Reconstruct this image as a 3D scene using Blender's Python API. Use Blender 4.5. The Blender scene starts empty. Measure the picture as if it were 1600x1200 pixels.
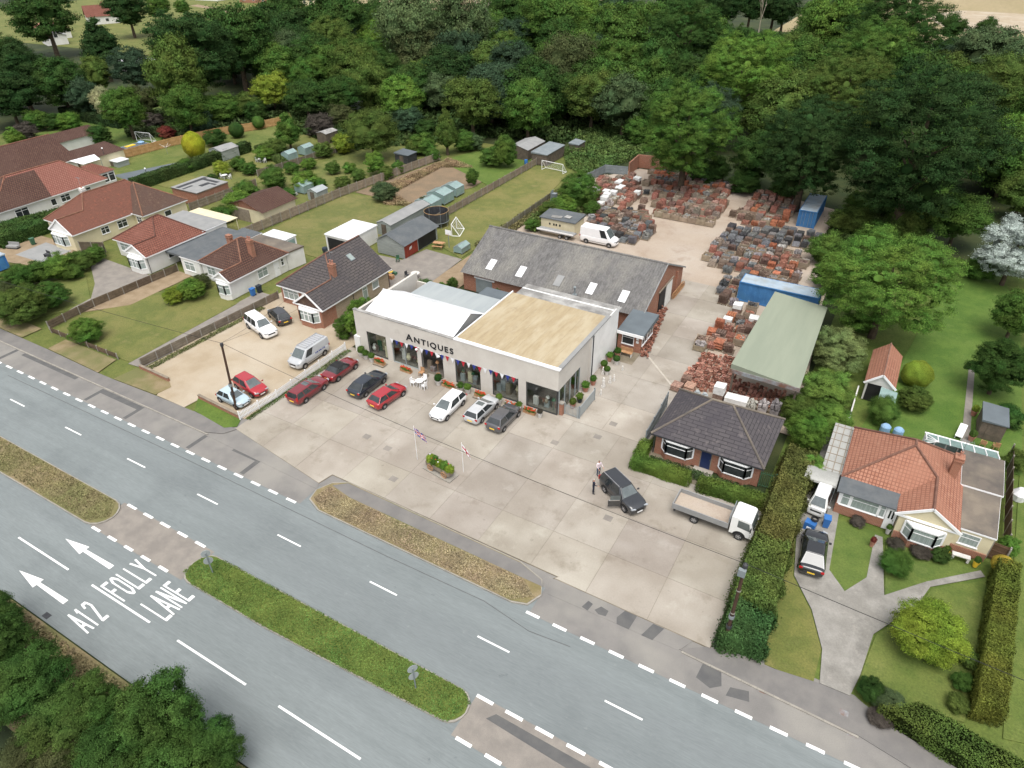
import bpy, math, random
import numpy as np
from mathutils import Vector, Matrix
R = math.radians
rnd = random.Random(7)
scn = bpy.context.scene
col = scn.collection

# ---------------------------------------------------------------- camera, sky, sun, exposure
CAM_H = 41.0
F_PX = 1080.0                      # focal length in pixels of the 1600 px wide photograph
PITCH, YAW, ROLL = R(34.88), R(30.44), R(-0.83)
_cy, _sy, _cp, _sp = math.cos(YAW), math.sin(YAW), math.cos(PITCH), math.sin(PITCH)
FW = Vector((-_sy*_cp, _cy*_cp, -_sp))
RT = Vector((_cy, _sy, 0.0))
UP = RT.cross(FW)
RT, UP = math.cos(ROLL)*RT + math.sin(ROLL)*UP, -math.sin(ROLL)*RT + math.cos(ROLL)*UP
cam_d = bpy.data.cameras.new('camera')
cam = bpy.data.objects.new('camera', cam_d)
col.objects.link(cam)
mw = Matrix((RT, UP, -FW)).transposed().to_4x4()
mw.translation = (0, 0, CAM_H)
cam.matrix_world = mw
cam_d.sensor_width = 36.0
cam_d.lens = 36.0*F_PX/1600.0
cam_d.clip_start = 0.5
cam_d.clip_end = 3000
scn.camera = cam

SUN_EL, SUN_AZ = 68.0, 150.0       # azimuth measured from +Y towards +X
world = bpy.data.worlds.new('World')
scn.world = world
world.use_nodes = True
wn = world.node_tree
wn.nodes.clear()
sky = wn.nodes.new('ShaderNodeTexSky')
sky.sky_type = 'NISHITA'
sky.sun_disc = False
sky.sun_elevation = R(SUN_EL)
sky.sun_rotation = R(SUN_AZ)
sky.air_density = 1.0
sky.dust_density = 4.0
hsv = wn.nodes.new('ShaderNodeHueSaturation')
hsv.inputs['Saturation'].default_value = 0.22
hsv.inputs['Value'].default_value = 1.0
bg = wn.nodes.new('ShaderNodeBackground')
bg.inputs['Strength'].default_value = 0.15
wo = wn.nodes.new('ShaderNodeOutputWorld')
wn.links.new(sky.outputs[0], hsv.inputs['Color'])
wn.links.new(hsv.outputs[0], bg.inputs['Color'])
wn.links.new(bg.outputs[0], wo.inputs['Surface'])
sun_d = bpy.data.lights.new('sun', 'SUN')
sun_d.energy = 1.3
sun_d.angle = R(40)
sun_d.color = (1.0, 0.96, 0.9)
sun = bpy.data.objects.new('sun', sun_d)
col.objects.link(sun)
_d = Vector((math.sin(R(SUN_AZ))*math.cos(R(SUN_EL)), math.cos(R(SUN_AZ))*math.cos(R(SUN_EL)), math.sin(R(SUN_EL))))
sun.rotation_euler = _d.to_track_quat('Z', 'Y').to_euler()
sun.location = _d*200
vs = scn.view_settings
vs.view_transform = 'Standard'
vs.look = 'None'
vs.exposure = 0.7
vs.gamma = 1.0
vs.use_curve_mapping = False

# ---------------------------------------------------------------- survey of the photograph
def G(x, y, z=0.0):
    """place on the level z that the photograph's point (x, y) shows"""
    d = FW + RT*((x-800)/F_PX) - UP*((y-600)/F_PX)
    return Vector((0, 0, CAM_H)) + d*((CAM_H-z)/-d.z)

# ---------------------------------------------------------------- materials
def lin(c, k=1.0):
    f = lambda v: (v/12.92 if v <= 0.04045 else ((v+0.055)/1.055)**2.4)
    return tuple(min(0.9, f(v/255.0)*k) for v in c)

MATS = {}
def M(name, c, c2=None, sc=0.6, rough=0.85, bump=0.0, bsc=30.0, metal=0.0, coord='pos', fine=0.12, fsc=14.0,
      c3=None, sc3=0.15, spec=0.3, objcol=False, lo=0.38, hi=0.62, stretch=None, stain=None):
    m = bpy.data.materials.new(name)
    m.use_nodes = True
    nt = m.node_tree
    n, l = nt.nodes, nt.links
    b = n['Principled BSDF']
    b.inputs['Roughness'].default_value = rough
    b.inputs['Metallic'].default_value = metal
    b.inputs['Specular IOR Level'].default_value = spec
    if coord == 'pos':
        g = n.new('ShaderNodeNewGeometry'); src = g.outputs['Position']
    else:
        g = n.new('ShaderNodeTexCoord'); src = g.outputs['UV' if coord == 'uv' else 'Object']
    if stretch:
        mp = n.new('ShaderNodeMapping'); mp.inputs['Scale'].default_value = stretch
        l.new(src, mp.inputs['Vector']); src = mp.outputs[0]
    def noise(scale, detail=5):
        t = n.new('ShaderNodeTexNoise'); t.inputs['Scale'].default_value = scale
        t.inputs['Detail'].default_value = detail; t.inputs['Roughness'].default_value = 0.6
        l.new(src, t.inputs['Vector']); return t.outputs['Fac']
    def ramp(fac, a, bb):
        r_ = n.new('ShaderNodeMapRange'); r_.inputs['From Min'].default_value = a
        r_.inputs['From Max'].default_value = bb; l.new(fac, r_.inputs['Value']); return r_.outputs[0]
    def mix(fac, A, Bc, mode='MIX'):
        x = n.new('ShaderNodeMix'); x.data_type = 'RGBA'; x.blend_type = mode
        if isinstance(fac, float): x.inputs[0].default_value = fac
        else: l.new(fac, x.inputs[0])
        for i, v in ((6, A), (7, Bc)):
            if isinstance(v, tuple): x.inputs[i].default_value = (*v[:3], 1)
            else: l.new(v, x.inputs[i])
        return x.outputs[2]
    if c2 is None: c2 = tuple(v*0.8 for v in c)
    cc = mix(ramp(noise(sc), lo, hi), tuple(c), tuple(c2))
    if c3: cc = mix(ramp(noise(sc3, 3), 0.45, 0.65), cc, tuple(c3))
    for st_ in (stain or ()):           # (colour, scale, from, to, amount)
        tt = n.new('ShaderNodeTexNoise'); tt.inputs['Scale'].default_value = st_[1]; tt.inputs['Detail'].default_value = 8; tt.inputs['Roughness'].default_value = 0.65
        l.new(g.outputs['Position'] if coord == 'pos' else src, tt.inputs['Vector'])
        rr_ = n.new('ShaderNodeMapRange'); rr_.inputs['From Min'].default_value = st_[2]; rr_.inputs['From Max'].default_value = st_[3]; rr_.inputs['To Max'].default_value = st_[4]; l.new(tt.outputs['Fac'], rr_.inputs['Value'])
        cc = mix(rr_.outputs[0], cc, tuple(st_[0]))
    if fine:
        fn = ramp(noise(fsc, 3), 0.25, 0.75)
        v = n.new('ShaderNodeMapRange'); v.inputs['To Min'].default_value = 1-fine; v.inputs['To Max'].default_value = 1+fine
        l.new(fn, v.inputs['Value'])
        cc = mix(1.0, cc, v.outputs[0], 'MULTIPLY')
    if objcol:
        oi = n.new('ShaderNodeObjectInfo'); cc = mix(1.0, cc, oi.outputs['Color'], 'MULTIPLY')
    l.new(cc, b.inputs['Base Color'])
    if bump:
        bp = n.new('ShaderNodeBump'); bp.inputs['Strength'].default_value = bump; bp.inputs['Distance'].default_value = 0.05
        l.new(noise(bsc, 4), bp.inputs['Height']); l.new(bp.outputs[0], b.inputs['Normal'])
    m['_'] = 1
    MATS[name] = m
    return m

def tilemat(name, c, c2, mortar, w=0.3, h=0.33, off=0.5, weather=None, wsc=0.35, rough=0.85, bump=0.6, gap=0.02, patch=None):
    """roof tiles or bricks laid out in the surface's own metres (uv)"""
    m = bpy.data.materials.new(name); m.use_nodes = True
    nt = m.node_tree; n, l = nt.nodes, nt.links
    b = n['Principled BSDF']; b.inputs['Roughness'].default_value = rough; b.inputs['Specular IOR Level'].default_value = 0.25
    tc = n.new('ShaderNodeTexCoord')
    br = n.new('ShaderNodeTexBrick')
    br.inputs['Scale'].default_value = 1.0
    br.inputs['Brick Width'].default_value = w; br.inputs['Row Height'].default_value = h
    br.inputs['Mortar Size'].default_value = gap; br.inputs['Mortar Smooth'].default_value = 0.3
    br.offset = off
    br.inputs['Color1'].default_value = (*c, 1); br.inputs['Color2'].default_value = (*c2, 1); br.inputs['Mortar'].default_value = (*mortar, 1)
    l.new(tc.outputs['UV'], br.inputs['Vector'])
    cc = br.outputs['Color']
    g = n.new('ShaderNodeNewGeometry')
    def nmix(colr, wc, sc, a, bb, amt=1.0):
        t = n.new('ShaderNodeTexNoise'); t.inputs['Scale'].default_value = sc; t.inputs['Detail'].default_value = 6
        l.new(g.outputs['Position'], t.inputs['Vector'])
        r_ = n.new('ShaderNodeMapRange'); r_.inputs['From Min'].default_value = a; r_.inputs['From Max'].default_value = bb; r_.inputs['To Max'].default_value = amt
        l.new(t.outputs['Fac'], r_.inputs['Value'])
        x = n.new('ShaderNodeMix'); x.data_type = 'RGBA'; l.new(r_.outputs[0], x.inputs[0]); l.new(colr, x.inputs[6]); x.inputs[7].default_value = (*wc, 1)
        return x.outputs[2]
    if weather: cc = nmix(cc, weather, wsc, 0.42, 0.7, 0.75)
    if patch: cc = nmix(cc, patch, 2.2, 0.58, 0.72, 0.6)
    l.new(cc, b.inputs['Base Color'])
    bp = n.new('ShaderNodeBump'); bp.inputs['Strength'].default_value = bump; bp.inputs['Distance'].default_value = 0.03; bp.invert = True
    l.new(br.outputs['Fac'], bp.inputs['Height']); l.new(bp.outputs[0], b.inputs['Normal'])
    MATS[name] = m
    return m

def foliage(name, transl=0.25):
    m = bpy.data.materials.new(name); m.use_nodes = True
    nt = m.node_tree; n, l = nt.nodes, nt.links
    b = n['Principled BSDF']; out = n['Material Output']
    b.inputs['Roughness'].default_value = 0.8; b.inputs['Specular IOR Level'].default_value = 0.08
    oi = n.new('ShaderNodeObjectInfo'); g = n.new('ShaderNodeNewGeometry')
    mr = n.new('ShaderNodeMapRange'); mr.inputs['To Min'].default_value = 0.55; mr.inputs['To Max'].default_value = 1.5
    l.new(g.outputs['Random Per Island'], mr.inputs['Value'])
    tn = n.new('ShaderNodeTexNoise'); tn.inputs['Scale'].default_value = 0.35; tn.inputs['Detail'].default_value = 3
    l.new(g.outputs['Position'], tn.inputs['Vector'])
    hs = n.new('ShaderNodeHueSaturation')
    r2 = n.new('ShaderNodeMapRange'); r2.inputs['From Min'].default_value = 0.3; r2.inputs['From Max'].default_value = 0.7
    r2.inputs['To Min'].default_value = 0.475; r2.inputs['To Max'].default_value = 0.52
    l.new(tn.outputs['Fac'], r2.inputs['Value']); l.new(r2.outputs[0], hs.inputs['Hue'])
    t2 = n.new('ShaderNodeTexNoise'); t2.inputs['Scale'].default_value = 0.8; t2.inputs['Detail'].default_value = 2; l.new(g.outputs['Position'], t2.inputs['Vector'])
    r3 = n.new('ShaderNodeMapRange'); r3.inputs['From Min'].default_value = .3; r3.inputs['From Max'].default_value = .7; r3.inputs['To Min'].default_value = .7; r3.inputs['To Max'].default_value = 1.3; l.new(t2.outputs['Fac'], r3.inputs['Value'])
    mm = n.new('ShaderNodeMath'); mm.operation = 'MULTIPLY'; l.new(mr.outputs[0], mm.inputs[0]); l.new(r3.outputs[0], mm.inputs[1])
    l.new(mm.outputs[0], hs.inputs['Value']); l.new(oi.outputs['Color'], hs.inputs['Color'])
    l.new(hs.outputs[0], b.inputs['Base Color'])
    tr = n.new('ShaderNodeBsdfTranslucent'); l.new(hs.outputs[0], tr.inputs['Color'])
    mx = n.new('ShaderNodeMixShader'); mx.inputs[0].default_value = transl
    l.new(b.outputs[0], mx.inputs[1]); l.new(tr.outputs[0], mx.inputs[2]); l.new(mx.outputs[0], out.inputs['Surface'])
    MATS[name] = m
    return m

def plain(name, c, rough=0.5, metal=0.0, spec=0.5, objcol=False, coat=0.0):
    m = bpy.data.materials.new(name); m.use_nodes = True
    nt = m.node_tree; n, l = nt.nodes, nt.links
    b = n['Principled BSDF']
    b.inputs['Roughness'].default_value = rough; b.inputs['Metallic'].default_value = metal
    b.inputs['Specular IOR Level'].default_value = spec; b.inputs['Coat Weight'].default_value = coat
    tc = n.new('ShaderNodeTexCoord'); t = n.new('ShaderNodeTexNoise'); t.inputs['Scale'].default_value = 3.0; t.inputs['Detail'].default_value = 4
    l.new(tc.outputs['Object'], t.inputs['Vector'])
    mr = n.new('ShaderNodeMapRange'); mr.inputs['To Min'].default_value = 0.9; mr.inputs['To Max'].default_value = 1.08
    l.new(t.outputs['Fac'], mr.inputs['Value'])
    x = n.new('ShaderNodeMix'); x.data_type = 'RGBA'; x.blend_type = 'MULTIPLY'; x.inputs[0].default_value = 1.0
    if objcol:
        oi = n.new('ShaderNodeObjectInfo'); l.new(oi.outputs['Color'], x.inputs[6])
    else: x.inputs[6].default_value = (*c, 1)
    l.new(mr.outputs[0], x.inputs[7]); l.new(x.outputs[2], b.inputs['Base Color'])
    MATS[name] = m
    return m

K = 0.55      # photographed sunless brightness -> base colour, level surfaces
KV = 0.85     # the same for upright surfaces
M('undergrowth', lin((62, 78, 42), K), lin((84, 92, 52), K), sc=0.25, c3=lin((48, 62, 34), K), sc3=0.06, bump=0.8, bsc=6)
M('asphalt', lin((149, 157, 157), K), lin((158, 166, 166), K), sc=0.9, fine=0.12, fsc=18, c3=lin((146, 153, 154), K), sc3=0.08, stretch=(0.08, 1, 1), bump=0.15, bsc=60, stain=((lin((130, 137, 138), K), .18, .5, .66, .4), (lin((178, 183, 181), K), 2.5, .6, .75, .4), (lin((110, 114, 115), K), .9, .66, .74, .5)))
M('asphalt_old', lin((164, 160, 155), K), lin((150, 147, 143), K), sc=0.5, fine=0.1, fsc=20, c3=lin((176, 172, 164), K), sc3=0.2, bump=0.2, bsc=50)
M('asphalt_brown', lin((178, 170, 160), K), lin((160, 153, 145), K), sc=0.8, fine=0.12, fsc=20, bump=0.2, bsc=50)
M('footway', lin((142, 139, 136), K), lin((156, 152, 147), K), sc=0.6, fine=0.08, fsc=25, bump=0.15, bsc=50)
M('tar_patch', lin((112, 112, 112), K), lin((124, 123, 121), K), sc=1.0, fine=0.1, fsc=30)
M('paint', (0.8, 0.8, 0.78), (0.66, 0.66, 0.64), sc=1.2, fine=0.1, fsc=20, lo=0.45, hi=0.75, stain=((lin((170, 176, 176), K), 4.0, .6, .7, .75),))
M('kerb', lin((176, 170, 160), K), lin((196, 190, 178), K), sc=1.5)
M('concrete', lin((196, 187, 174), K), lin((184, 174, 161), K), sc=0.25, fine=0.06, fsc=9, c3=lin((216, 208, 196), K), sc3=0.12, objcol=True, bump=0.15, bsc=20, stain=((lin((150, 138, 120), K), .45, .56, .72, .55), (lin((120, 112, 100), K), 1.6, .64, .76, .6), (lin((226, 220, 208), K), .3, .58, .68, .5)))
M('joint', lin((168, 156, 136), K), lin((138, 128, 108), K), sc=0.7)
M('drive_concrete', lin((188, 184, 176), K), lin((166, 162, 154), K), sc=.5, fine=.12, fsc=9, stain=((lin((140, 137, 130), K), .4, .52, .66, .7), (lin((206, 200, 190), K), 1.1, .58, .7, .5)))
M('ridge', lin((176, 138, 120), K), lin((150, 112, 98), K), sc=1.5, fine=0.12, objcol=True)
M('gravel', lin((217, 199, 172), K), lin((203, 184, 155), K), sc=0.35, fine=0.16, fsc=22, c3=lin((224, 209, 186), K), sc3=0.15, bump=0.5, bsc=35)
M('dirt', lin((190, 168, 138), K), lin((170, 148, 118), K), sc=0.6, fine=0.15, fsc=12, bump=0.5, bsc=15)
M('lawn', lin((141, 142, 84), K), lin((112, 124, 66), K), sc=0.5, fine=0.26, fsc=7, c3=lin((150, 146, 92), K), sc3=0.16, objcol=True, bump=0.7, bsc=24, stain=((lin((172, 160, 112), K), .5, .55, .72, .6), (lin((88, 108, 52), K), 1.3, .56, .7, .5)))
M('dry_grass', lin((176, 158, 122), K), lin((156, 142, 98), K), sc=0.8, fine=0.18, fsc=14, c3=lin((138, 138, 88), K), sc3=0.2, bump=0.8, bsc=18)
M('field', lin((196, 178, 138), K), lin((184, 168, 126), K), sc=0.05, fine=0.08, fsc=0.6, stretch=(1, 0.2, 1))
M('soil_brown', lin((168, 144, 116), K), lin((150, 132, 108), K), sc=0.4, fine=0.2, fsc=5, bump=0.6, bsc=6)
M('render_grey', lin((214, 209, 200), KV), lin((205, 199, 190), KV), sc=0.5, fine=0.04, stain=((lin((176, 170, 160), KV), .8, .58, .74, .5),))
M('render_white', lin((232, 231, 226), KV), lin((222, 220, 214), KV), sc=0.7, fine=0.04)
M('white_paint', (0.8, 0.8, 0.78), (0.72, 0.72, 0.7), sc=0.7, rough=0.5, fine=0.03)
M('render_cream', lin((226, 215, 182), KV), lin((214, 203, 170), KV), sc=0.8, fine=0.04)
M('upvc', (0.82, 0.82, 0.82), (0.76, 0.76, 0.76), sc=2, rough=0.35, fine=0.03)
M('tan_felt', lin((214, 195, 158), K), lin((202, 182, 146), K), sc=1.6, fine=0.05, stretch=(2, 0.5, 1), c3=lin((222, 206, 174), K), sc3=0.5, stain=((lin((186, 168, 138), K), .7, .6, .7, .6),))
M('white_sheet', (0.74, 0.75, 0.76), (0.64, 0.65, 0.66), sc=0.5, rough=0.4, fine=0.03, stain=((lin((190, 190, 186), K), .9, .6, .75, .6),))
M('grey_sheet', lin((204, 211, 211), K), lin((192, 200, 202), K), sc=0.5, rough=0.5, fine=0.04, stretch=(2, 0.3, 1))
M('old_white_felt', lin((212, 210, 205), K), lin((160, 158, 154), K), sc=0.7, fine=0.08, fsc=4)
M('asbestos', lin((142, 140, 138), K), lin((122, 120, 118), K), sc=1.6, fine=0.3, fsc=5, c3=lin((156, 153, 146), K), sc3=0.25, bump=0.3, bsc=12, stretch=(1.4, 0.6, 1))
M('roof_light', (0.78, 0.79, 0.79), (0.7, 0.7, 0.7), sc=1.5, rough=0.4, fine=0.03)
M('slate_felt', lin((128, 138, 144), K), lin((120, 129, 135), K), sc=0.8, fine=0.05)
M('dark_felt', lin((112, 118, 122), K), lin((126, 130, 132), K), sc=0.8, fine=0.08, fsc=4)
M('light_felt', lin((186, 186, 184), K), lin((174, 175, 174), K), sc=0.8, fine=0.05)
M('old_felt', lin((136, 126, 116), K), lin((112, 106, 100), K), sc=0.8, fine=0.1, c3=lin((160, 148, 132), K), sc3=0.4)
M('green_sheet', lin((178, 186, 164), K), lin((168, 177, 156), K), sc=0.25, fine=0.04, stretch=(3, 0.3, 1), rough=0.55)
M('timber', lin((150, 138, 122), KV), lin((130, 119, 104), KV), sc=1.5, fine=0.15, fsc=8, objcol=True)
M('timber_dark', lin((112, 100, 88), KV), lin((92, 84, 74), KV), sc=1.5, fine=0.15, fsc=8)
M('timber_orange', lin((196, 158, 110), KV), lin((176, 138, 92), KV), sc=1.2, fine=0.12, fsc=8)
M('shed_grey', lin((158, 164, 158), KV), lin((142, 148, 144), KV), sc=1.2, fine=0.1, stretch=(0.5, 0.5, 5))
M('red_boards', lin((150, 66, 48), KV), lin((120, 50, 38), KV), sc=2, fine=0.2, stretch=(4, 4, 0.4))
M('pole_wood', lin((66, 50, 42), KV), lin((86, 64, 50), KV), sc=2, fine=0.2, stretch=(3, 3, 0.4))
M('metal_grey', lin((150, 158, 160), KV), lin((136, 144, 148), KV), sc=1, rough=0.5, fine=0.05, metal=0.2)
M('metal_dark', (0.05, 0.052, 0.055), (0.035, 0.035, 0.04), sc=2, rough=0.5)
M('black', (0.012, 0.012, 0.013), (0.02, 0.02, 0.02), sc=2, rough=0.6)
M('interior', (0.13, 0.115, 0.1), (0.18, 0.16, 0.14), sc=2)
M('yard_ground', lin((216, 199, 180), K), lin((204, 184, 164), K), sc=0.3, fine=0.1, fsc=8, c3=lin((222, 208, 192), K), sc3=0.15, bump=0.4, bsc=20, stain=((lin((176, 150, 128), K), .3, .54, .7, .6), (lin((190, 120, 96), K), 1.2, .66, .76, .5)))
M('faded_paint', lin((230, 222, 208), K), lin((214, 204, 188), K), sc=1.5, fine=.1)
M('tyre', (0.02, 0.02, 0.021), (0.03, 0.03, 0.03), sc=4, rough=0.85)
M('rim', (0.5, 0.5, 0.51), (0.4, 0.4, 0.41), sc=4, rough=0.35, metal=0.6)
M('container_blue', lin((74, 130, 184), KV), lin((62, 112, 162), KV), sc=0.8, fine=0.1, c3=lin((70, 120, 165), KV), sc3=0.5)
M('container_top', lin((206, 224, 238), K), lin((190, 210, 226), K), sc=0.6, c3=lin((190, 198, 200), K), sc3=0.5, fine=0.06)
M('rust', lin((150, 110, 90), K), lin((180, 190, 195), K), sc=0.8)
M('stone_crate', lin((176, 162, 146), KV), lin((150, 136, 120), KV), sc=1.5, fine=0.2, fsc=6, objcol=True)
M('load', (0.8, 0.8, 0.8), (0.5, 0.5, 0.5), sc=3.5, fine=0.35, fsc=9, objcol=True, bump=0.5, bsc=12)
M('wrap', (0.72, 0.72, 0.7), (0.6, 0.6, 0.58), sc=2, rough=0.35, fine=0.05)
M('terracotta', lin((192, 148, 130), KV), lin((172, 124, 108), KV), sc=2, fine=0.15, fsc=8, objcol=True)
M('stone_white', (0.62, 0.6, 0.57), (0.5, 0.48, 0.45), sc=3, fine=0.1)
M('wood_plain', lin((190, 150, 112), KV), lin((165, 124, 88), KV), sc=3, fine=0.12, fsc=10)
M('blue_plastic', lin((62, 120, 190), KV), lin((56, 110, 175), KV), sc=1, rough=0.5, fine=0.03)
M('dark_plastic', lin((52, 62, 72), KV), lin((46, 54, 62), KV), sc=1, rough=0.5, fine=0.05)
M('green_plastic', lin((70, 110, 84), KV), lin((60, 98, 74), KV), sc=1, rough=0.5, fine=0.05)
M('polytunnel', lin((206, 206, 200), K), lin((192, 192, 186), K), sc=0.8, rough=0.4)
M('greenhouse_glass', lin((178, 205, 200), K), lin((160, 188, 184), K), sc=0.8, rough=0.15, spec=0.6)
M('curtain_glass', lin((166, 176, 172), KV), lin((140, 152, 148), KV), sc=3, rough=0.08, spec=0.6, stretch=(4, 4, 0.3))
M('glass_dark', (0.022, 0.026, 0.028), (0.045, 0.05, 0.05), sc=1.2, rough=0.05, spec=0.7)
M('car_glass', (0.075, 0.09, 0.092), (0.11, 0.13, 0.13), sc=1.2, rough=0.03, spec=1.0, coord='obj')  # base colour greyed to imitate sky reflected in the windscreens
M('blue_door', lin((40, 56, 96), KV), lin((36, 50, 88), KV), sc=1, rough=0.5)
M('white_cloth', (0.75, 0.75, 0.75), (0.68, 0.68, 0.7), sc=3)
M('red_cloth', lin((196, 52, 66), KV), lin((180, 44, 56), KV), sc=3)
M('blue_cloth', lin((58, 70, 150), KV), lin((50, 62, 135), KV), sc=3)
M('flower_red', lin((200, 62, 44), KV), lin((176, 90, 50), KV), sc=6, fine=0.3)
M('trunk', lin((98, 84, 68), KV), lin((74, 64, 52), KV), sc=2, fine=0.2, fsc=8)
M('pale_bark', lin((180, 170, 152), KV), lin((150, 140, 124), KV), sc=1, fine=0.15)
M('letter', (0.012, 0.014, 0.016), (0.02, 0.022, 0.024), sc=3, rough=0.5)
M('skin', lin((206, 160, 136), KV), lin((196, 150, 126), KV), sc=5)
M('pot_blue', lin((150, 182, 212), KV), lin((130, 166, 200), KV), sc=1)
plain('car_paint', (1, 1, 1), rough=0.2, spec=0.6, objcol=True, coat=1.0)
M('side_glass', (0.02, 0.024, 0.026), (0.035, 0.04, 0.042), sc=1.2, rough=0.04, spec=0.8, coord='obj')
plain('red_lens', lin((170, 20, 24)), rough=0.2)
plain('head_lens', (0.34, 0.36, 0.38), rough=0.1)
plain('plate_yellow', lin((236, 196, 60)), rough=0.5)
plain('plate_white', (0.75, 0.75, 0.74), rough=0.5)
plain('chrome', (0.7, 0.7, 0.7), rough=0.2, metal=0.9)
foliage('leaf'); foliage('leaf_tight', 0.1)
tilemat('brick', lin((178, 112, 88), KV), lin((150, 90, 70), KV), lin((180, 165, 145), KV), w=0.23, h=0.075, gap=0.01, weather=lin((160, 118, 96), KV), wsc=0.6)
tilemat('brick_pale', lin((186, 166, 142), KV), lin((168, 146, 122), KV), lin((190, 178, 160), KV), w=0.23, h=0.075, gap=0.01, weather=lin((176, 160, 140), KV), wsc=0.6)
tilemat('tile_grey', lin((106, 100, 100), K), lin((118, 111, 108), K), lin((66, 62, 62), K), w=0.95, h=0.34, gap=0.04, weather=lin((92, 88, 90), K), patch=lin((132, 122, 116), K))
tilemat('tile_slate', lin((100, 95, 98), K), lin((108, 103, 105), K), lin((70, 67, 70), K), w=0.95, h=0.34, gap=0.03, weather=lin((88, 84, 90), K), patch=lin((140, 132, 130), K))
tilemat('tile_red', lin((172, 114, 96), K), lin((156, 98, 82), K), lin((104, 66, 56), K), w=0.33, h=0.34, gap=0.05, weather=lin((152, 102, 88), K), patch=lin((180, 122, 104), K))
tilemat('tile_brown', lin((124, 92, 78), K), lin((112, 80, 70), K), lin((68, 50, 44), K), w=0.33, h=0.34, gap=0.05, weather=lin((108, 82, 72), K), patch=lin((132, 104, 92), K))
tilemat('tile_pink', lin((184, 130, 114), K), lin((174, 118, 104), K), lin((128, 80, 68), K), w=0.33, h=0.34, gap=0.05, weather=lin((176, 112, 98), K))
tilemat('tile_clay', lin((214, 156, 130), K), lin((200, 140, 114), K), lin((156, 104, 86), K), w=0.26, h=0.3, gap=0.045, off=0.0, weather=lin((196, 140, 116), K), patch=lin((214, 164, 138), K))
tilemat('tile_plain_red', lin((162, 112, 94), K), lin((142, 96, 82), K), lin((110, 66, 54), K), w=0.17, h=0.12, gap=0.012, weather=lin((140, 96, 80), K), wsc=0.7, patch=lin((190, 116, 90), K))
tilemat('tile_plain_brown', lin((132, 104, 90), K), lin((112, 86, 76), K), lin((80, 62, 54), K), w=0.17, h=0.12, gap=0.012, weather=lin((112, 92, 82), K), wsc=0.7, patch=lin((150, 128, 104), K))

# ---------------------------------------------------------------- mesh builder
def world_of(o):
    v = Vector((0, 0, 0))
    while o is not None:
        v += o.location; o = o.parent
    return v

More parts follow.
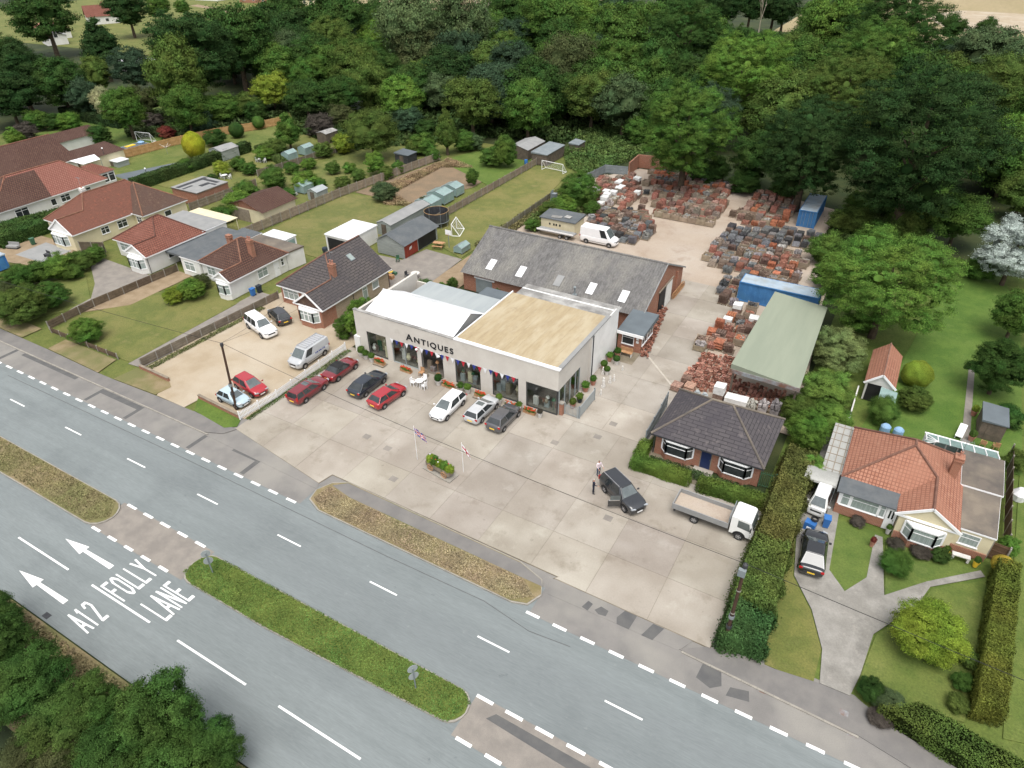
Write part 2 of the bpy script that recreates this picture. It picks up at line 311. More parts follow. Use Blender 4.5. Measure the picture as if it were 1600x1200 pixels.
class B:
    def __init__(s): s.v = []; s.f = []; s.m = []; s.u = []
    def poly(s, pts, m=0, uv=None):
        i = len(s.v); s.v += [tuple(p) for p in pts]; s.f.append(tuple(range(i, i+len(pts)))); s.m.append(m)
        if uv is None:                      # metres along and up the face
            p = [Vector(q) for q in pts]
            nrm = (p[1]-p[0]).cross(p[-1]-p[0])
            if nrm.length < 1e-9: nrm = Vector((0, 0, 1))
            nrm.normalize()
            a = Vector((0, 0, 1)).cross(nrm)
            if a.length < 1e-3: a = Vector((1, 0, 0))
            a.normalize(); bb = nrm.cross(a)
            uv = [(q.dot(a), q.dot(bb)) for q in p]
        s.u += list(uv); return s
    def box(s, x0, x1, y0, y1, z0, z1, m=0, mt=None):
        mt = m if mt is None else mt
        a = [(x0, y0, z0), (x1, y0, z0), (x1, y1, z0), (x0, y1, z0), (x0, y0, z1), (x1, y0, z1), (x1, y1, z1), (x0, y1, z1)]
        for q, mm in (((0, 3, 2, 1), m), ((4, 5, 6, 7), mt), ((0, 1, 5, 4), m), ((1, 2, 6, 5), m), ((2, 3, 7, 6), m), ((3, 0, 4, 7), m)):
            s.poly([a[k] for k in q], mm)
        return s
    def prism(s, pl, z0, z1, m=0, mt=None, bottom=True):
        """vertical extrusion of a plan polygon (counter-clockwise)"""
        ar = sum(pl[i][0]*pl[(i+1) % len(pl)][1]-pl[(i+1) % len(pl)][0]*pl[i][1] for i in range(len(pl)))
        if ar < 0: pl = list(reversed(pl))
        z1f = z1 if callable(z1) else (lambda x, y: z1)
        n = len(pl)
        for i in range(n):
            p, q = pl[i], pl[(i+1) % n]
            s.poly([(p[0], p[1], z0), (q[0], q[1], z0), (q[0], q[1], z1f(*q[:2])), (p[0], p[1], z1f(*p[:2]))], m)
        s.poly([(p[0], p[1], z1f(p[0], p[1])) for p in pl], m if mt is None else mt)
        if bottom: s.poly([(p[0], p[1], z0) for p in reversed(pl)], m)
        return s
    def obox(s, c, ax, ay, az, m=0):
        """box from a centre and three half-axis vectors"""
        c = Vector(c); ax, ay, az = Vector(ax), Vector(ay), Vector(az)
        a = [c+sx*ax+sy*ay+sz*az for sz in (-1, 1) for sx, sy in ((-1, -1), (1, -1), (1, 1), (-1, 1))]
        for q in ((0, 3, 2, 1), (4, 5, 6, 7), (0, 1, 5, 4), (1, 2, 6, 5), (2, 3, 7, 6), (3, 0, 4, 7)):
            s.poly([a[k] for k in q], m)
        return s
    def tube(s, p, q, r, n=8, m=0, r2=None, cap=True):
        p, q = Vector(p), Vector(q); r2 = r if r2 is None else r2
        d = (q-p).normalized(); a = d.orthogonal().normalized(); b = d.cross(a)
        A = [p+r*(math.cos(t)*a+math.sin(t)*b) for t in [2*math.pi*k/n for k in range(n)]]
        C = [q+r2*(math.cos(t)*a+math.sin(t)*b) for t in [2*math.pi*k/n for k in range(n)]]
        for k in range(n): s.poly([A[k], A[(k+1) % n], C[(k+1) % n], C[k]], m)
        if cap: s.poly(list(reversed(A)), m); s.poly(C, m)
        return s
    def lathe(s, prof, c=(0, 0, 0), n=10, m=0):
        for (r0, z0), (r1, z1) in zip(prof[:-1], prof[1:]):
            for k in range(n):
                t0, t1 = 2*math.pi*k/n, 2*math.pi*(k+1)/n
                P = lambda r, t, z: (c[0]+r*math.cos(t), c[1]+r*math.sin(t), c[2]+z)
                if r0 < 1e-4: s.poly([P(0, 0, z0), P(r1, t1, z1), P(r1, t0, z1)][::-1], m)
                elif r1 < 1e-4: s.poly([P(r0, t0, z0), P(r0, t1, z0), P(0, 0, z1)], m)
                else: s.poly([P(r0, t0, z0), P(r0, t1, z0), P(r1, t1, z1), P(r1, t0, z1)], m)
        return s
    def mesh(s, name, mats, off=(0, 0, 0), smooth=False, weld=False):
        me = bpy.data.meshes.new(name)
        me.from_pydata([(v[0]-off[0], v[1]-off[1], v[2]-off[2]) for v in s.v], [], s.f)
        if not isinstance(mats, (list, tuple)): mats = [mats]
        for x in mats: me.materials.append(MATS[x])
        me.polygons.foreach_set('material_index', s.m)
        uvl = me.uv_layers.new(name='UVMap')
        uvl.data.foreach_set('uv', [c for uv in s.u for c in uv])
        if weld:
            import bmesh
            bm = bmesh.new(); bm.from_mesh(me); bmesh.ops.remove_doubles(bm, verts=bm.verts, dist=1e-4)
            bm.to_mesh(me); bm.free()
        if smooth: me.polygons.foreach_set('use_smooth', [True]*len(me.polygons))
        me.update(); return me
    def build(s, name, mats, parent=None, loc=None, smooth=False, weld=False, local=False):
        """linked as one object; points are world metres unless local"""
        off = Vector((0, 0, 0))
        if not local:
            off = world_of(parent) if parent is not None else Vector(loc or (0, 0, 0))
        me = s.mesh(name, mats, off, smooth, weld)
        o = bpy.data.objects.new(name, me); col.objects.link(o)
        o.parent = parent
        if loc is not None and parent is None: o.location = loc
        elif loc is not None: o.location = loc
        return o

def tag(o, label, cat, group=None):
    o['label'] = label; o['category'] = cat
    if group: o['group'] = group
    return o
def struct(o): o['kind'] = 'structure'; return o
def thing(name, label, cat, loc=(0, 0, 0), rz=0.0, group=None):
    o = bpy.data.objects.new(name, None); col.objects.link(o)
    o.empty_display_size = 0.3
    o.location = loc; o.rotation_euler = (0, 0, rz)
    return tag(o, label, cat, group)
def inst(name, me, parent, loc=(0, 0, 0), rz=0.0, scale=None, color=None):
    o = bpy.data.objects.new(name, me); col.objects.link(o); o.parent = parent
    o.location = loc; o.rotation_euler = (0, 0, rz)
    if scale is not None: o.scale = scale if hasattr(scale, '__len__') else (scale,)*3
    if color: o.color = (*color[:3], 1)
    return o
def copy_tree(o, parent=None):
    c = o.copy(); col.objects.link(c); c.parent = parent
    for ch in list(o.children): copy_tree(ch, c)
    return c
def rect(x0, x1, y0, y1): return [(x0, y0), (x1, y0), (x1, y1), (x0, y1)]
def sheet(name, pl, z, m, parent=None, kind=True):
    o = B().prism(pl, z-0.05, z, 0).build(name, m, parent)
    if kind and parent is None: struct(o)
    return o
def pts(*pp, z=0.0): return [tuple(G(x, y, z)[:2]) for x, y in pp]
# ================================================================ the ground and the roads
sheet('ground', rect(-900, 500, -300, 1100), -0.12, 'undergrowth')
g0 = sheet('garden_ground', rect(-178, -49.5, 30.5, 124), -0.075, 'lawn'); g0.color = (.82, .92, .66, 1)
g0 = sheet('garden_ground', rect(-3.2, 60, 28, 104), -0.075, 'lawn'); g0.color = (.7, .95, .55, 1)
sheet('hardstanding', [(-62, 29.2), (12, 28.4), (6, 31.6), (-2.8, 31.6), (-14, 33), (-36, 33), (-50, 33)], -0.03, 'asphalt_old')
road = sheet('road', rect(-700, 160, 9.6, 29.4), -0.02, 'asphalt')
LZ = -0.012
for nm, x0, x1, y0, y1, mt in (('lay_by', -320, -36.6, 27.0, 29.42, 'asphalt_old'), ('lay_by', -14.7, 120, 26.9, 29.42, 'asphalt_old'),
                           ('crossing_surface', -49.6, -38.6, 16.75, 19.85, 'asphalt_brown'), ('crossing_surface', -14.6, 60, 17.0, 20.0, 'asphalt_brown')):
    B().box(x0, x1, y0, y1, LZ-0.004, LZ+0.002).build(nm, mt, road)
# painted lines, one sheet of paint each
def dash(name, x0, x1, y0, y1, parent=None, z=0.0): B().box(x0, x1, y0, y1, -0.02, z).build(name, 'paint', parent or road)
for k in range(-22, 3): dash('lane_line', -6.2+9.4*k-1.25, -6.2+9.4*k+1.25, 23.49, 23.61)
for k in range(-4, 5): dash('lane_line', -31.2-9.5*k-3.3, -31.2-9.5*k+3.3, 13.12, 13.26) if k != 3 and k != -4 else None
x = -132.0
while x < 12:
    if not (-35.9 < x < -15): dash('edge_line', x-0.52, x+0.52, 26.8, 27.02)
    x += 2.1
for k in range(5):
    dash('edge_line', -48.9+2.06*k-0.5, -48.9+2.06*k+0.5, 16.68, 16.9)
    dash('edge_line', -48.6+2.1*k-0.55, -48.6+2.1*k+0.55, 19.72, 19.94)
for k in range(8):
    dash('edge_line', -14.0+2.1*k-0.6, -14.0+2.1*k+0.6, 19.8, 20.02)
    dash('edge_line', -13.7+2.05*k-0.55, -13.7+2.05*k+0.55, 16.9, 17.12)
# road lettering: strokes in a 1 x 1 cell, text runs to +Y, tops of the letters point to -X
STROKE = {'A': [((0, 0), (.5, 1)), ((.5, 1), (1, 0)), ((.2, .32), (.8, .32))], '1': [((.5, 0), (.5, 1)), ((.5, 1), (.25, .84))],
          '2': [((.02, .8), (.2, .97)), ((.2, .97), (.8, .97)), ((.8, .97), (.95, .75)), ((.95, .75), (.05, .04)), ((0, .03), (1, .03))],
          'F': [((.08, 0), (.08, 1)), ((.08, .97), (1, .97)), ((.08, .55), (.8, .55))], 'O': [((.08, .2), (.08, .8)), ((.08, .8), (.35, .97)), ((.35, .97), (.65, .97)), ((.65, .97), (.92, .8)), ((.92, .8), (.92, .2)), ((.92, .2), (.65, .03)), ((.65, .03), (.35, .03)), ((.35, .03), (.08, .2))],
          'L': [((.1, 0), (.1, 1)), ((.1, .03), (1, .03))], 'Y': [((0, 1), (.5, .5)), ((1, 1), (.5, .5)), ((.5, .5), (.5, 0))],
          'N': [((.08, 0), (.08, 1)), ((.08, 1), (.92, 0)), ((.92, 0), (.92, 1))], 'E': [((.08, 0), (.08, 1)), ((.08, .97), (1, .97)), ((.08, .52), (.85, .52)), ((.08, .03), (1, .03))]}
def road_text(txt, ya, yb, xbase, xtop):
    n = len(txt); cw = (yb-ya)/n
    for i, ch in enumerate(txt):
        b = B(); w = cw*0.74 if ch != '1' else cw*0.6
        P = lambda a: Vector((xbase+(xtop-xbase)*a[1], ya+i*cw+0.13*cw+w*a[0], -0.004))
        for p, q in STROKE[ch]:
            p, q = P(p), P(q); d = (q-p).normalized(); s_ = Vector((-d.y, d.x, 0))
            hw = 0.055+0.09*abs(d.y); p = p-d*0.03; q = q+d*0.03
            b.obox((p+q)/2, (q-p)/2, s_*hw, (0, 0, 0.004+0.0004*(len(b.f) % 7)))
        b.build('road_letter', 'paint', road)
road_text('A12', 10.45, 12.15, -40.4, -43.0)
road_text('FOLLY', 13.35, 16.4, -40.6, -43.3)
road_text('LANE', 13.75, 16.3, -36.5, -39.3)
for ya in (11.3, 14.95):
    b = B()
    b.poly([(-50.1, ya, 0.0), (-47.6, ya-0.42, 0.0), (-47.6, ya+0.42, 0.0)]).poly([(-47.62, ya-0.13, 0.001), (-44.2, ya-0.2, 0.001), (-44.2, ya+0.2, 0.001), (-47.62, ya+0.13, 0.001)])
    b.build('road_arrow', 'paint', road)
# tar repairs and drain covers
def patch(pl, m='tar_patch', name='tar_repair', z=-0.006): B().prism(pl, z-0.01, z).build(name, m, road)
patch([(-80.8, 28.95), (-70.8, 28.95), (-70.8, 29.4), (-80.8, 29.4)])
patch([(-66.6, 27.2), (-66.15, 27.2), (-66.15, 28.75), (-60.3, 28.75), (-60.3, 27.2), (-59.85, 27.2), (-59.85, 29.35), (-66.6, 29.35)])
patch([(-51.1, 27.2), (-50.65, 27.2), (-50.6, 29.4), (-51.05, 29.4)]); patch([(-82.5, 27.2), (-82.0, 27.2), (-82, 29.4), (-82.5, 29.4)])
patch([(-47, 29), (-43.5, 29), (-43.5, 29.35), (-47, 29.35)]); patch([(-44.0, 27.2), (-43.5, 27.2), (-43.5, 28.98), (-44, 28.98)])
patch([(-13.3, 18.9), (-12.9, 19.45), (-2, 19.35), (3, 18.6), (-6, 18.6)], z=-0.001)
patch([(-3.0, 27.9), (-2.0, 27.6), (-1.4, 28.1), (-1.7, 29.1), (-2.9, 29.2)]); patch([(-1.0, 27.6), (0.4, 27.9), (0.2, 28.6), (-0.9, 28.3)])
patch([(-27, 26.05), (-18, 26.2), (-14, 25.6), (-11, 25.9), (-11, 25.94), (-14, 25.64), (-18, 26.24), (-27, 26.09)], 'tar_patch', 'road_seam'); patch([(-78, 25.9), (-50, 26.1), (-27, 26.05), (-27, 26.09), (-50, 26.14), (-78, 25.94)], 'tar_patch', 'road_seam')
B().box(-44.6, -44.0, 9.75, 10.15, -0.02, -0.005).build('drain_grate', 'metal_dark', road)
for x_, y_ in ((1.0, 29.1), (6.2, 28.9), (5.6, 30.0)): B().box(x_-.25, x_+.25, y_-.2, y_+.2, -0.02, 0.054 if y_ > 29.5 else -0.004).build('drain_cover', 'rust', road)

# raised islands: kerb ring + planting
def island(name, pl, m, h=0.1, color=None, kerb=0.09):
    cx = sum(p[0] for p in pl)/len(pl); cy = sum(p[1] for p in pl)/len(pl)
    def shrink(p):
        d = Vector((cx-p[0], cy-p[1])); sx = kerb*(1 if d.x > 0 else -1) if abs(d.x) > kerb else 0; sy = kerb*(1 if d.y > 0 else -1)
        return (p[0]+sx, p[1]+sy)
    base = struct(B().prism(pl, -0.1, h).build(name, 'kerb'))
    t = B().prism([shrink(p) for p in pl], -0.05, h+0.025).build('turf', m, base)
    if color: t.color = (*color, 1)
    return base
GREEN = (0.72, 1.0, 0.55)
def arc(cx, cy, rx, ry, a0, a1, n=8): return [(cx+rx*math.cos(R(a0+(a1-a0)*k/n)), cy+ry*math.sin(R(a0+(a1-a0)*k/n))) for k in range(n+1)]
island('central_reservation', [(-320, 16.75)] + arc(-50.3, 18.2, 1.5, 1.45, -90, 90) + [(-320, 19.65)], 'dry_grass')
island('central_reservation', arc(-15.6, 18.6, 1.1, 1.2, -90, 90) + [(-36.5, 19.6)] + arc(-38.0, 18.2, 1.1, 1.4, 90, 270) + [(-30, 16.8)], 'lawn', color=(0.8, 1.0, 0.58))
isl = island('forecourt_island', [(-34.7, 27.1), (-16.2, 27.05), (-15.1, 27.4), (-14.6, 28.6), (-15.2, 29.9), (-17.4, 30.6), (-24.8, 30.75), (-34.7, 30.95), (-35.9, 30.2), (-36.5, 28.8), (-36.2, 27.7)], 'dry_grass')
B().prism([(-35.6, 29.9), (-33.3, 29.5), (-16.4, 29.3), (-14.9, 29.3), (-15.3, 29.8), (-17.4, 30.45), (-24.8, 30.6), (-34.6, 30.78)], 0.1, 0.132).build('path_strip', 'footway', isl)
# footways with a kerb edge
def footway(pl): 
    o = sheet('pavement', pl, 0.05, 'footway')
    return o
fw1 = footway([(-320, 29.55), (-51.5, 29.55), (-49.6, 30.3), (-49.0, 31.4), (-60.8, 31.2), (-67.0, 30.95), (-69.8, 30.9), (-79.4, 31.1), (-320, 31.1)])
fw2 = footway([(-4.6, 29.3), (1.5, 29.05), (6.5, 28.95), (14, 27.6), (60, 20), (60, 22), (14, 29.6), (9.7, 30.2), (6.2, 31.35), (3.9, 31.3), (-3.1, 30.35)])
for k in range(60):
    x0 = -130+k*1.32
    if x0 < -52: B().box(x0, x0+1.3, 29.42, 29.56, -0.06, 0.062).build('kerb_stone', 'kerb', fw1)
for k in range(11):
    x0 = -4.4+k*1.0; y0 = 29.2-0.032*k
    B().prism([(x0, y0-0.08), (x0+0.98, y0-0.11), (x0+0.98, y0+0.03), (x0, y0+0.06)], -0.06, 0.062).build('kerb_stone', 'kerb', fw2)
# verges
def verge(pl, m='dry_grass', z=0.06, color=None, name='verge'):
    o = sheet(name, pl, z, m); o.color = (*(color or (1, 1, 1)), 1); return o
verge([(-79.4, 31.2), (-79.5, 33.4), (-70.4, 33.5), (-69.8, 30.95)]); verge([(-67.2, 31.0), (-66.9, 33.6), (-61.6, 33.6), (-60.5, 33.0), (-60.8, 31.3)])
verge([(-56.4, 33.0), (-49.8, 32.6), (-49.3, 31.7), (-50.2, 30.95), (-55.0, 31.4)], 'lawn', color=(0.6, 0.95, 0.45))
verge([(-320, 31.2), (-84.5, 31.2), (-84.5, 33.5), (-320, 33.5)]); verge([(-320, 4), (40, 4), (40, 9.5), (-320, 9.5)], 'dry_grass', 0.02)
# forecourt and lane of concrete slabs, each its own piece in an earthy joint bed
court = sheet('forecourt', [(-49.2, 31.4), (-36.9, 29.6), (-36.6, 31.0), (-14.4, 30.7), (-14.6, 30.45), (-2.8, 30.35), (-2.7, 46), (-14.0, 48.3), (-14.0, 82.5), (-22.6, 82.5), (-22.6, 61), (-23.5, 49), (-49.4, 48.3)], 0.012, 'joint')
def clip(pl, axis, v, keep_less):
    out = []
    for i in range(len(pl)):
        p, q = pl[i], pl[(i+1) % len(pl)]
        a, c = (p[axis] <= v) == keep_less or p[axis] == v, (q[axis] <= v) == keep_less or q[axis] == v
        if a: out.append(p)
        if a != c:
            t = (v-p[axis])/(q[axis]-p[axis]); out.append((p[0]+t*(q[0]-p[0]), p[1]+t*(q[1]-p[1])))
    return out
def slabs(area, xs, ys, z=0.03):
    for i in range(len(xs)-1):
        for j in range(len(ys)-1):
            pl = area
            for ax, v, less in ((0, xs[i]+.012, False), (0, xs[i+1]-.012, True), (1, ys[j]+.012, False), (1, ys[j+1]-.012, True)):
                pl = clip(pl, ax, v, less)
                if len(pl) < 3: break
            if len(pl) < 3: continue
            g = rnd.uniform(0.9, 1.05)
            o = B().prism(pl, 0.0, z+rnd.uniform(-.004, .004)).build('concrete_slab', 'concrete', court)
            o.color = (g, g*rnd.uniform(0.985, 1.005), g*rnd.uniform(0.96, 1.0), 1)
slabs([(-49.2, 31.4), (-36.95, 29.65), (-36.65, 31.05), (-14.3, 30.75), (-14.5, 30.5), (-2.85, 30.4), (-2.75, 46.0), (-14.0, 44.5), (-14.0, 48.2), (-49.3, 48.2)],
      [-50, -44.9, -40.2, -35.5, -30.8, -26.1, -21.4, -16.7, -12.0, -7.3, -2], [29, 34.6, 38.9, 43.6, 48.2])
slabs([(-23.2, 48.22), (-14.1, 48.22), (-14.1, 82.4), (-22.5, 82.4), (-22.5, 66), (-20.3, 66), (-20.3, 60), (-23.2, 60)], [-24, -18.6, -13.9], [48.2, 53, 58, 63, 68, 73, 78, 83])
for x_, y_ in ((-37.4, 36.6), (-34.6, 36.2), (-18.5, 47.1), (-18.0, 49.6), (-21.6, 44.4), (-31.6, 33.2), (-13.5, 38.0)):
    B().box(x_-.35, x_+.35, y_-.3, y_+.3, 0.0, 0.037).build('manhole_cover', 'asphalt_brown', court)
b = B()
b.prism([(-19.35, 62.3), (-19.15, 62.4), (-14.6, 57.9), (-14.75, 57.75)], 0.02, 0.038); b.build('painted_line', 'faded_paint', court)
for pl in ([(-11.5, 29.9), (-11.1, 29.8), (-11.2, 29.1), (-11.7, 29.2)], [(-10.8, 29.4), (-10.5, 29.9), (-9.9, 29.8), (-9.9, 29.3), (-10.4, 29.2)], [(-8.9, 30.4), (-8.0, 30.4), (-8.1, 29.1), (-9.0, 29.1), (-9.2, 29.6)], [(-6.8, 30.35), (-6.0, 30.35), (-6.4, 29.1), (-7.2, 29.1)]): patch(pl, z=0.008)
apron = B().prism([(-36.6, 29.0), (-36.9, 29.6), (-49.0, 31.4), (-49.4, 30.0), (-51.0, 29.35)], -0.05, 0.004).build('apron', 'asphalt_old', road)
B().prism([(-14.4, 29.0), (-4.6, 29.2), (-4.0, 30.38), (-14.5, 30.46)], -0.05, 0.006).build('apron', 'asphalt_old', road)
sheet('yard', [(-50.5, 82.3), (-22.6, 82.3), (-22.6, 82.4), (-14.0, 82.4), (-14.0, 56), (-2.5, 56), (-5, 84), (-6, 110), (-9, 118), (-26, 123), (-44, 123), (-50.5, 112)], 0.02, 'yard_ground')
sheet('gravel_lot', [(-66.2, 33.6), (-61.5, 33.2), (-60.6, 31.3), (-56.4, 31.3), (-56.2, 33.0), (-49.6, 32.9), (-49.2, 51.5), (-53.5, 52.5), (-66.2, 56)], 0.03, 'gravel')
sheet('path', [(-50.6, 60.5), (-46.8, 63), (-46.5, 83), (-51, 83), (-51, 66)], 0.01, 'dirt'); 
sheet('path', [(-61.5, 61.5), (-50.6, 60.6), (-51.2, 73.8), (-57.6, 74.2), (-58.5, 69.6), (-66, 69), (-66, 63)], 0.025, 'asphalt_brown')
# lawns of the gardens
def lawn(pl, c=(1, 1, 1), z=0.0, m='lawn'):
    o = sheet('lawn', pl, z, m); o.color = (*c, 1); return o
lawn([(-82.9, 34.0), (-70.6, 33.95), (-68.6, 34.0), (-68.9, 49.6), (-72.5, 49.3), (-82, 46)], (0.98, 1.0, 0.85))
sheet('path', [(-68.55, 33.7), (-66.5, 33.9), (-65.7, 53), (-69, 53), (-69, 49.8), (-68.8, 49)], 0.01, 'asphalt_brown')
sheet('path', [(-84.0, 38.5), (-80.5, 42.5), (-80.5, 52), (-85.5, 52)], 0.015, 'dirt')
lawn([(-97.5, 33.7), (-88, 34.0), (-86, 38), (-86.4, 41), (-93.5, 45), (-98, 44)], (0.9, 1.02, 0.8))
sheet('driveway', [(-84.4, 34.2), (-86.2, 38.4), (-86.6, 41.2), (-90, 44), (-95.4, 47.0), (-96.6, 49.6), (-89.8, 49.4), (-84.6, 49.2)], 0.012, 'asphalt_brown')
sheet('driveway', [(-100.5, 44), (-118, 39.5), (-118, 50), (-108, 50.3), (-101, 50)], 0.012, 'dirt')
sheet('patio', [(-103, 44.5), (-109, 44.2), (-109.4, 49), (-103, 49)], 0.02, 'light_felt')
lawn([(-83.6, 64.5), (-66, 64.5), (-65.5, 72), (-70.5, 87.5), (-83, 87)], (1.02, 1.0, 0.95), 0.004)           # behind the brick bungalow
lawn([(-82.8, 88), (-70.2, 87.6), (-66, 100), (-66.5, 108), (-79.5, 112)], (1, 1, 1), 0.0, 'soil_brown')         # dug vegetable plot
lawn([(-79.8, 109.5), (-66.4, 103), (-62.6, 101), (-62.4, 118), (-66, 122), (-76, 122.5)], (0.68, 1.0, 0.55), 0.006)
lawn([(-62.0, 78.5), (-51.5, 74), (-51.4, 96), (-54.4, 113.4), (-59.5, 117), (-61.9, 115)], (1.08, 1.05, 0.95), 0.008)
lawn([(-101, 66.5), (-84.5, 64.8), (-83.5, 88), (-80.5, 108), (-89, 121), (-98, 112), (-100.5, 88)], (0.95, 1.0, 0.85), 0.002)
lawn([(-135.8, 74), (-117.5, 72), (-118, 98), (-119, 122), (-135.6, 121)], (0.85, 1.0, 0.75), 0.002)
lawn([(-117, 74), (-101.5, 74), (-101.5, 104), (-117, 112)], (1.0, 1.03, 0.85), 0.004)
lawn([(-172, 80), (-137.5, 72), (-137.5, 118), (-172, 112)], (0.62, 0.9, 0.5), 0.002)
sheet('patio', [(-129, 73.6), (-119.5, 72.6), (-118.5, 84), (-124, 87), (-126, 82)], 0.02, 'slate_felt')
lawn([(-0.2, 33.6), (0.6, 31.0), (3.6, 31.0), (3.6, 34.0), (2.4, 36.8), (0.7, 39.3), (-0.2, 44.6)], (0.98, 1.0, 0.8), 0.004)
lawn([(2.9, 41.0), (4.25, 39.6), (5.4, 41.6), (5.8, 46.9), (2.6, 47)], (0.72, 1.0, 0.62), 0.004)
lawn([(6.75, 40.8), (9.2, 43.4), (12.7, 46.4), (6.7, 47.0), (6.2, 46.5)], (0.75, 1.0, 0.65), 0.004)
lawn([(6.1, 33.0), (6.6, 36.9), (8.9, 40.8), (9.6, 43.0), (13.0, 45.8), (12.0, 33.0), (7, 31.6)], (0.8, 1.0, 0.66), 0.004)
lawn([(14.0, 33), (40, 40), (40, 60), (15.3, 60)], (0.75, 1.0, 0.6), 0.004)
lawn([(2.5, 60), (15.5, 60), (16, 92), (14, 104), (8, 100), (5.2, 78)], (0.6, 1.0, 0.5), 0.004)
drv = sheet('driveway', [(-0.15, 45.0), (0.75, 39.4), (2.45, 36.9), (3.65, 34.0), (3.95, 31.35), (5.75, 31.4), (6.1, 33.2), (6.45, 36.9), (8.8, 40.9), (9.5, 43.15), (12.9, 46.1), (12.6, 46.6), (9.2, 43.5), (6.7, 40.7), (5.95, 46.6), (5.4, 46.6), (5.4, 41.8), (4.2, 39.7), (2.9, 41.2), (2.6, 47.2), (2.0, 60), (-0.1, 60)], 0.03, 'drive_concrete')
sheet('path', [(10.75, 61.5), (11.45, 61.5), (11.55, 77), (11.0, 77)], 0.02, 'asphalt_brown')
# fields beyond the wood
sheet('field', [tuple(G(*q)[:2]) for q in ((1445, 24), (1500, 16), (1640, 24), (1640, 52), (1480, 46))], -0.02, 'gravel')
sheet('field', [(-60, 300), (420, 250), (420, 800), (-60, 800)], -0.05, 'field')
sheet('field', [(-420, 290), (-150, 300), (-150, 700), (-420, 700)], -0.05, 'field')
f = sheet('meadow', [(-420, 150), (-225, 160), (-175, 215), (-200, 290), (-420, 290)], -0.06, 'lawn'); f.color = (0.95, 1.0, 0.8, 1)
# ================================================================ building helpers
def facemap(face, pos):
    """plan direction along a wall seen from outside and its outward normal"""
    return {'S': (Vector((1, 0, 0)), Vector((0, -1, 0)), lambda a, z, o: Vector((a, pos-o, z))),
            'E': (Vector((0, 1, 0)), Vector((1, 0, 0)), lambda a, z, o: Vector((pos+o, a, z))),
            'N': (Vector((-1, 0, 0)), Vector((0, 1, 0)), lambda a, z, o: Vector((a, pos+o, z))),
            'W': (Vector((0, -1, 0)), Vector((-1, 0, 0)), lambda a, z, o: Vector((pos-o, a, z)))}[face]
def wbox(b, face, pos, a0, a1, z0, z1, o0, o1, m=0):
    _, _, P = facemap(face, pos)
    p, q = P(a0, z0, o0), P(a1, z1, o1)
    b.box(min(p.x, q.x), max(p.x, q.x), min(p.y, q.y), max(p.y, q.y), min(p.z, q.z), max(p.z, q.z), m)
def win(root, face, a0, a1, z0, z1, pos, mull=1, glass='glass_dark', transom=True, frame='upvc', name='window', label=None, fw=0.07):
    b = B(); o0, o1 = -0.02, 0.045
    wbox(b, face, pos, a0, a1, z0, z0+fw, o0, o1); wbox(b, face, pos, a0, a1, z1-fw, z1, o0, o1)
    wbox(b, face, pos, a0, a0+fw, z0+fw, z1-fw, o0, o1); wbox(b, face, pos, a1-fw, a1, z0+fw, z1-fw, o0, o1)
    for k in range(mull):
        c = a0+(a1-a0)*(k+1)/(mull+1); wbox(b, face, pos, c-.03, c+.03, z0+fw, z1-fw, o0, o1-.004)
    if transom: wbox(b, face, pos, a0+fw, a1-fw, z1-fw-.38, z1-fw-.33, o0, o1-.008)
    wbox(b, face, pos, a0-.05, a1+.05, z0-.06, z0-.002, -0.02, 0.09)
    w = b.build(name, frame, root)
    if label: w['label'] = label
    g = B(); wbox(g, face, pos, a0+fw, a1-fw, z0+fw, z1-fw, -0.02, 0.02); g.build('pane', glass, w)
    return w
def door(root, face, a0, a1, z0, z1, pos, m, frame='upvc', label=None, handle=True):
    b = B(); fw = .07
    wbox(b, face, pos, a0, a0+fw, z0, z1, -.02, .05); wbox(b, face, pos, a1-fw, a1, z0, z1, -.02, .05); wbox(b, face, pos, a0+fw, a1-fw, z1-fw, z1, -.02, .05)
    d = b.build('door_frame', frame, root)
    g = B(); wbox(g, face, pos, a0+fw, a1-fw, z0, z1-fw, -.02, .025)
    for k in (0, 1):
        wbox(g, face, pos, a0+fw+.12, a1-fw-.12, z0+.2+k*.95, z0+.95+k*.85, .025, .035)
    dd = g.build('door', m, root)
    if label: dd['label'] = label
    if handle:
        h = B(); wbox(h, face, pos, a1-fw-.12, a1-fw-.06, z0+1.0, z0+1.12, .036, .075); h.build('handle', 'chrome', dd)
    return dd
